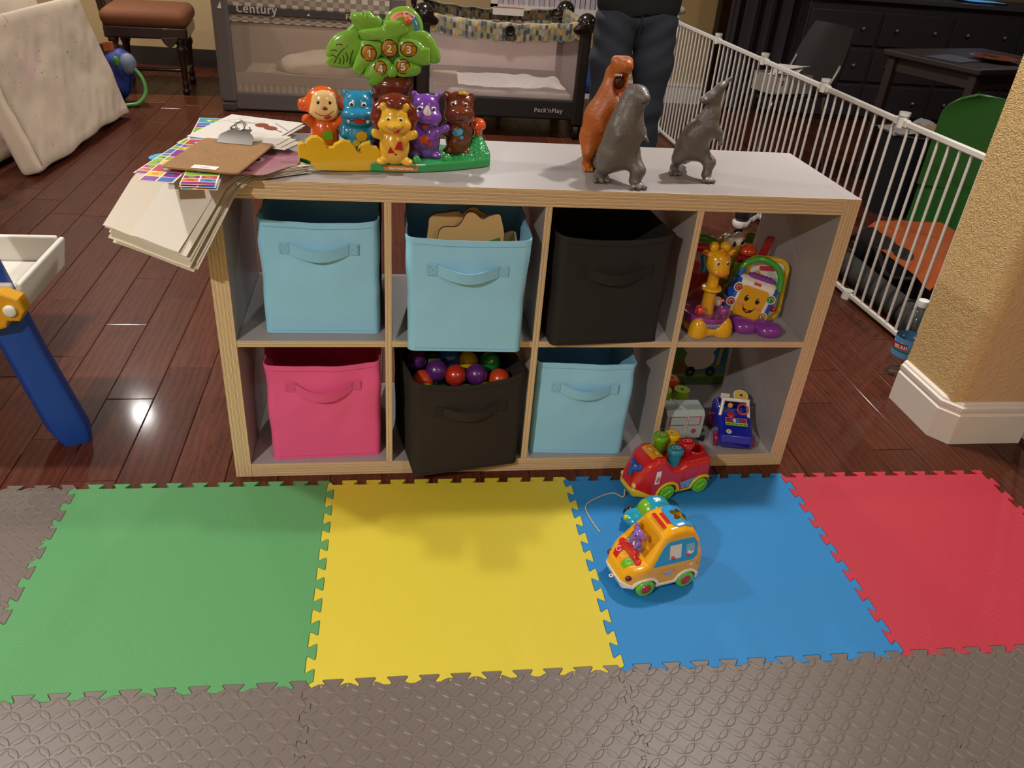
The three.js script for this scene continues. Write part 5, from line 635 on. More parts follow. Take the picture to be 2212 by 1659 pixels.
// ---------------------------------------------------------------- top right cube: popper, smiling player and toys behind
{
  const t = thing('giraffe_popper', 'yellow giraffe ball popper with a clear dome on four feet', 'toy', [1.183, M0, -0.076], 0.08);
  const ye = plas(0xdca414), ye2 = plas(0xd88a0c), pu = plas(0x8c2f86), clear = mat(0xffffff, 0.03, { transmission: 1, thickness: 0, ior: 1.45 });
  obj('tray', la([[0, 0.047], [0.02, 0.047], [0.05, 0.05], [0.058, 0.054], [0.0595, 0.048], [0.054, 0.026], [0.035, 0.008], [0, 0.006]]), pu, t);
  const legs = (x, y, z) => { let d = 1; for (const [a, r] of [[-0.66, 1], [0.66, 1], [2.4, 1], [-2.4, 1]]) { const X = Math.sin(a) * 0.056, Z = Math.cos(a) * 0.05; d = smin(d, dEll([X, 0.012, Z], [0.024, 0.04, 0.022])(x, y, z), 0.004); } d = smin(d, Math.hypot(Math.hypot(x, z) - 0.046, (y - 0.012) * 0.8) - 0.009, 0.008); return Math.max(d, -y); };
  obj('feet', net(legs, [-0.09, -0.003, -0.085], [0.09, 0.06, 0.085], 0.0026), ye, t);
  const lbl = ctex(128, 64, (x, w, h) => { x.fillStyle = '#6aa0b0'; x.fillRect(0, 0, w, h); x.fillStyle = '#d88a3a'; x.fillRect(16, 26, 34, 38); x.fillStyle = '#5a9a4a'; x.fillRect(6, 30, 16, 30); x.fillStyle = '#e8e4d8'; x.fillRect(0, 0, w, 12); x.fillStyle = '#20242a'; for (let k = 0; k < 12; k++) x.fillRect(k * 11, 0, 5, 12); });
  decal('front_label', (u, v) => { const a = mix(-0.5, 0.5, u), r = mix(0.05, 0.0592, v); return [Math.sin(a) * r, mix(0.018, 0.04, v), Math.cos(a) * r]; }, lbl, t, 'striped picture label', 8);
  obj('dome', la(Array.from({ length: 13 }, (_, i) => { const a = i / 12 * PI / 2 * 0.93; return [Math.cos(a) * 0.0605, 0.052 + Math.sin(a) * 0.062]; }), undefined, undefined, 48), clear, t);
  obj('neck', la([[0.018, 0.047], [0.0165, 0.07], [0.0155, 0.108], [0.021, 0.109], [0.0235, 0.113], [0.021, 0.117], [0.0145, 0.119], [0.0135, 0.15], [0.014, 0.178], [0, 0.18]]), ye, t);
  obj('collar', la([[0.016, 0.1075], [0.025, 0.109], [0.0265, 0.113], [0.024, 0.1175], [0.015, 0.12]]), ye, t);
  const hd = obj('head', net(union(0.008, dEll([0, 0.186, 0.004], [0.031, 0.03, 0.027]), dEll([0, 0.172, 0.016], [0.026, 0.019, 0.022]), dCap([-0.026, 0.204, 0], [-0.037, 0.209, 0], 0.006, 0.0075), dCap([0.026, 0.204, 0], [0.037, 0.209, 0], 0.006, 0.0075)), [-0.052, 0.145, -0.03], [0.052, 0.226, 0.046], 0.0024), ye, t);
  obj('muzzle', net(dEll([0.001, 0.1665, 0.021], [0.0245, 0.0145, 0.0195]), [-0.028, 0.15, -0.002], [0.03, 0.184, 0.044], 0.0022), ye2, hd);
  for (const s of [-1, 1]) { obj('horn', sp(0.0135, [s * 0.0155, 0.2205, -0.004]), ye, hd); obj('ear_lining', sp(0.005, [s * 0.037, 0.209, 0.0055], [1, 0.7, 0.5]), plas(0xb0202c), hd); obj('eye', sp(0.0048, [s * 0.0125, 0.1905, 0.0285], [0.9, 1.2, 0.45]), whiteP, hd); obj('pupil', sp(0.003, [s * 0.0125, 0.19, 0.0308], [0.9, 1.25, 0.45]), blackP, hd); }
  obj('forelock', net(union(0.003, dEll([0, 0.217, 0.012], [0.007, 0.005, 0.007]), dEll([0.003, 0.211, 0.021], [0.005, 0.005, 0.005])), [-0.01, 0.203, 0.002], [0.012, 0.226, 0.03], 0.0016), ye2, hd);
  obj('mouth', tube([[-0.014, 0.163, 0.037], [-0.004, 0.1595, 0.0405], [0.008, 0.159, 0.04], [0.018, 0.164, 0.035]], 0.0008, 16, 5), plas(0x8a4a08), hd);
  for (const [c, x, y, z, n] of [[0xc02018, -0.033, 0.066, 0.028, 'red ball inside the dome'], [0x8c2f86, 0.03, 0.062, 0.03, 'purple ball inside the dome'], [0xd8d0c0, 0.034, 0.066, -0.018, 'white ball inside the dome']]) obj('inner_ball', sp(0.0135, [x, y, z]), plas(c), t).userData.label = n;
  const br = ctex(128, 32, (x, w, h) => { x.fillStyle = '#c8303a'; x.fillRect(0, 0, w, h); x.fillStyle = '#f0ece4'; x.font = 'bold 22px sans-serif'; x.textAlign = 'center'; x.fillText('PLAYSKOOL', w / 2, 23); });
  decal('brand_sticker', (u, v) => { const a = mix(0.12, 0.5, u), e = mix(0.72, 0.86, v); return [Math.sin(a) * Math.cos(e) * 0.0612, 0.052 + Math.sin(e) * 0.0626, Math.cos(a) * Math.cos(e) * 0.0612]; }, br, t, 'small red sticker');
  obj('tail', tube([[-0.062, 0.01, -0.03], [-0.07, 0.02, -0.026], [-0.07, 0.032, -0.03]], 0.003, 12, 6), ye2, t);
}
{
  const t = thing('smiling_music_toy', 'white and blue toy player with a smiling yellow face and green handle', 'toy', [1.306, M0, -0.1]);
  const G = new THREE.Group(); G.name = 'player'; t.add(G); G.position.set(0.0, 0.07, 0.0); G.rotation.set(-0.12, -0.2, -0.26); G.scale.setScalar(0.93);
  const wh = plas(0xe0dacf), bl = plas(0x1a55b8), gr = plas(0x3d9a2c), pu = plas(0x7c2f8e), am = mat(0xd09a14, 0.3, { clearcoat: 0.6 });
  const P = (n, g, m, l) => { const o = obj(n, g, m, t); o.geometry.applyMatrix4(Mx); if (l) o.userData.label = l; return o; };
  G.updateMatrix(); const Mx = G.matrix.clone(); t.remove(G);
  P('body', net(dBox([0, 0, -0.012], [0.062, 0.062, 0.03], 0.024), [-0.07, -0.07, -0.05], [0.07, 0.07, 0.026], 0.0028), wh);
  for (const s of [-1, 1]) P('side_cover', net((x, y, z) => Math.max(dBox([0, 0, -0.012], [0.0655, 0.06, 0.032], 0.026)(x, y, z), 0.047 - s * x - 0.1 * Math.abs(y) * 0), [s > 0 ? 0.03 : -0.072, -0.07, -0.05], [s > 0 ? 0.072 : -0.03, 0.07, 0.026], 0.0026), bl);
  P('face', tr(ex(rrect(-0.036, -0.04, 0.072, 0.082, 0.006), 0.004, 0.0015), [-0.003, -0.004, 0.0185]), am, 'amber smiling face plate');
  for (const s of [-1, 1]) { P('eye', sp(0.0068, [-0.003 + s * 0.016, 0.007, 0.0245], [0.9, 1.3, 0.25]), blackP); P('eye_glint', sp(0.002, [-0.001 + s * 0.016, 0.012, 0.0262], [1, 1, 0.4]), whiteP); P('cheek', sp(0.0072, [-0.003 + s * 0.027, -0.012, 0.0242], [1, 0.85, 0.15]), plas(0xd8786c)); }
  P('smile', tr(ex(shp([[-0.019, -0.01], [-0.012, -0.02], [0, -0.0235], [0.012, -0.02], [0.019, -0.01], [0.012, -0.027], [0, -0.0325], [-0.012, -0.027]]), 0.0008), [-0.003, -0.001, 0.0242]), plas(0x3a0c0a)); P('tongue', sp(0.006, [-0.003, -0.028, 0.0245], [1.2, 0.5, 0.2]), plas(0xc8402c));
  const btns = [[-0.051, 0.028, 0x9a3a1c], [-0.054, -0.016, 0x9a1a2c], [0.047, 0.022, 0x1d7a34], [0.046, -0.03, 0x9a6a14]]; for (const [x, y, c] of btns) { P('button', tr(la([[0, 0.004], [0.0085, 0.0035], [0.0105, 0.001], [0.0105, -0.004]], undefined, [PI / 2, 0, 0]), [x, y, 0.018]), plas(c)); P('button_ring', tr(to(0.0118, 0.0016, [x, y, 0.0185])), wh); P('button_print', tr(to(0.0055, 0.0007, [x, y, 0.0222], undefined, 4.5, 5, 16)), wh); }
  P('brand_tab', rb(0.02, 0.008, 0.002, 0.001, [-0.004, 0.0505, 0.0165], [-0.35, 0, 0]), plas(0xc02430), 'red brand tab');
  P('top_keys', net(union(0.004, dBox([0.006, 0.064, -0.01], [0.036, 0.007, 0.014], 0.006), ...[-0.018, -0.006, 0.006, 0.018, 0.03].map(x => dEll([x, 0.07, -0.008], [0.006, 0.005, 0.008]))), [-0.04, 0.05, -0.034], [0.052, 0.084, 0.014], 0.0024), pu, 'purple keys on top');
  P('handle', tube([[-0.058, 0.052, -0.012], [-0.052, 0.085, -0.012], [-0.03, 0.108, -0.012], [0, 0.114, -0.012], [0.036, 0.104, -0.012], [0.058, 0.08, -0.012], [0.066, 0.05, -0.01]], 0.0085, 40, 12), gr, 'green carrying handle');
  P('handle_joint', rb(0.018, 0.034, 0.02, 0.008, [-0.054, 0.064, -0.012], [0, 0, -0.15]), bl); P('handle_end', sp(0.0095, [0.066, 0.048, -0.01]), gr); P('side_knob', sp(0.0085, [0.074, -0.006, -0.008]), plas(0xc01a20));
  const foot = (x, z, a) => obj('foot', net((X, y, Z) => Math.max(union(0.012, dEll([x, 0.012, z], [0.034, 0.022, 0.024]), dEll([x - 0.018, 0.018, z - 0.02], [0.024, 0.016, 0.022]))(X, y, Z), -y), [x - 0.055, -0.002, z - 0.055], [x + 0.034, 0.06, z + 0.028], 0.0026), pu, t); foot(0.042, 0.062); foot(-0.016, 0.04);
}
{
  const t = thing('picture_radio_toy', 'flat white toy panel with a yellow frame behind the smiling player', 'toy', [1.352, M0, -0.15]);
  const pt = ctex(128, 128, (x, w, h) => { x.fillStyle = '#d8d8d0'; x.fillRect(0, 0, w, h); x.fillStyle = '#8fb8c0'; x.fillRect(10, 40, 108, 70); x.fillStyle = '#c8a040'; x.beginPath(); x.arc(36, 40, 14, 0, 7); x.fill(); x.strokeStyle = '#b02830'; x.lineWidth = 6; x.beginPath(); x.arc(70, 90, 28, PI, 0); x.stroke(); x.fillStyle = '#c04048'; x.fillRect(40, 16, 50, 10); });
  const s = rrect(-0.055, 0, 0.11, 0.165, 0.03); const f = rrect(-0.055, 0, 0.11, 0.165, 0.03); f.holes.push(rrect(-0.048, 0.008, 0.096, 0.15, 0.024));
  const lean = g => tr(g, [0, 0.002, 0.012], [-0.12, -0.12, 0]); obj('panel', lean(reuv(ex(s, 0.016, 0), (x, y) => [(x + 0.055) / 0.11, y / 0.165])), mat(0xffffff, 0.4, { map: pt }), t); obj('frame', lean(ex(f, 0.02, 0.002).translate(0, 0, -0.001)), plas(0xd8ac14), t);
}
{
  const t = thing('bug_toy', 'yellow toy with big white goggle eyes at the back of the cube', 'toy', [1.277, M0, -0.235]);
  const y = plas(0xb08c12); obj('body', net((x, y, z) => Math.max(union(0.02, dEll([0, 0.165, 0], [0.034, 0.036, 0.03]), dEll([0, 0.07, 0], [0.032, 0.075, 0.028]))(x, y, z), 0.0005 - y), [-0.045, -0.006, -0.036], [0.045, 0.205, 0.036], 0.003), y, t); for (const [x, yy] of [[-0.006, 0.182], [0.016, 0.188]]) { obj('eye', sp(0.0185, [x, yy, 0.014], [0.9, 1.1, 0.9]), whiteP, t); obj('pupil', sp(0.006, [x + 0.008, yy - 0.003, 0.0285], [0.8, 1.3, 0.6]), blackP, t); }
}
{
  const t = thing('stacking_toy', 'orange knob toy with red and green rings behind the green handle', 'toy', [1.333, M0, -0.235]);
  obj('knob', la([[0, 0.172], [0.018, 0.168], [0.027, 0.156], [0.026, 0.146], [0.018, 0.142], [0, 0.142]]), plas(0xc84416), t); let y = 0.142; for (const [c, r] of [[0xa81c1c, 0.026], [0x5a8a1c, 0.031], [0xc88a14, 0.034], [0x1c5aa0, 0.038]]) { obj('ring', tr(to(r - 0.012, 0.013, [0, y - 0.013, 0], [PI / 2, 0, 0])), plas(c), t); y -= 0.028; } obj('base', cy(0.044, 0.046, y, [0, y / 2, 0], undefined, 32), plas(0x1d4f9a), t);
}
{
  const t = thing('ring_rattle', 'round toy with green, red and teal arcs behind the giraffe', 'toy', [1.19, M0, -0.255], 0.1);
  obj('green_arc', to(0.088, 0.012, [0.01, 0.088, 0], undefined, PI, 12, 40).scale(1, 1, 0.8), plas(0x5a9a1c), t); obj('red_arc', to(0.064, 0.012, [0.01, 0.088, 0.004], undefined, PI, 12, 40), plas(0xb01a22), t); obj('teal_arc', tube([[-0.012, 0.02, 0.02], [0.02, 0.06, 0.024], [0.034, 0.1, 0.02], [0.03, 0.13, 0.01]], 0.011, 30, 12), mat(0x1c6a80, 0.08, { clearcoat: 1 }), t); obj('red_drum', cy(0.045, 0.048, 0.09, [0.02, 0.045, -0.005], undefined, 32), plas(0x8a1c18), t); obj('foot_bar', rb(0.19, 0.02, 0.05, 0.008, [0.01, 0.0105, 0]), plas(0x1c4f96), t);
}
for (const [n, lab, c, x, z, h, r] of [['toy_paddle', 'red translucent toy stick at the back right of the top cube', 0x9a1c1c, 1.366, -0.225, 0.2, 0.2], ['toy_paddle', 'blue toy stick at the back of the top cube', 0x16407a, 1.335, -0.3, 0.19, -0.1], ['toy_paddle', 'green toy stick at the back of the top cube', 0x4a8a1c, 1.352, -0.29, 0.185, 0.1]]) { const t = thing(n, lab, 'toy', [x, M0, z], 0, 'toy sticks'); obj('blade', rb(0.024, h * 0.45, 0.007, 0.003, [r * h * 0.28, h * 0.76, 0], [0, 0, -r]), plas(c), t); obj('shaft', bar([0, 0.002, 0], [r * h * 0.2, h * 0.56, 0], 0.005), plas(c), t); }
tag(obj('puzzle_piece', tr(ex(shp([[0, 0], [0.016, 0.004], [0.018, 0.012], [0.026, 0.01], [0.024, 0.002], [0.036, 0], [0.038, 0.07], [0.004, 0.072]]), 0.004), [1.282, M0 + 0.058, -0.205], [-0.1, 0, -0.12]), mat(0x9ac83c, 0.6)), 'lime green puzzle piece sticking up between the toys', 'puzzle piece');
tag(obj('wooden_block', rb(0.034, 0.06, 0.028, 0.002, [1.298, M0 + 0.03, -0.205]), mat(0x7a6a5c, 0.6)), 'plain block the puzzle piece rests on', 'block');
// ---------------------------------------------------------------- bottom right cube
{
  const bt = ctex(512, 512, (x, w, h) => { x.fillStyle = '#54722e'; x.fillRect(0, 0, w, h); x.fillStyle = '#1d5a9a'; x.fillRect(300, 90, 190, 250); x.fillStyle = '#b09040'; x.save(); x.translate(430, 150); x.rotate(0.1); x.fillRect(0, 0, 30, 190); x.restore(); x.fillStyle = '#2a6fae'; x.fillRect(160, 360, 330, 34); x.fillStyle = '#c8c0b8'; x.beginPath(); x.ellipse(240, 170, 160, 100, 0, 0, 7); x.ellipse(250, 290, 140, 90, 0, 0, 7); x.fill(); x.fillStyle = '#8a4a2a'; x.beginPath(); x.moveTo(60, 330); x.lineTo(110, 300); x.lineTo(120, 420); x.lineTo(40, 400); x.fill(); for (const cx of [180, 370]) { x.fillStyle = '#14120f'; x.beginPath(); x.arc(cx, 400, 46, 0, 7); x.fill(); x.fillStyle = '#a8a098'; x.beginPath(); x.arc(cx, 402, 9, 0, 7); x.fill(); } x.fillStyle = '#3a5222'; x.fillRect(0, 440, w, 80); x.fillStyle = '#1a1c12'; x.font = 'italic 34px serif'; x.fillText('Down By The Station', 170, 480); });
  const t = thing('board_book', 'board book with a white sheep and blue train on its cover', 'book', [1.335, B0, -0.375]);
  obj('pages', tr(rb(0.17, 0.2, 0.012, 0.001, [0, 0.1, 0]), [0, 0.0006, 0], [-0.08, 0, 0]), mat(0xcfc6b4, 0.7), t); obj('cover', tr(reuv(rb(0.178, 0.206, 0.004, 0.0015, [0, 0.103, 0.008]), (x, y) => [(x + 0.089) / 0.178, y / 0.206]), [0, 0.0006, 0], [-0.08, 0, 0]), mat(0xffffff, 0.35, { map: bt }), t);
}
{
  const t = thing('wooden_bus', 'pale blue-grey wooden bus with a red outlined panel and looped white cord', 'toy', [1.184, B0, -0.105], 0.02);
  const bg = mat(0xa3b2b2, 0.6), og = mat(0xb8421c, 0.6), wd = mat(0xb08a5c, 0.6);
  const s = shp([[-0.018, 0.016], [0.042, 0.016], [0.045, 0.03], [0.045, 0.088], [0.034, 0.1], [-0.014, 0.1], [-0.018, 0.096]]); // side profile: local z forward
  obj('body', tr(ex(s, 0.106, 0.002), [-0.053, 0, 0], [0, -PI / 2, 0]).rotateY(0).applyMatrix4(new THREE.Matrix4().makeRotationY(0)), bg, t).position.set(0.106, 0, 0);
  const fz = 0.0476; obj('panel_outline', [bx(0.086, 0.002, 0.001, [0, 0.087, fz]), bx(0.086, 0.002, 0.001, [0, 0.06, fz]), bx(0.002, 0.029, 0.001, [-0.043, 0.0735, fz]), bx(0.002, 0.029, 0.001, [0.043, 0.0735, fz])], og, t); for (const sx of [-1, 1]) obj('headlight_dot', tr(cy(0.0075, 0.0075, 0.001, undefined, [PI / 2, 0, 0]), [sx * 0.03, 0.04, fz]), og, t);
  for (const sx of [-1, 1]) for (const z of [-0.004, 0.03]) obj('wheel', cy(0.0165, 0.022, 0.012, [sx * 0.06, 0.0166, z], [0, 0, PI / 2], 28), mat(0x17130f, 0.5), t);
  obj('cord', tube([[-0.02, 0.1035, -0.016], [-0.014, 0.1036, 0.01], [-0.006, 0.1026, 0.034], [-0.002, 0.09, 0.0492], [0.0, 0.07, 0.0492], [0.002, 0.045, 0.05], [0.003, 0.03, 0.05]], 0.0013, 40, 6), mat(0xd8d2c6, 0.7), t); obj('cord', tube([[-0.016, 0.1035, -0.016], [-0.01, 0.1036, 0.01], [0, 0.1026, 0.034], [0.005, 0.09, 0.0492], [0.006, 0.07, 0.0492], [0.005, 0.045, 0.05], [0.003, 0.03, 0.05]], 0.0013, 40, 6), mat(0xd8d2c6, 0.7), t);
}
{
  const t = thing('wooden_sorter_truck', 'wooden peg truck with green cylinders, an orange block and yellow wheels', 'toy', [1.2, B0, -0.24]);
  const wd = mat(0x8a5a3a, 0.6), cr = mat(0xcfc4ae, 0.6), gn = mat(0x86a41c, 0.5), or = mat(0xb4421a, 0.55), gb = mat(0x7f939a, 0.6), blk = mat(0x15110e, 0.5), ye = plas(0xd0a812);
  obj('chassis', rb(0.104, 0.016, 0.19, 0.003, [0, 0.03, 0.0]), wd, t); obj('deck', rb(0.104, 0.008, 0.12, 0.003, [0, 0.042, 0.02]), cr, t);
  for (const x of [-0.03, 0.024]) { const o = obj('cylinder', cy(0.0225, 0.0225, 0.036, [x, 0.064, 0.03], undefined, 32), gn, t); obj('hole', cy(0.005, 0.005, 0.001, [x, 0.0824, 0.03]), blk, o); }
  for (const x of [-0.034, 0.012]) { const o = obj('square_block', rb(0.036, 0.04, 0.036, 0.003, [x, 0.066, -0.028]), or, t); obj('hole', cy(0.005, 0.005, 0.001, [x, 0.0864, -0.028]), blk, o); } { const tb = obj('triangle_block', tr(ex(shp([[-0.024, -0.016], [0.024, -0.016], [0, 0.024]]), 0.034, 0.002), [0.002, 0.046, -0.062], [-PI / 2, 0, 0]), gb, t); obj('hole', cy(0.005, 0.005, 0.001, [0.002, 0.0824, -0.06]), blk, tb); }
  for (const [z] of [[-0.06], [0.055]]) obj('wheel', cy(0.024, 0.024, 0.014, [0.0605, 0.024, z], [0, 0, PI / 2], 28), blk, t), obj('wheel', cy(0.024, 0.024, 0.014, [-0.0605, 0.024, z], [0, 0, PI / 2], 28), blk, t);
  for (const x of [-0.022, -0.003]) obj('roller', la([[0, -0.005], [0.02, -0.005], [0.024, 0], [0.02, 0.005], [0, 0.005]], [x, 0.03, 0.098], [0, 0, PI / 2], 28), ye, t); obj('roller_axle', cy(0.016, 0.016, 0.014, [-0.0125, 0.03, 0.098], [0, 0, PI / 2]), wd, t); obj('roller', la([[0, -0.005], [0.02, -0.005], [0.024, 0], [0.02, 0.005], [0, 0.005]], [-0.04, 0.03, 0.098], [0, 0, PI / 2], 28), ye, t);
}
{
  const t = thing('blue_toy_car', 'dark blue toy car with pink wheels and a white windscreen frame', 'toy', [1.338, B0, -0.088], -0.2);
  const nb = plas(0x1a22a0), pk = plas(0x8a1c48), cw = plas(0xd8d0bc), HW = (x, y) => 0.047;
  // side profile with the front towards +x, then turned to face the viewer
  const prof = [[-0.082, 0.02], [-0.085, 0.07], [-0.07, 0.083], [-0.02, 0.083], [0.0, 0.076], [0.05, 0.062], [0.078, 0.052], [0.086, 0.034], [0.078, 0.014], [-0.07, 0.014]];
  let f = prism(prof, HW, 0.012); f = carve(0.003, f, dBox([-0.035, 0.088, 0], [0.03, 0.022, 0.034], 0.006)); const g = net(f, [-0.092, 0.008, -0.052], [0.094, 0.09, 0.052], 0.0026); g.rotateY(-PI / 2); obj('body', g, nb, t);
  for (const sx of [-1, 1]) for (const z of [-0.05, 0.048]) { obj('wheel', la([[0, -0.007], [0.017, -0.007], [0.02, -0.003], [0.02, 0.003], [0.017, 0.007], [0, 0.007]], [sx * 0.05, 0.0205, z], [0, 0, PI / 2], 28), pk, t); }
  obj('windscreen_frame', [bar([-0.04, 0.07, 0.006], [-0.034, 0.108, -0.018], 0.0052), bar([0.04, 0.07, 0.006], [0.034, 0.108, -0.018], 0.0052), rb(0.08, 0.011, 0.009, 0.004, [0, 0.109, -0.019], [-0.5, 0, 0])], cw, t);
  obj('steering_wheel', tr(to(0.014, 0.0028, undefined, [-0.7, 0, 0]), [0.02, 0.092, 0.0]), plas(0xb02018), t); obj('gear_knob', [sp(0.0075, [-0.016, 0.1, -0.002])], plas(0xd89a14), t); obj('horn_button', sp(0.011, [-0.014, 0.081, 0.016], [1, 0.5, 1]), plas(0xc02018), t);
  obj('clock_dial', [cy(0.021, 0.021, 0.008, [0.02, 0.104, -0.05], [0.35, 0, 0], 32)], cw, t); obj('clock_face', cy(0.018, 0.018, 0.001, [0.02, 0.1085, -0.0485], [0.35, 0, 0], 32), plas(0xd8b84a), t); obj('clock_knob', sp(0.004, [0.02, 0.11, -0.0475]), nb, t); obj('mirror', rb(0.026, 0.014, 0.006, 0.002, [-0.022, 0.1, -0.052], [-0.3, 0, 0]), cw, t); obj('dial_post', bar([0.02, 0.08, -0.052], [0.02, 0.1, -0.052], 0.006), nb, t); obj('mirror_post', bar([-0.022, 0.08, -0.054], [-0.022, 0.096, -0.054], 0.005), nb, t);
  const gt = ctex(256, 128, (x, w, h) => { x.fillStyle = '#14208a'; x.fillRect(0, 0, w, h); x.fillStyle = '#8ab828'; x.fillRect(6, 78, 244, 34); x.fillStyle = '#1d3a14'; for (let k = 0; k < 5; k++) x.fillRect(24 + k * 46, 92, 26, 6); ['#b03018', '#c02a6a', '#e0d8c8', '#1f8ab8', '#c02a3a', '#c02a3a'].forEach((c, i) => { x.fillStyle = c; x.beginPath(); x.arc(34 + i * 38, 52, 19, 0, 7); x.fill(); }); x.strokeStyle = '#e8e0d0'; x.lineWidth = 4; x.strokeRect(12, 26, 232, 52); });
  decal('grille_sticker', (u, v) => [mix(-0.03, 0.034, u), mix(0.0625, 0.0735, v) + 0.0008, mix(0.05, 0.01, v)], gt, t, 'sticker of coloured letters above a green road'); const lg = ctex(64, 64, (x) => { x.fillStyle = '#e0dcd0'; x.beginPath(); x.arc(32, 32, 31, 0, 7); x.fill(); x.fillStyle = '#d87a3a'; x.fillRect(14, 14, 36, 16); x.fillStyle = '#4a9a4a'; x.fillRect(14, 34, 36, 14); }); obj('logo_disc', tr(new THREE.CircleGeometry(0.0075, 20), [-0.022, 0.0575, 0.0655], [-PI / 2 + 0.35, 0, 0]), mat(0xffffff, 0.4, { map: lg }), t);
}
// ---------------------------------------------------------------- back of the room: jutting wall, baseboards, window, curtain
struct('wall_alcove', bx(1.55, CEIL, 0.8, [2.13, CEIL / 2, -5.22]), mat(0xb99a66, 0.65, { bumpMap: wallTex, bumpScale: 0.002 })).userData.label = 'gold wall jutting out behind the person';
struct('baseboard_back', [bx(1.55, 0.15, 0.018, [2.13, 0.075, -4.811]), bx(1.55, 0.02, 0.026, [2.13, 0.142, -4.807])], trimMat).userData.label = 'white baseboard behind the person';
struct('baseboard_left', [bx(4.5, 0.13, 0.02, [-0.95, 0.065, zB + 0.01])], mat(0x2a211b, 0.6)).userData.label = 'dark baseboard behind the upholstered chair';
{
  const w = struct('window_1', [bx(0.95, 0.05, 0.03, [1.62, 0.62, -4.805]), bx(0.05, 0.9, 0.03, [1.17, 1.07, -4.805]), bx(0.05, 0.9, 0.03, [2.07, 1.07, -4.805]), bx(0.95, 0.05, 0.03, [1.62, 1.52, -4.805])], trimMat); w.userData.label = 'white window frame with pale vertical blinds above the playpen';
  for (let i = 0; i < 22; i++) struct('blind_slat', bx(0.036, 0.86, 0.003, [1.215 + i * 0.039, 1.07, -4.796], [0, 0.35, 0]), mat(i % 2 ? 0xd9cfd6 : 0xc7bccb, 0.6), w);
}
{ // dark curtain, real folds
  const c = struct('curtain', thick((u, v) => [mix(2.93, 3.78, u), mix(0.03, 2.3, v), -4.62 + 0.045 * Math.sin(u * 38) + 0.02 * Math.sin(u * 90 + 1)], 90, 4, 0.003), mat(0x3a3234, 0.9)); c.userData.label = 'dark grey curtain hanging at the back of the dim room';
}
// ---------------------------------------------------------------- white safety gate
{
  const wm = mat(0xd8d4cc, 0.35), wp = plas(0xdcd8d0);
  const gx = z => 2.25 + 0.0 * z, H = 0.722;
  function gate(name, label, pts, open) {
    const t = thing(name, label, 'gate');
    const joint = ([x, z]) => { const j = obj('joint', [cy(0.019, 0.019, 0.045, [x, H - 0.008, z], undefined, 8), cy(0.0215, 0.0215, 0.012, [x, H + 0.018, z], undefined, 8)], wp, t); obj('foot_joint', cy(0.02, 0.022, 0.035, [x, 0.0185, z], undefined, 12), wp, j); };
    for (let i = 0; i < pts.length - 1; i++) {
      const [x0, z0] = pts[i], [x1, z1] = pts[i + 1], L = Math.hypot(x1 - x0, z1 - z0), a = Math.atan2(-(z1 - z0), x1 - x0), cx = (x0 + x1) / 2, cz = (z0 + z1) / 2;
      const top = obj('top_rail', rb(L - 0.045, 0.022, 0.016, 0.005, [cx, H - 0.012, cz], [0, a, 0]), wm, t), low = obj('bottom_rail', rb(L - 0.045, 0.02, 0.016, 0.005, [cx, 0.022, cz], [0, a, 0]), wm, t);
      const n = Math.max(3, Math.round(L / 0.066)); for (let k = 0; k < n; k++) { const f = (k + 0.5) / n; const x = mix(x0, x1, 0.03 + f * 0.94), z = mix(z0, z1, 0.03 + f * 0.94); obj('bar', cy(0.0056, 0.0056, H - 0.05, [x, (H + 0.01) / 2, z], undefined, 10), wm, top); }
      for (const f of [0.02, 0.98]) obj('clip', rb(0.03, 0.03, 0.02, 0.006, [mix(x0, x1, f + (f < 0.5 ? 0.03 : -0.03)), H - 0.012, mix(z0, z1, f + (f < 0.5 ? 0.03 : -0.03))], [0, a, 0]), wp, top);
    }
    pts.forEach(joint); return t;
  }
  const g = gate('safety_gate', 'long white metal safety gate of barred panels closing off the dim room', [[2.3, -0.4], [2.265, -0.6], [2.25, -1.105], [2.25, -1.72], [2.25, -2.37], [2.25, -3.03], [2.25, -3.8], [2.42, -4.35]]);
  obj('wall_cup', la([[0, 0.05], [0.02, 0.05], [0.024, 0.03], [0.036, 0.008], [0.036, 0], [0, 0]], [2.455, H, -4.4], [0, 0.4, -PI / 2]), wp, g);
  gate('safety_gate', 'short white gate panel at the right edge beside the gold wall end', [[2.296, -0.14], [2.29, 0.28]]);
}
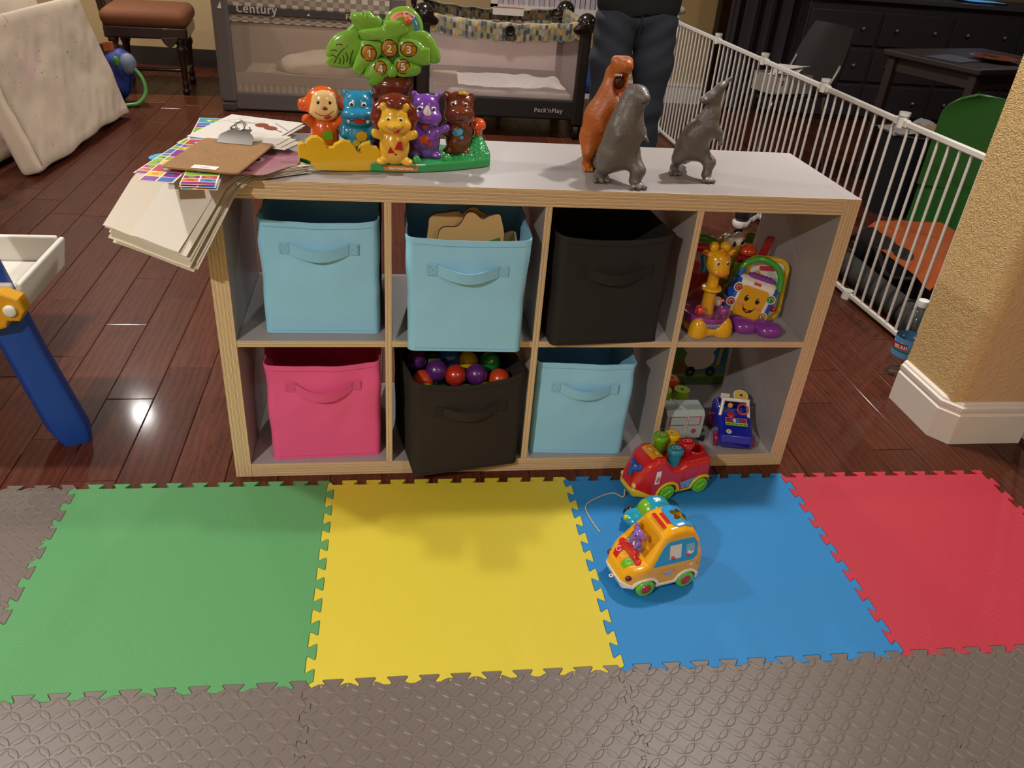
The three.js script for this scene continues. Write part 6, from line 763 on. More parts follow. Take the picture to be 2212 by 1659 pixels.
// ---------------------------------------------------------------- water bottle by the wall end
{
  const t = thing('water_bottle', 'clear plastic water bottle with a mountain label by the gold wall end', 'bottle', [2.122, 0, -0.5]);
  const pet = mat(0xf4f8fa, 0.06, { transmission: 1, thickness: 0, ior: 1.45 }); const pr0 = [[0, 0.004], [0.03, 0.001], [0.04, 0.006], [0.0445, 0.018]]; for (let k = 0; k < 4; k++) pr0.push([0.0445, 0.024 + k * 0.012], [0.0425, 0.03 + k * 0.012]); pr0.push([0.0445, 0.075], [0.0445, 0.145], [0.0425, 0.15], [0.0445, 0.156], [0.0425, 0.163], [0.0445, 0.17], [0.043, 0.19], [0.036, 0.215], [0.024, 0.236], [0.0155, 0.247], [0.0145, 0.256]);
  obj('shell', la(pr0, undefined, undefined, 40), pet, t);
  obj('cap', la([[0, 0.278], [0.0155, 0.278], [0.0168, 0.275], [0.0168, 0.256], [0.0155, 0.254]], undefined, undefined, 28), mat(0xd4d4d2, 0.4), t);
  const lb = ctex(512, 128, (x, w, h) => { x.fillStyle = '#4a86b4'; x.fillRect(0, 0, w, h); x.fillStyle = '#5c6f80'; for (let k = 0; k < 8; k++) { x.beginPath(); x.moveTo(k * 66 - 10, 84); x.lineTo(k * 66 + 26, 26); x.lineTo(k * 66 + 60, 84); x.fill(); } x.fillStyle = '#d8e0e4'; for (let k = 0; k < 8; k++) { x.beginPath(); x.moveTo(k * 66 + 16, 44); x.lineTo(k * 66 + 26, 26); x.lineTo(k * 66 + 38, 46); x.fill(); } x.fillStyle = '#2a5a34'; x.fillRect(0, 80, w, 12); x.fillStyle = '#8a2030'; x.save(); x.translate(60, 60); x.rotate(-0.1); x.fillRect(-60, -22, 130, 40); x.fillStyle = '#f0e8d8'; x.font = 'bold 30px serif'; x.fillText('HEAD', -20, 12); x.restore(); x.fillStyle = '#9a3040'; x.fillRect(150, 6, 60, 66); x.fillStyle = '#e8e4dc'; x.fillRect(150, 78, 56, 44); x.fillStyle = '#30302e'; for (let k = 0; k < 12; k++) x.fillRect(154 + k * 4, 84, 2, 26); });
  obj('label', cy(0.0449, 0.0449, 0.068, [0, 0.11, 0], [0, 2.2, 0], 40).clone(), mat(0xffffff, 0.35, { map: lb }), t); t.children[2].geometry = new THREE.CylinderGeometry(0.0449, 0.0449, 0.068, 40, 1, true).rotateY(-2.2).translate(0, 0.11, 0);
}
// ---------------------------------------------------------------- person standing behind the shelf
{
  const t = thing('person', 'person in dark jeans and a black top standing behind the shelf', 'person', [1.5, 0, -2.15], -0.12);
  const skin = mat(0x8a5a44, 0.55), jean = mat(0x262c36, 0.85, { bumpMap: fabTex, bumpScale: 0.0012 }), shirt = mat(0x100f12, 0.85), hair = mat(0x17100c, 0.7);
  const legF = s => limb([[s * 0.09, 0.86, 0, 0.098], [s * 0.1, 0.7, 0.01, 0.09], [s * 0.105, 0.5, 0.012, 0.066], [s * 0.115, 0.34, -0.005, 0.062], [s * 0.125, 0.09, -0.015, 0.053]], 0.03);
  const fold = (x, y, z) => 0.0035 * Math.sin(y * 55 + x * 22 + 2 * Math.sin(x * 30)) * sstep(0.62, 0.45, y) + 0.003 * Math.sin(y * 70 - Math.abs(x) * 40) * sstep(0.6, 0.8, y);
  const jf = union(0.03, union(0.014, legF(-1), legF(1)), dEll([0, 0.9, -0.01], [0.172, 0.1, 0.112]));
  obj('jeans', net((x, y, z) => Math.max(jf(x, y, z) + fold(x, y, z), 0.055 - y, y - 0.98), [-0.22, 0.04, -0.16], [0.22, 1.0, 0.16], 0.011), jean, t);
  const tf = union(0.05, limb([[0, 0.94, -0.01, 0.13], [0, 1.15, -0.01, 0.135], [0, 1.35, -0.01, 0.13]], 0.05), limb([[-0.1, 0.95, -0.01, 0.09], [-0.12, 1.2, -0.01, 0.08], [-0.15, 1.4, -0.015, 0.065]], 0.04), limb([[0.1, 0.95, -0.01, 0.09], [0.12, 1.2, -0.01, 0.08], [0.15, 1.4, -0.015, 0.065]], 0.04), ...[-1, 1].map(s => limb([[s * 0.18, 1.39, -0.015, 0.062], [s * 0.235, 1.22, -0.02, 0.055]], 0.03)));
  obj('top', net((x, y, z) => Math.max(tf(x, y, z), 0.905 + 0.01 * Math.sin(x * 20) - y, y - 1.47), [-0.32, 0.88, -0.18], [0.32, 1.49, 0.16], 0.013), shirt, t);
  const hand = s => { const W = [0, 0, 0]; const f = [dEll([W[0], W[1] - 0.045, W[2]], [0.017, 0.045, 0.036])]; for (let k = 0; k < 4; k++) { const z = W[2] - 0.026 + k * 0.0175, L = [0.058, 0.07, 0.074, 0.066][k]; f.push(limb([[W[0], W[1] - 0.08, z, 0.0095], [W[0] - s * 0.008, W[1] - 0.08 - L * 0.55, z + 0.003, 0.0088], [W[0] - s * 0.022, W[1] - 0.08 - L, z + 0.005, 0.0076]], 0.004)); } f.push(limb([[W[0] - s * 0.006, W[1] - 0.03, W[2] + 0.03, 0.0105], [W[0] - s * 0.016, W[1] - 0.062, W[2] + 0.05, 0.0095], [W[0] - s * 0.024, W[1] - 0.09, W[2] + 0.05, 0.0082]], 0.005)); return union(0.006, ...f); };
  const arms = [-1, 1].map(s => limb([[s * 0.232, 1.24, -0.02, 0.047], [s * 0.255, 1.13, 0.0, 0.043], [s * 0.2, 1.15, 0.13, 0.034], [s * 0.1, 1.2, 0.19, 0.026]], 0.02));
  const head = union(0.025, dEll([0, 1.64, 0.0], [0.076, 0.1, 0.095]), dEll([0, 1.585, 0.03], [0.055, 0.06, 0.06]), dCap([0, 1.42, -0.02], [0, 1.56, -0.01], 0.055, 0.052), dCap([0, 1.625, 0.09], [0, 1.598, 0.108], 0.011, 0.015), dEll([-0.078, 1.625, -0.005], [0.012, 0.03, 0.018]), dEll([0.078, 1.625, -0.005], [0.012, 0.03, 0.018]));
  obj('body', [net(union(0.02, head, ...arms), [-0.34, 1.05, -0.13], [0.34, 1.76, 0.24], 0.011), ...[-1, 1].map(s => net(hand(s), [-0.055, -0.175, -0.05], [0.055, 0.015, 0.085], 0.0042).rotateZ(s * 1.9).rotateY(0).translate(s * 0.1, 1.2, 0.19))], skin, t);
  obj('hair', net((x, y, z) => Math.max(dEll([0, 1.662, -0.018], [0.086, 0.1, 0.1])(x, y, z), -dEll([0, 1.61, 0.06], [0.075, 0.1, 0.06])(x, y, z)), [-0.1, 1.55, -0.13], [0.1, 1.78, 0.1], 0.008), hair, t);
  for (const s of [-1, 1]) { obj('eye', sp(0.012, [s * 0.031, 1.645, 0.083]), whiteP, t); obj('iris', sp(0.006, [s * 0.031, 1.645, 0.0915]), blackP, t); } obj('mouth', sp(0.02, [0, 1.568, 0.088], [1, 0.25, 0.3]), mat(0x7a3a34, 0.5), t);
  for (const s of [-1, 1]) obj('shoe', net((x, y, z) => Math.max(union(0.03, dEll([s * 0.13, 0.045, 0.07], [0.047, 0.04, 0.085]), dEll([s * 0.127, 0.06, -0.03], [0.042, 0.055, 0.06]))(x, y, z), 0.004 - y), [s * 0.13 - 0.07, 0, -0.1], [s * 0.13 + 0.07, 0.13, 0.17], 0.007), mat(0x181618, 0.5), t);
  obj('fly_seam', tube([[0.002, 0.965, 0.098], [0.004, 0.9, 0.106], [0.002, 0.83, 0.088], [0, 0.8, 0.07]], 0.0035, 16, 6), jean, t);
}
{ // lone sneaker by the gate
  const t = thing('sneaker', 'black sneaker with a thick white sole on the floor behind the shelf', 'shoe', [2.165, 0, -2.0], 0.9);
  obj('sole', net((x, y, z) => Math.max(union(0.03, dEll([0.06, 0.02, 0], [0.08, 0.04, 0.047]), dEll([-0.07, 0.02, 0], [0.07, 0.04, 0.04]))(x, y, z) + 0.002 * Math.sin(x * 160), 0.001 - y, y - 0.032 - 0.006 * Math.sin(x * 30)), [-0.15, -0.004, -0.06], [0.15, 0.05, 0.06], 0.004), mat(0xd8d2c8, 0.5), t);
  obj('upper', net((x, y, z) => Math.max(union(0.04, dEll([0.055, 0.045, 0], [0.075, 0.04, 0.042]), dEll([-0.065, 0.065, 0], [0.062, 0.06, 0.037]))(x, y, z), 0.03 - y, dEll([-0.075, 0.12, 0], [0.04, 0.05, 0.024])(x, y, z) * -1), [-0.14, 0.02, -0.055], [0.14, 0.14, 0.055], 0.005), mat(0x151416, 0.5), t); obj('laces', [0, 1, 2, 3].map(k => bar([0.03 - k * 0.022, 0.083 + k * 0.007, -0.02], [0.03 - k * 0.022, 0.083 + k * 0.007, 0.02], 0.003)), mat(0x2a2a2c, 0.8), t);
}
// ---------------------------------------------------------------- leaning mattresses
{
  const stain = ctex(1024, 1024, (x, w, h) => { x.fillStyle = '#cbb9a4'; x.fillRect(0, 0, w, h); seed = 31; for (let k = 0; k < 60; k++) { x.fillStyle = `rgba(${190 + rnd() * 30 | 0},${170 + rnd() * 25 | 0},${150 + rnd() * 25 | 0},0.35)`; x.beginPath(); x.ellipse(rnd() * w, rnd() * h, 20 + rnd() * 70, 14 + rnd() * 40, rnd() * 3, 0, 7); x.fill(); } for (let k = 0; k < 110; k++) { x.fillStyle = `rgba(${100 + rnd() * 30 | 0},${78 + rnd() * 20 | 0},${72 + rnd() * 30 | 0},${0.35 + rnd() * 0.4})`; x.beginPath(); x.ellipse(rnd() * w, rnd() * h, 1.5 + rnd() * 3, 2 + rnd() * 7, rnd() * 1.2 - 0.6, 0, 7); x.fill(); } });
  const sheetM = mat(0xffffff, 0.7, { map: stain });
  function mattress(P0, P1, lean, label, h = 0.67, th = 0.11, sd = 0) {
    const t = thing('crib_mattress', label, 'mattress', [P0[0], 0, P0[1]], 0, 'leaning crib mattresses'); const L = Math.hypot(P1[0] - P0[0], P1[1] - P0[1]); t.position.set(P1[0], 0, P1[1]); [P0, P1] = [P1, P0];
    const g = new THREE.BoxGeometry(1, 1, 1, 24, 28, 44); const p = g.attributes.position, n = p.count, r = 0.03; for (let i = 0; i < n; i++) { let x = p.getX(i) * th, y = (p.getY(i) + 0.5) * h, z = (p.getZ(i) + 0.5) * L; const cx = clamp(x, -th / 2 + r, th / 2 - r), cyy = clamp(y, r, h - r), cz = clamp(z, r, L - r); let dx = x - cx, dy = y - cyy, dz = z - cz; const l = Math.hypot(dx, dy, dz); if (l > 0) { dx *= r / l; dy *= r / l; dz *= r / l; } x = cx + dx; y = cyy + dy; z = cz + dz; const w = noise.noise(y * 5 + sd, z * 4, 1) * 0.012 + noise.noise(y * 16 + z * 7, z * 11, 3 + sd) * 0.004; x += w * (x > 0 ? 1 : 0.4); y += (y < 0.1 ? (0.018 * Math.max(0, Math.sin(z / L * PI * 1.5)) + 0.004 * Math.sin(z * 19)) * (0.1 - y) / 0.1 : 0); p.setXYZ(i, x, y, z); }
    g.computeVertexNormals(); const uv = g.attributes.uv; reuv(g, (x, y, z) => [z / 1.2, y / 0.7 + x * 2]);
    const m = new THREE.Matrix4().makeRotationY(Math.atan2(P1[0] - P0[0], P1[1] - P0[1])).multiply(new THREE.Matrix4().makeRotationZ(lean)); g.translate(-th / 2, 0, 0); g.applyMatrix4(m); g.computeBoundingBox(); const lift = -g.boundingBox.min.y + 0.0005; g.translate(0, lift, 0); obj('cover', g, sheetM, t);
    const seam = []; for (let k = 0; k <= 20; k++) seam.push(V(0.002, mix(0.03, h - 0.03, k / 20), L - 0.03).applyMatrix4(m).add(V(0, lift, 0))); obj('seam', tube(seam, 0.004, 40, 6), mat(0xb5a48e, 0.8), t);
  }
  mattress([-1.24, -2.35], [-1.15, -3.58], 0.285, 'stained cream crib mattress leaning on its side at the left');
  mattress([-1.47, -2.42], [-1.38, -3.6], 0.3, 'second cream mattress leaning behind the stained one', 0.7, 0.1, 7);
  const bd = thing('white_board', 'white panel with a raised rim lying along the top of the mattresses', 'panel', [-1.9, 0, -3.05], 0.07); obj('panel', rb(0.05, 0.78, 1.2, 0.012, [0, 0.39, 0], [0, 0, 0.31]), mat(0xd2c8b4, 0.6), bd); obj('rim', rb(0.075, 0.05, 1.2, 0.012, [-0.235, 0.755, 0], [0, 0, 0.31]), mat(0xd8cfbc, 0.6), bd);
}
{
  const t = thing('rope_basket', 'tan rope basket at the left edge below the mattresses', 'basket', [-1.4, 0, -1.85]); const rp = mat(0xa8895c, 0.85); const g = []; for (let k = 0; k < 9; k++) g.push(to(0.12 + 0.004 * k, 0.0105, [0, 0.011 + k * 0.019, 0], [PI / 2, 0, 0], 2 * PI, 8, 40)); obj('wall', g, rp, t); obj('bottom', cy(0.118, 0.118, 0.01, [0, 0.006, 0], undefined, 40), rp, t); obj('handle', tube([[0.14, 0.15, -0.04], [0.165, 0.2, -0.03], [0.168, 0.215, 0], [0.165, 0.2, 0.03], [0.14, 0.15, 0.04]], 0.008, 24, 8), rp, t);
}
// ---------------------------------------------------------------- upholstered chair
{
  const t = thing('dining_chair', 'dark carved wooden dining chair with a brown velvet seat', 'chair', [-1.2, 0, -4.47], 0.1);
  const wd = mat(0x2c1710, 0.35, { clearcoat: 0.3 }), vel = mat(0x70401f, 0.8, { sheen: 0.6, sheenRoughness: 0.5, bumpMap: fabTex, bumpScale: 0.002 });
  obj('seat', net(dBox([0, 0.475, 0], [0.27, 0.058, 0.26], 0.055), [-0.29, 0.4, -0.28], [0.29, 0.55, 0.28], 0.012), vel, t);
  obj('seat_rail', rb(0.51, 0.075, 0.49, 0.012, [0, 0.39, 0]), wd, t); obj('apron_drop', tr(ex(shp([[-0.045, 0], [0.045, 0], [0.03, -0.03], [0, -0.05], [-0.03, -0.03]], true), 0.02, 0.004), [0.14, 0.36, 0.235]), wd, t);
  const leg = la([[0, 0], [0.018, 0], [0.026, 0.012], [0.026, 0.03], [0.016, 0.04], [0.022, 0.055], [0.024, 0.075], [0.016, 0.085], [0.019, 0.1], [0.022, 0.2], [0.026, 0.26], [0.034, 0.275], [0.034, 0.3], [0.024, 0.31], [0.032, 0.33], [0.038, 0.37], [0, 0.37]], undefined, undefined, 20); for (const [x, z] of [[0.2, 0.2], [0.2, -0.2], [-0.21, 0.2], [-0.21, -0.2]]) obj('leg', leg.clone().translate(x, 0, z), wd, t);
  for (const z of [-0.2, 0.2]) obj('back_post', tube([[-0.23, 0.36, z], [-0.26, 0.6, z], [-0.3, 0.85, z], [-0.33, 1.08, z]], 0.022, 20, 10), wd, t); obj('crest_rail', rb(0.035, 0.13, 0.46, 0.014, [-0.325, 1.05, 0], [0, 0, 0.12]), wd, t); obj('back_splat', rb(0.02, 0.52, 0.2, 0.008, [-0.28, 0.75, 0], [0, 0, 0.14]), wd, t); obj('stretcher', bar([-0.21, 0.12, 0], [0.2, 0.12, 0], 0.012), wd, t); obj('side_stretcher', [bar([-0.21, 0.12, -0.2], [-0.21, 0.12, 0.2], 0.012), bar([0.2, 0.12, -0.2], [0.2, 0.12, 0.2], 0.012)], wd, t);
}
{
  const t = thing('toy_backpack', 'blue and grey toy with a green hose lying by the mattress', 'toy', [-1.3, 0, -3.95]);
  const bl = mat(0x1a2f7a, 0.6), gy = mat(0x6a7484, 0.6); obj('body', net((x, y, z) => Math.max(union(0.05, dEll([-0.06, 0.14, 0], [0.13, 0.14, 0.1]), dEll([0.02, 0.24, 0.0], [0.08, 0.09, 0.08]))(x, y, z) + 0.004 * Math.sin(x * 60) * Math.sin(y * 50), -y), [-0.22, -0.005, -0.13], [0.14, 0.36, 0.13], 0.009), bl, t); obj('grey_cover', net(dEll([0.075, 0.25, 0.04], [0.05, 0.065, 0.05]), [0.01, 0.17, -0.03], [0.14, 0.33, 0.11], 0.007), gy, t); obj('green_badge', sp(0.028, [0.02, 0.27, 0.085], [0.7, 1.1, 0.4]), mat(0x4a8a24, 0.5), t); obj('hose', tube([[0.1, 0.24, 0.05], [0.15, 0.17, 0.06], [0.165, 0.09, 0.08], [0.12, 0.03, 0.11], [0.03, 0.013, 0.13]], 0.0125, 40, 10), mat(0x4f8a3c, 0.4), t); obj('orange_flap', bx(0.06, 0.05, 0.012, [-0.03, 0.345, 0.02], [0, 0.1, 0.1]), mat(0xb8602c, 0.6), t);
}
// ---------------------------------------------------------------- playpens
const meshTex = a => { const t = dtex(64, 64, (u, v) => { const p = Math.abs(((u + v) * 4) % 1 - 0.5), q = Math.abs(((u - v + 4) * 4) % 1 - 0.5); return p < 0.13 || q < 0.13 ? 1 : 0; }, false); return t; };
{ // grey playpen, with a mesh side
  const t = thing('playpen', 'grey folding playpen with checked trim and a mesh side', 'playpen', [-0.1, 0, -4.3], 0, 'folding playpens');
  const gy = mat(0x5d5350, 0.85, { bumpMap: fabTex, bumpScale: 0.001 }), dk = mat(0x3d3734, 0.8);
  const ging = ctex(512, 64, (x, w, h) => { x.fillStyle = '#a39584'; x.fillRect(0, 0, w, h); for (let i = 0; i < 32; i++) for (let j = 0; j < 4; j++) { x.fillStyle = (i + j) % 2 ? 'rgba(120,104,90,0.75)' : ((i % 2) ? 'rgba(190,180,165,0.8)' : 'rgba(150,136,120,0.6)'); x.fillRect(i * 16, j * 16, 16, 16); } });
  const gm = mat(0xffffff, 0.85, { map: ging }), net0 = mat(0xb09a86, 0.8, { alphaMap: meshTex(), transparent: true }), pad = mat(0xb9a48e, 0.8), stripe = ctex(256, 32, (x, w, h) => { for (let i = 0; i < 32; i++) { x.fillStyle = i % 2 ? '#8a8074' : '#bdb0a0'; x.fillRect(i * 8, 0, 8, h); } });
  net0.alphaMap.repeat.set(34, 14);
  const X0 = -0.53, X1 = 0.55, Zf = 0.4, Zb = -0.32, H = 0.74;
  for (const [x, z] of [[X0, Zf], [X1, Zf], [X0, Zb], [X1, Zb]]) { obj('corner_post', rb(0.1, H - 0.06, 0.08, 0.02, [x, (H - 0.06) / 2 + 0.055, z]), gy, t); obj('foot', rb(0.085, 0.055, 0.09, 0.015, [x, 0.028, z]), dk, t); }
  for (const z of [Zf, Zb]) { obj('top_trim', tr(rb(X1 - X0 + 0.06, 0.125, 0.045, 0.02, [0.01, H - 0.06, z])), gm, t); obj('trim_band', rb(X1 - X0 - 0.04, 0.04, 0.006, 0.002, [0.01, 0.605, z + (z > 0 ? 0.023 : -0.023)]), dk, t); obj('lower_trim', rb(X1 - X0 - 0.06, 0.055, 0.03, 0.01, [0.01, 0.56, z]), gm, t); obj('base_panel', rb(X1 - X0 + 0.02, 0.11, 0.03, 0.012, [0.01, 0.063, z]), gy, t); obj('lower_panel', rb(X1 - X0 - 0.06, 0.07, 0.012, 0.004, [0.01, 0.2, z - 0.012]), mat(0x8d7f74, 0.8), t); }
  obj('side_mesh', new THREE.PlaneGeometry(X1 - X0 - 0.08, 0.44).translate(0.01, 0.33, Zf + 0.004), net0, t).userData.label = 'see-through mesh side'; obj('back_panel', rb(X1 - X0 - 0.08, 0.44, 0.008, 0.003, [0.01, 0.33, Zb]), mat(0x9c8774, 0.85), t);
  for (const x of [X0, X1]) { obj('end_panel', rb(0.01, 0.5, Zf - Zb - 0.08, 0.003, [x, 0.32, (Zf + Zb) / 2]), gy, t); obj('end_trim', rb(0.045, 0.125, Zf - Zb, 0.02, [x, H - 0.06, (Zf + Zb) / 2]), gm, t); }
  obj('striped_bumper', reuv(rb(X1 - X0 - 0.08, 0.06, 0.02, 0.008, [0.01, 0.145, Zf - 0.02]), (x, y) => [x * 1.6, y * 8]), mat(0xffffff, 0.85, { map: (stripe.wrapS = THREE.RepeatWrapping, stripe) }), t); obj('floor_mattress', rb(X1 - X0 - 0.1, 0.07, Zf - Zb - 0.1, 0.02, [0.01, 0.15, (Zf + Zb) / 2]), pad, t); obj('inner_blanket', net((x, y, z) => Math.max(dEll([0.1, 0.2, -0.05], [0.38, 0.12, 0.22])(x, y, z) + 0.02 * noise.noise(x * 9, y * 9, z * 9), 0.187 - y), [-0.35, 0.18, -0.3], [0.5, 0.33, 0.2], 0.014), pad, t);
  const zt = Zf + 0.0268; obj('lettering', [text('Century', 0.046, 0.002, [-0.31, 0.609, zt])], mat(0xb8aca0, 0.6), t).userData.label = 'word Century on the trim band'; obj('lettering', [text("Fold'n Go", 0.03, 0.002, [0.32, 0.606, zt])], mat(0xb8aca0, 0.6), t).userData.label = 'words on the trim band'; obj('arrow_mark', ex(shp([[-0.012, 0], [0.012, 0], [0, 0.014]]), 0.002).translate(0, 0.596, zt), mat(0xc8bcb0, 0.6), t); obj('corner_tab', ex(shp([[-0.012, 0], [0.014, 0], [0.01, 0.04]]), 0.002).translate(X0 + 0.0, 0.61, Zf + 0.042), mat(0xcfc4b4, 0.6), t);
}
{ // dark playpen with patterned rail
  const t = thing('playpen', 'black framed playpen with a sagging patterned rail and white bedding', 'playpen', [1.1, 0, -3.86], 0, 'folding playpens');
  const bk = mat(0x17130f, 0.5, { clearcoat: 0.2 }), bkf = mat(0x221d1a, 0.85, { bumpMap: fabTex, bumpScale: 0.001 }), gyf = mat(0x5c5150, 0.85);
  const pat = ctex(1024, 128, (x, w, h) => { x.fillStyle = '#8d8471'; x.fillRect(0, 0, w, h); seed = 8; const cs = ['#a89c84', '#6f6a5c', '#b8924a', '#4c4a4a', '#9a917c', '#7d7a74', '#8a8a5c', '#3f4a52']; const s = 21; for (let i = 0; i < 50; i++) for (let j = 0; j < 7; j++) { x.fillStyle = cs[(i * 3 + j * 5 + (i * j) % 3 + Math.floor(rnd() * 2)) % 8]; x.beginPath(); x.arc(i * s + 10, j * s + 10 - (i % 2) * 4, 11, 0, 7); x.fill(); } });
  const pm = mat(0xffffff, 0.85, { map: pat }), net1 = mat(0xc8b4ae, 0.85, { alphaMap: meshTex(), transparent: true }); net1.alphaMap.repeat.set(36, 14);
  const X0 = -0.5, X1 = 0.49, Zf = 0.34, Zb = -0.34, H = 0.73;
  for (const [x, z] of [[X0, Zf], [X1, Zf], [X0, Zb], [X1, Zb]]) { obj('corner_post', [rb(0.075, 0.6, 0.06, 0.02, [x, 0.38, z])], bk, t); obj('corner_cap', net(union(0.02, dEll([x, 0.69, z], [0.062, 0.065, 0.05]), dEll([x - Math.sign(x) * 0.05, 0.66, z], [0.05, 0.035, 0.035])), [x - 0.12, 0.6, z - 0.07], [x + 0.12, 0.77, z + 0.07], 0.008), mat(0x17130f, 0.2, { clearcoat: 0.7 }), t); if (x > 0 && z > 0) { obj('wheel', cy(0.045, 0.045, 0.03, [x - 0.005, 0.046, z], [0, 0, PI / 2], 28), bk, t); obj('wheel', cy(0.045, 0.045, 0.03, [x + 0.04, 0.046, z], [0, 0, PI / 2], 28), bk, t); obj('rivet', sp(0.006, [x + 0.056, 0.046, z]), mat(0x9a948c, 0.3, { metalness: 0.8 }), t); } else obj('foot', rb(0.07, 0.09, 0.07, 0.02, [x, 0.0455, z]), bk, t); obj('rivet', sp(0.006, [x, 0.7, z + 0.052]), mat(0x9a948c, 0.3, { metalness: 0.8 }), t); }
  const sag = (u) => 0.03 * (1 - (2 * u - 1) ** 2);
  for (const z of [Zf, Zb]) { obj('rail_cover', thick((u, v) => { const a = v * PI * 1.5 - 0.3; return [mix(X0 + 0.04, X1 - 0.04, u), 0.7 - sag(u) - (v < 0.5 ? (0.5 - v) * 0.2 : 0) + 0.004 * Math.sin(u * 40), z + (z > 0 ? 1 : -1) * (v < 0.5 ? 0.024 : 0.024 - (v - 0.5) * 0.09)]; }, 40, 8, 0.004), pm, t); obj('base_band', rb(X1 - X0 - 0.02, 0.125, 0.035, 0.014, [0, 0.18, z]), bkf, t); }
  for (const x of [X0, X1]) { obj('end_rail', rb(0.05, 0.1, Zb * -2 - 0.05, 0.02, [x, 0.655, 0]), pm, t); obj('end_base', rb(0.03, 0.125, 0.62, 0.012, [x, 0.18, 0]), bkf, t); obj('end_mesh', rb(0.006, 0.36, 0.56, 0.002, [x, 0.42, 0]), gyf, t); }
  obj('front_mesh', new THREE.PlaneGeometry(X1 - X0 - 0.07, 0.36).translate(0, 0.42, Zf + 0.002), net1, t).userData.label = 'see-through mesh front'; obj('back_mesh', rb(X1 - X0 - 0.07, 0.36, 0.005, 0.002, [0, 0.42, Zb]), mat(0xc4aca4, 0.9), t); obj('back_lower_band', rb(X1 - X0 - 0.07, 0.06, 0.008, 0.002, [0, 0.27, Zb + 0.006]), gyf, t);
  obj('bedding', net((x, y, z) => Math.max(dBox([0.06, 0.245, 0], [0.4, 0.03, 0.29], 0.025)(x, y, z) + 0.02 * noise.noise(x * 6 + 3, z * 6, y * 2) + 0.008 * noise.noise(x * 17, z * 17, 4), -1), [-0.4, 0.19, -0.33], [0.49, 0.31, 0.33], 0.012), mat(0xe4dad2, 0.9), t); obj('base_board', rb(X1 - X0 - 0.05, 0.03, 0.62, 0.006, [0, 0.2, 0]), gyf, t);
  obj('rail_badge', [to(0.024, 0.008, [0.015, 0.635, Zf + 0.034]), cy(0.02, 0.02, 0.006, [0.015, 0.635, Zf + 0.03], [PI / 2, 0, 0])], bk, t); obj('lettering', text("Pack'nPlay", 0.026, 0.002, [0.3, 0.172, Zf + 0.0178], [0, 0, 0]), mat(0xb4aca4, 0.5), t).userData.label = 'words on the black base band'; obj('warning_label', bx(0.21, 0.045, 0.002, [0.09, 0.665, Zb + 0.045]), mat(0xc4bdb4, 0.7), t); obj('warning_strip', bx(0.21, 0.008, 0.0025, [0.09, 0.69, Zb + 0.0455]), mat(0xb4683a, 0.7), t); for (const x of [-0.1, 0.02]) obj('centre_leg', bar([x, 0.002, 0.05], [x, 0.13, 0.05], 0.016), gyf, t);
  const ct = ctex(128, 96, (x, w, h) => { x.fillStyle = '#a8936a'; x.fillRect(0, 0, w, h); x.strokeStyle = '#4a4034'; for (let i = 0; i < 3; i++) for (let j = 0; j < 3; j++) { x.beginPath(); x.ellipse(22 + i * 42, 16 + j * 32, 14, 8, 0.2, 0, 7); x.stroke(); } });
  const c = obj('picture_book', bx(0.15, 0.012, 0.11, [0.745, 0.318, -3.62], [0.7, 0.1, 0]), mat(0xffffff, 0.6, { map: ct })); tag(c, 'tan picture card lying in the black playpen', 'book');
}
{ // blue toddler seat behind the playpen
  const t = thing('toddler_seat', 'blue plastic toddler seat half hidden behind the black playpen', 'chair', [1.84, 0, -4.2]); const bl = plas(0x16478e); obj('back', rb(0.26, 0.3, 0.05, 0.02, [0, 0.3, -0.1], [-0.15, 0, 0]), bl, t); obj('seat', rb(0.27, 0.05, 0.24, 0.02, [0, 0.2, 0]), bl, t); for (const [x, z] of [[-0.11, 0.09], [0.11, 0.09], [-0.11, -0.09], [0.11, -0.09]]) obj('leg', bar([x * 1.15, 0.001, z * 1.15], [x, 0.19, z], 0.026, 0.022), bl, t);
}
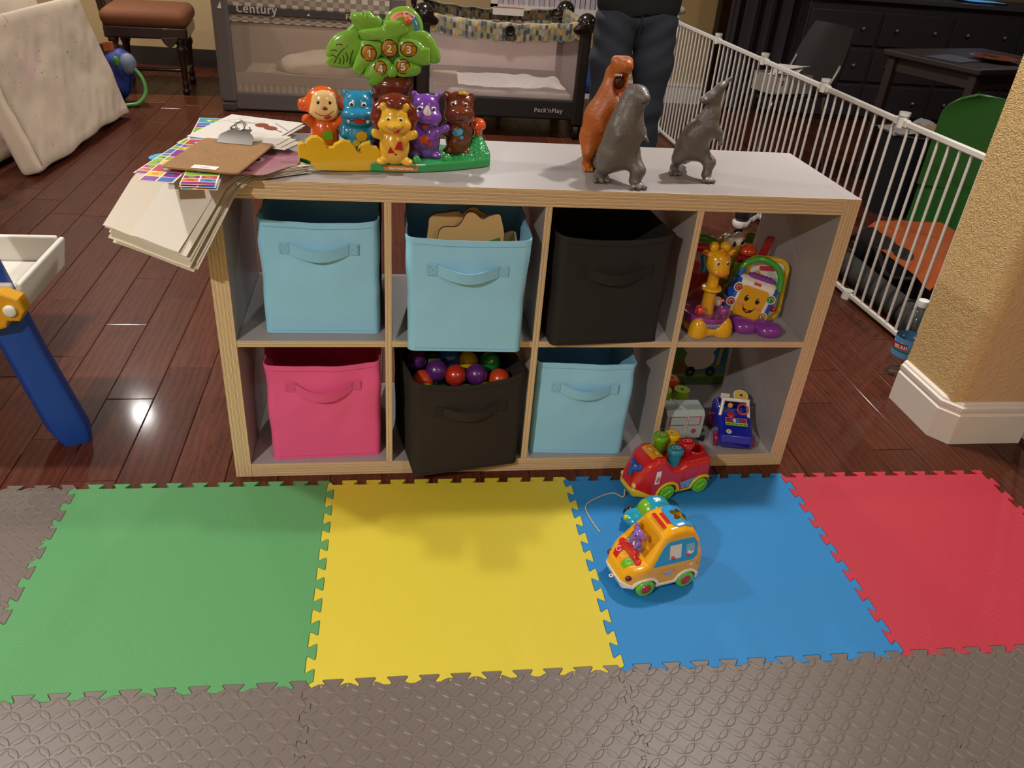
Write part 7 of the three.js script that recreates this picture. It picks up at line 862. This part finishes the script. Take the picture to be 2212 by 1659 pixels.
// ---------------------------------------------------------------- activity table at the left edge
{
  const t = thing('activity_table', 'blue legged plastic activity table with yellow bracket and white tray', 'table', [-0.6, 0, -0.2]);
  const bl = mat(0x14408f, 0.42), ye = mat(0xc8900c, 0.42), wh = mat(0xd2ccc0, 0.5);
  // leg of an angled channel section, splayed
  const leg = (sx, sz) => { const P = []; const sec = [[-0.052, 0.012], [-0.02, 0.045], [0.052, 0.02], [0.05, -0.02], [0.0, -0.03], [-0.05, -0.02]]; return sheetLeg(sx, sz, sec); };
  function sheetLeg(sx, sz, sec) { const n = sec.length, c = new THREE.CatmullRomCurve3(sec.map(p => V(p[0], 0, p[1])), true, 'catmullrom', 0.25).getPoints(36); const N = c.length - 1; const f = (u, v) => { const p = c[Math.round(u * N) % N], y = v * 0.62, k = 1 - 0.18 * v + (v < 0.04 ? -0.25 * (0.04 - v) / 0.04 : 0); return [sx * (0.165 - 0.16 * v) + p.x * k * (1 + 0.5 * Math.max(0, v - 0.45)), y, sz * (0.02 + 0.12 * (1 - v)) + p.z * k]; }; const side = sheet(f, N, 14); const cap = []; for (let k = 0; k < N; k++) { const a = f(k / N, 0), b = f((k + 1) / N, 0); cap.push(sx * 0.165, 0, sz * 0.14, ...a, ...b); } const g = new THREE.BufferGeometry(); g.setAttribute('position', new THREE.Float32BufferAttribute(cap, 3)); g.computeVertexNormals(); return merge([side, g]); }
  obj('leg', sheetLeg(1, 0.15, [[-0.05, 0.01], [-0.015, 0.045], [0.052, 0.02], [0.05, -0.02], [0.0, -0.03], [-0.05, -0.02]]), bl, t); for (const [x, z] of [[-0.75, 0.02], [-0.62, -0.5]]) { const o = obj('leg', sheetLeg(-1, 0.15, [[-0.05, 0.01], [-0.015, 0.045], [0.052, 0.02], [0.05, -0.02], [0.0, -0.03], [-0.05, -0.02]]), bl, t); o.position.set(x, 0, z); }
  const br = [[-0.25, 0.03], [0.06, 0.062], [0.1, 0.073], [0.13, 0.06], [0.136, 0.034], [0.122, 0.012], [0.096, 0.012], [0.088, -0.006], [0.06, -0.016], [-0.25, -0.075]]; const bk = obj('bracket', tr(ex(shp(br), 0.028, 0.006), [0.012, 0.37, 0.05]), ye, t); obj('pin', [cy(0.014, 0.014, 0.05, [0.125, 0.406, 0.066], [PI / 2, 0, 0]), sp(0.0145, [0.125, 0.406, 0.09], [1, 1, 0.4])], wh, bk);
  obj('tray', [rb(0.36, 0.016, 0.3, 0.006, [-0.06, 0.372, -0.115]), rb(0.014, 0.085, 0.3, 0.006, [0.125, 0.41, -0.115], [0, 0, -0.2]), rb(0.36, 0.085, 0.014, 0.006, [-0.06, 0.41, -0.27], [0.1, 0, 0]), rb(0.36, 0.085, 0.014, 0.006, [-0.06, 0.41, 0.035])], wh, t); obj('table_top', rb(0.9, 0.03, 0.75, 0.012, [-0.62, 0.635, -0.2]), bl, t);
}
// ---------------------------------------------------------------- dim room beyond the gate
{
  const dk = mat(0x3a3236, 0.5), gy = mat(0x4f4a50, 0.35), kn = mat(0x8c8680, 0.3, { metalness: 0.7 });
  const t = thing('dresser', 'dark wooden dresser with small round knobs and a grey top', 'dresser', [4.6, 0, -4.75]); obj('carcass', rb(2.4, 0.86, 0.5, 0.01, [0.1, 0.431, 0]), dk, t); obj('top', rb(2.5, 0.035, 0.56, 0.008, [0.1, 0.879, 0.01]), gy, t);
  for (let i = 0; i < 4; i++) for (let j = 0; j < 3; j++) { const x = -0.8 + i * 0.6, y = 0.15 + j * 0.262, d = obj('drawer', rb(0.57, 0.235, 0.02, 0.006, [x, y, 0.257]), dk, t); for (const s of [-1, 1]) obj('knob', sp(0.016, [x + s * 0.16, y, 0.275]), kn, d); }
  const tb = thing('tablet', 'glowing blue screen lying on the dresser', 'screen', [4.95, 0.8985, -4.62]); obj('case', rb(0.34, 0.012, 0.22, 0.005, [0, 0.0062, 0]), dk, tb); obj('screen', bx(0.31, 0.001, 0.19, [0, 0.0129, 0]), new THREE.MeshStandardMaterial({ color: 0x204060, emissive: 0x4aa0d8, emissiveIntensity: 0.35 }), tb); const pl = new THREE.PointLight(0x6ab0e8, 0.06, 0, 2); pl.position.set(0, 0.06, 0); pl.castShadow = true; pl.shadow.radius = 6; tb.add(pl);
}
{
  const bk = mat(0x1b181a, 0.4), ch = mat(0xb0aaa6, 0.2, { metalness: 0.95 }); const t = thing('stacking_chair', 'black stacking chair with chrome legs behind the gate', 'chair', [2.72, 0, -3.1], -1.35);
  obj('seat', thick((u, v) => [mix(-0.22, 0.22, u), 0.45 - 0.015 * Math.sin(u * PI) + 0.02 * v * v, mix(0.22, -0.2, v)], 12, 10, 0.016), bk, t); obj('backrest', thick((u, v) => { const w = mix(0.225, 0.17, v * v); return [mix(-w, w, u), mix(0.5, 0.82, v), -0.2 - 0.09 * v - 0.03 * Math.sin(u * PI)]; }, 12, 10, 0.014), bk, t); for (const s of [-1, 1]) { obj('leg', tube([[s * 0.2, 0.44, 0.18], [s * 0.215, 0.4, 0.2], [s * 0.23, 0.2, 0.23], [s * 0.235, 0.002, 0.25]], 0.011, 24, 10), ch, t); obj('leg', tube([[s * 0.2, 0.62, -0.24], [s * 0.205, 0.44, -0.18], [s * 0.22, 0.2, -0.24], [s * 0.23, 0.002, -0.29]], 0.011, 24, 10), ch, t); }
  const b = thing('cardboard_box', 'open grey box full of white papers on the black chair', 'box', [2.68, 0.4545, -3.0], 0.3); const cb = mat(0x8d857c, 0.7), wp = mat(0xcfc9c0, 0.7); obj('box', [bx(0.28, 0.006, 0.18, [0, 0.008, 0]), bx(0.28, 0.1, 0.006, [0, 0.055, 0.09]), bx(0.28, 0.1, 0.006, [0, 0.055, -0.09]), bx(0.006, 0.1, 0.18, [-0.14, 0.055, 0]), bx(0.006, 0.1, 0.18, [0.14, 0.055, 0])], cb, b); obj('label', bx(0.09, 0.085, 0.001, [-0.08, 0.055, 0.094]), wp, b); obj('red_mark', bx(0.03, 0.03, 0.001, [-0.09, 0.066, 0.0948]), mat(0xa03a22, 0.6), b); for (let k = 0; k < 4; k++) obj('paper', bx(0.16, 0.002, 0.12, [-0.04 + k * 0.03, 0.108 + k * 0.008, 0.0], [0.2 * (k % 2 ? 1 : -1), k, 0.15]), wp, b);
}
{
  const wd = mat(0x332826, 0.5); const t = thing('side_table', 'dark table piled with clutter beyond the gate', 'table', [3.72, 0, -2.75], 0.35); obj('top', rb(0.9, 0.035, 0.62, 0.01, [0, 0.722, 0]), wd, t); for (const [x, z] of [[-0.4, 0.26], [0.4, 0.26], [-0.4, -0.26], [0.4, -0.26]]) obj('leg', rb(0.05, 0.705, 0.05, 0.008, [x, 0.353, z]), wd, t); obj('apron', rb(0.8, 0.08, 0.54, 0.006, [0, 0.665, 0]), wd, t);
  tag(obj('plate', la([[0, 0.004], [0.06, 0.004], [0.1, 0.016], [0.13, 0.02], [0.13, 0.022], [0.1, 0.02], [0.06, 0.008], [0, 0.008]], [3.7, 0.741, -2.62]), mat(0x7a3c22, 0.3)), 'brown plate on the dark table beyond the gate', 'plate'); tag(obj('papers', bx(0.26, 0.004, 0.2, [3.46, 0.743, -2.62], [0, 0.5, 0]), mat(0x4c4a58, 0.8)), 'grey sheet at the corner of the dark table', 'paper'); const lp = thing('utensil', 'shiny knife across the brown plate', 'utensil', [3.72, 0.765, -2.6], 0.5); obj('blade', rb(0.012, 0.002, 0.12, 0.0008, [0, 0, 0.05]), mat(0xc8c8cc, 0.15, { metalness: 1 }), lp); obj('grip', rb(0.014, 0.008, 0.09, 0.003, [0, 0, -0.055]), wd, lp);
  const tp = thing('tripod_pole', 'thin dark pole rising from the dark table', 'pole', [3.95, 0.74, -2.7]); obj('pole', bar([0, 0.012, 0], [0.05, 0.42, -0.02], 0.009), mat(0x4a4648, 0.4), tp); obj('base', cy(0.05, 0.055, 0.014, [0, 0.0075, 0]), mat(0x2a2628, 0.5), tp);
}
{
  const gn = mat(0x26601f, 0.45), t = thing('green_chair', 'dark green plastic chair beside the gold wall end', 'chair', [3.2, 0, -1.78], -0.7); const w0 = 0.24; obj('backrest', thick((u, v) => { const a = u * 2 - 1, w = w0 * (v < 0.75 ? 1 : Math.sqrt(Math.max(0, 1 - ((v - 0.75) / 0.25) ** 2 * 0.75))); return [a * w, mix(0.3, 0.72, v), 0.22 - 0.06 * v * 0 + 0.03 * a * a]; }, 20, 16, 0.012), gn, t); obj('seat', rb(0.46, 0.02, 0.42, 0.01, [0, 0.33, 0.0]), gn, t); obj('back_skirt', thick((u, v) => [mix(-0.235, 0.235, u), mix(0.12, 0.31, v), 0.225], 8, 3, 0.01), gn, t); for (const [x, z] of [[-0.21, 0.2], [0.21, 0.2], [-0.21, -0.2], [0.21, -0.2]]) obj('leg', bar([x * 1.08, 0.001, z * 1.06], [x, 0.325, z], 0.016, 0.022), gn, t);
}
{
  const bk = mat(0x151214, 0.6), t = thing('duffel_bag', 'black bag on the floor behind the gate', 'bag', [2.68, 0, -1.2], 0.1); obj('bag', net((x, y, z) => Math.max(dBox([0, 0.09, 0], [0.2, 0.09, 0.33], 0.06)(x, y, z) + 0.012 * noise.noise(x * 8, y * 8, z * 8), 0.001 - y), [-0.24, -0.004, -0.38], [0.24, 0.2, 0.38], 0.012), bk, t); obj('strap', tube([[-0.18, 0.12, -0.2], [-0.23, 0.14, -0.1], [-0.24, 0.08, 0.02], [-0.19, 0.12, 0.15]], 0.012, 24, 8), bk, t);
  const og = mat(0xa04a14, 0.8, { bumpMap: fabTex, bumpScale: 0.002 }); tag(obj('orange_cloth', thick((u, v) => { const x = mix(-0.19, 0.2, u), z = mix(-0.3, 0.27, v); const over = Math.max(0, -x - 0.12); return [2.66 + x + 0.06 * over, 0.196 - over * 0.9 + 0.008 * noise.noise(u * 5, v * 6, 2) - 0.06 * Math.max(0, Math.sin(v * 7 + 0.6)) * over * 4, -1.2 + z + 0.02 * noise.noise(u * 3, v * 3, 7)]; }, 24, 30, 0.003), og), 'orange cloth draped over the black bag behind the gate', 'cloth');
  const rl = thing('rolled_mat', 'dark grey rolled mat lying along the inside of the gate', 'mat', [2.36, 0, -1.12]); obj('roll', tr(cy(0.05, 0.05, 0.85, [0, 0.0505, 0], [PI / 2, 0, 0], 28)), mat(0x35332f, 0.8), rl); obj('tie', [to(0.0515, 0.005, [0, 0.0505, 0.25]), to(0.0515, 0.005, [0, 0.0505, -0.25])], bk, rl);
  const st = thing('folded_stand', 'folded black stand lying on the floor behind the gate', 'stand', [2.75, 0, -1.85], 0.5); obj('tube', [bar([-0.3, 0.02, 0], [0.3, 0.024, 0.02], 0.014), bar([-0.25, 0.02, 0.07], [0.28, 0.024, 0.1], 0.014)], mat(0x2c2a2a, 0.35, { metalness: 0.4 }), st); obj('hinge', rb(0.06, 0.04, 0.14, 0.01, [0, 0.022, 0.045]), bk, st); obj('bolt', [sp(0.011, [0.02, 0.046, 0.02]), sp(0.011, [0.02, 0.046, 0.07])], mat(0x9a9490, 0.3, { metalness: 0.8 }), st);
  const bn = thing('waste_bin', 'dark waste bin with crumpled papers beside the green chair', 'bin', [3.1, 0, -2.25]); obj('bin', la([[0.13, 0.0], [0.16, 0.42], [0.166, 0.42], [0.166, 0.43], [0.155, 0.43], [0.125, 0.01], [0, 0.01]]), mat(0x14151c, 0.5), bn); obj('paper', thick((u, v) => [mix(-0.16, 0.14, u), 0.425 + 0.05 * noise.noise(u * 3, v * 3, 5) + 0.03 * u, mix(-0.1, 0.1, v)], 12, 10, 0.003), mat(0x8a8480, 0.7), bn); obj('wrapper', thick((u, v) => [mix(0.0, 0.13, u), 0.455 + 0.03 * noise.noise(u * 4, v * 4, 9), mix(-0.04, 0.1, v)], 8, 8, 0.003), mat(0x8a6a4c, 0.7), bn);
}
renderer.render(scene, camera);
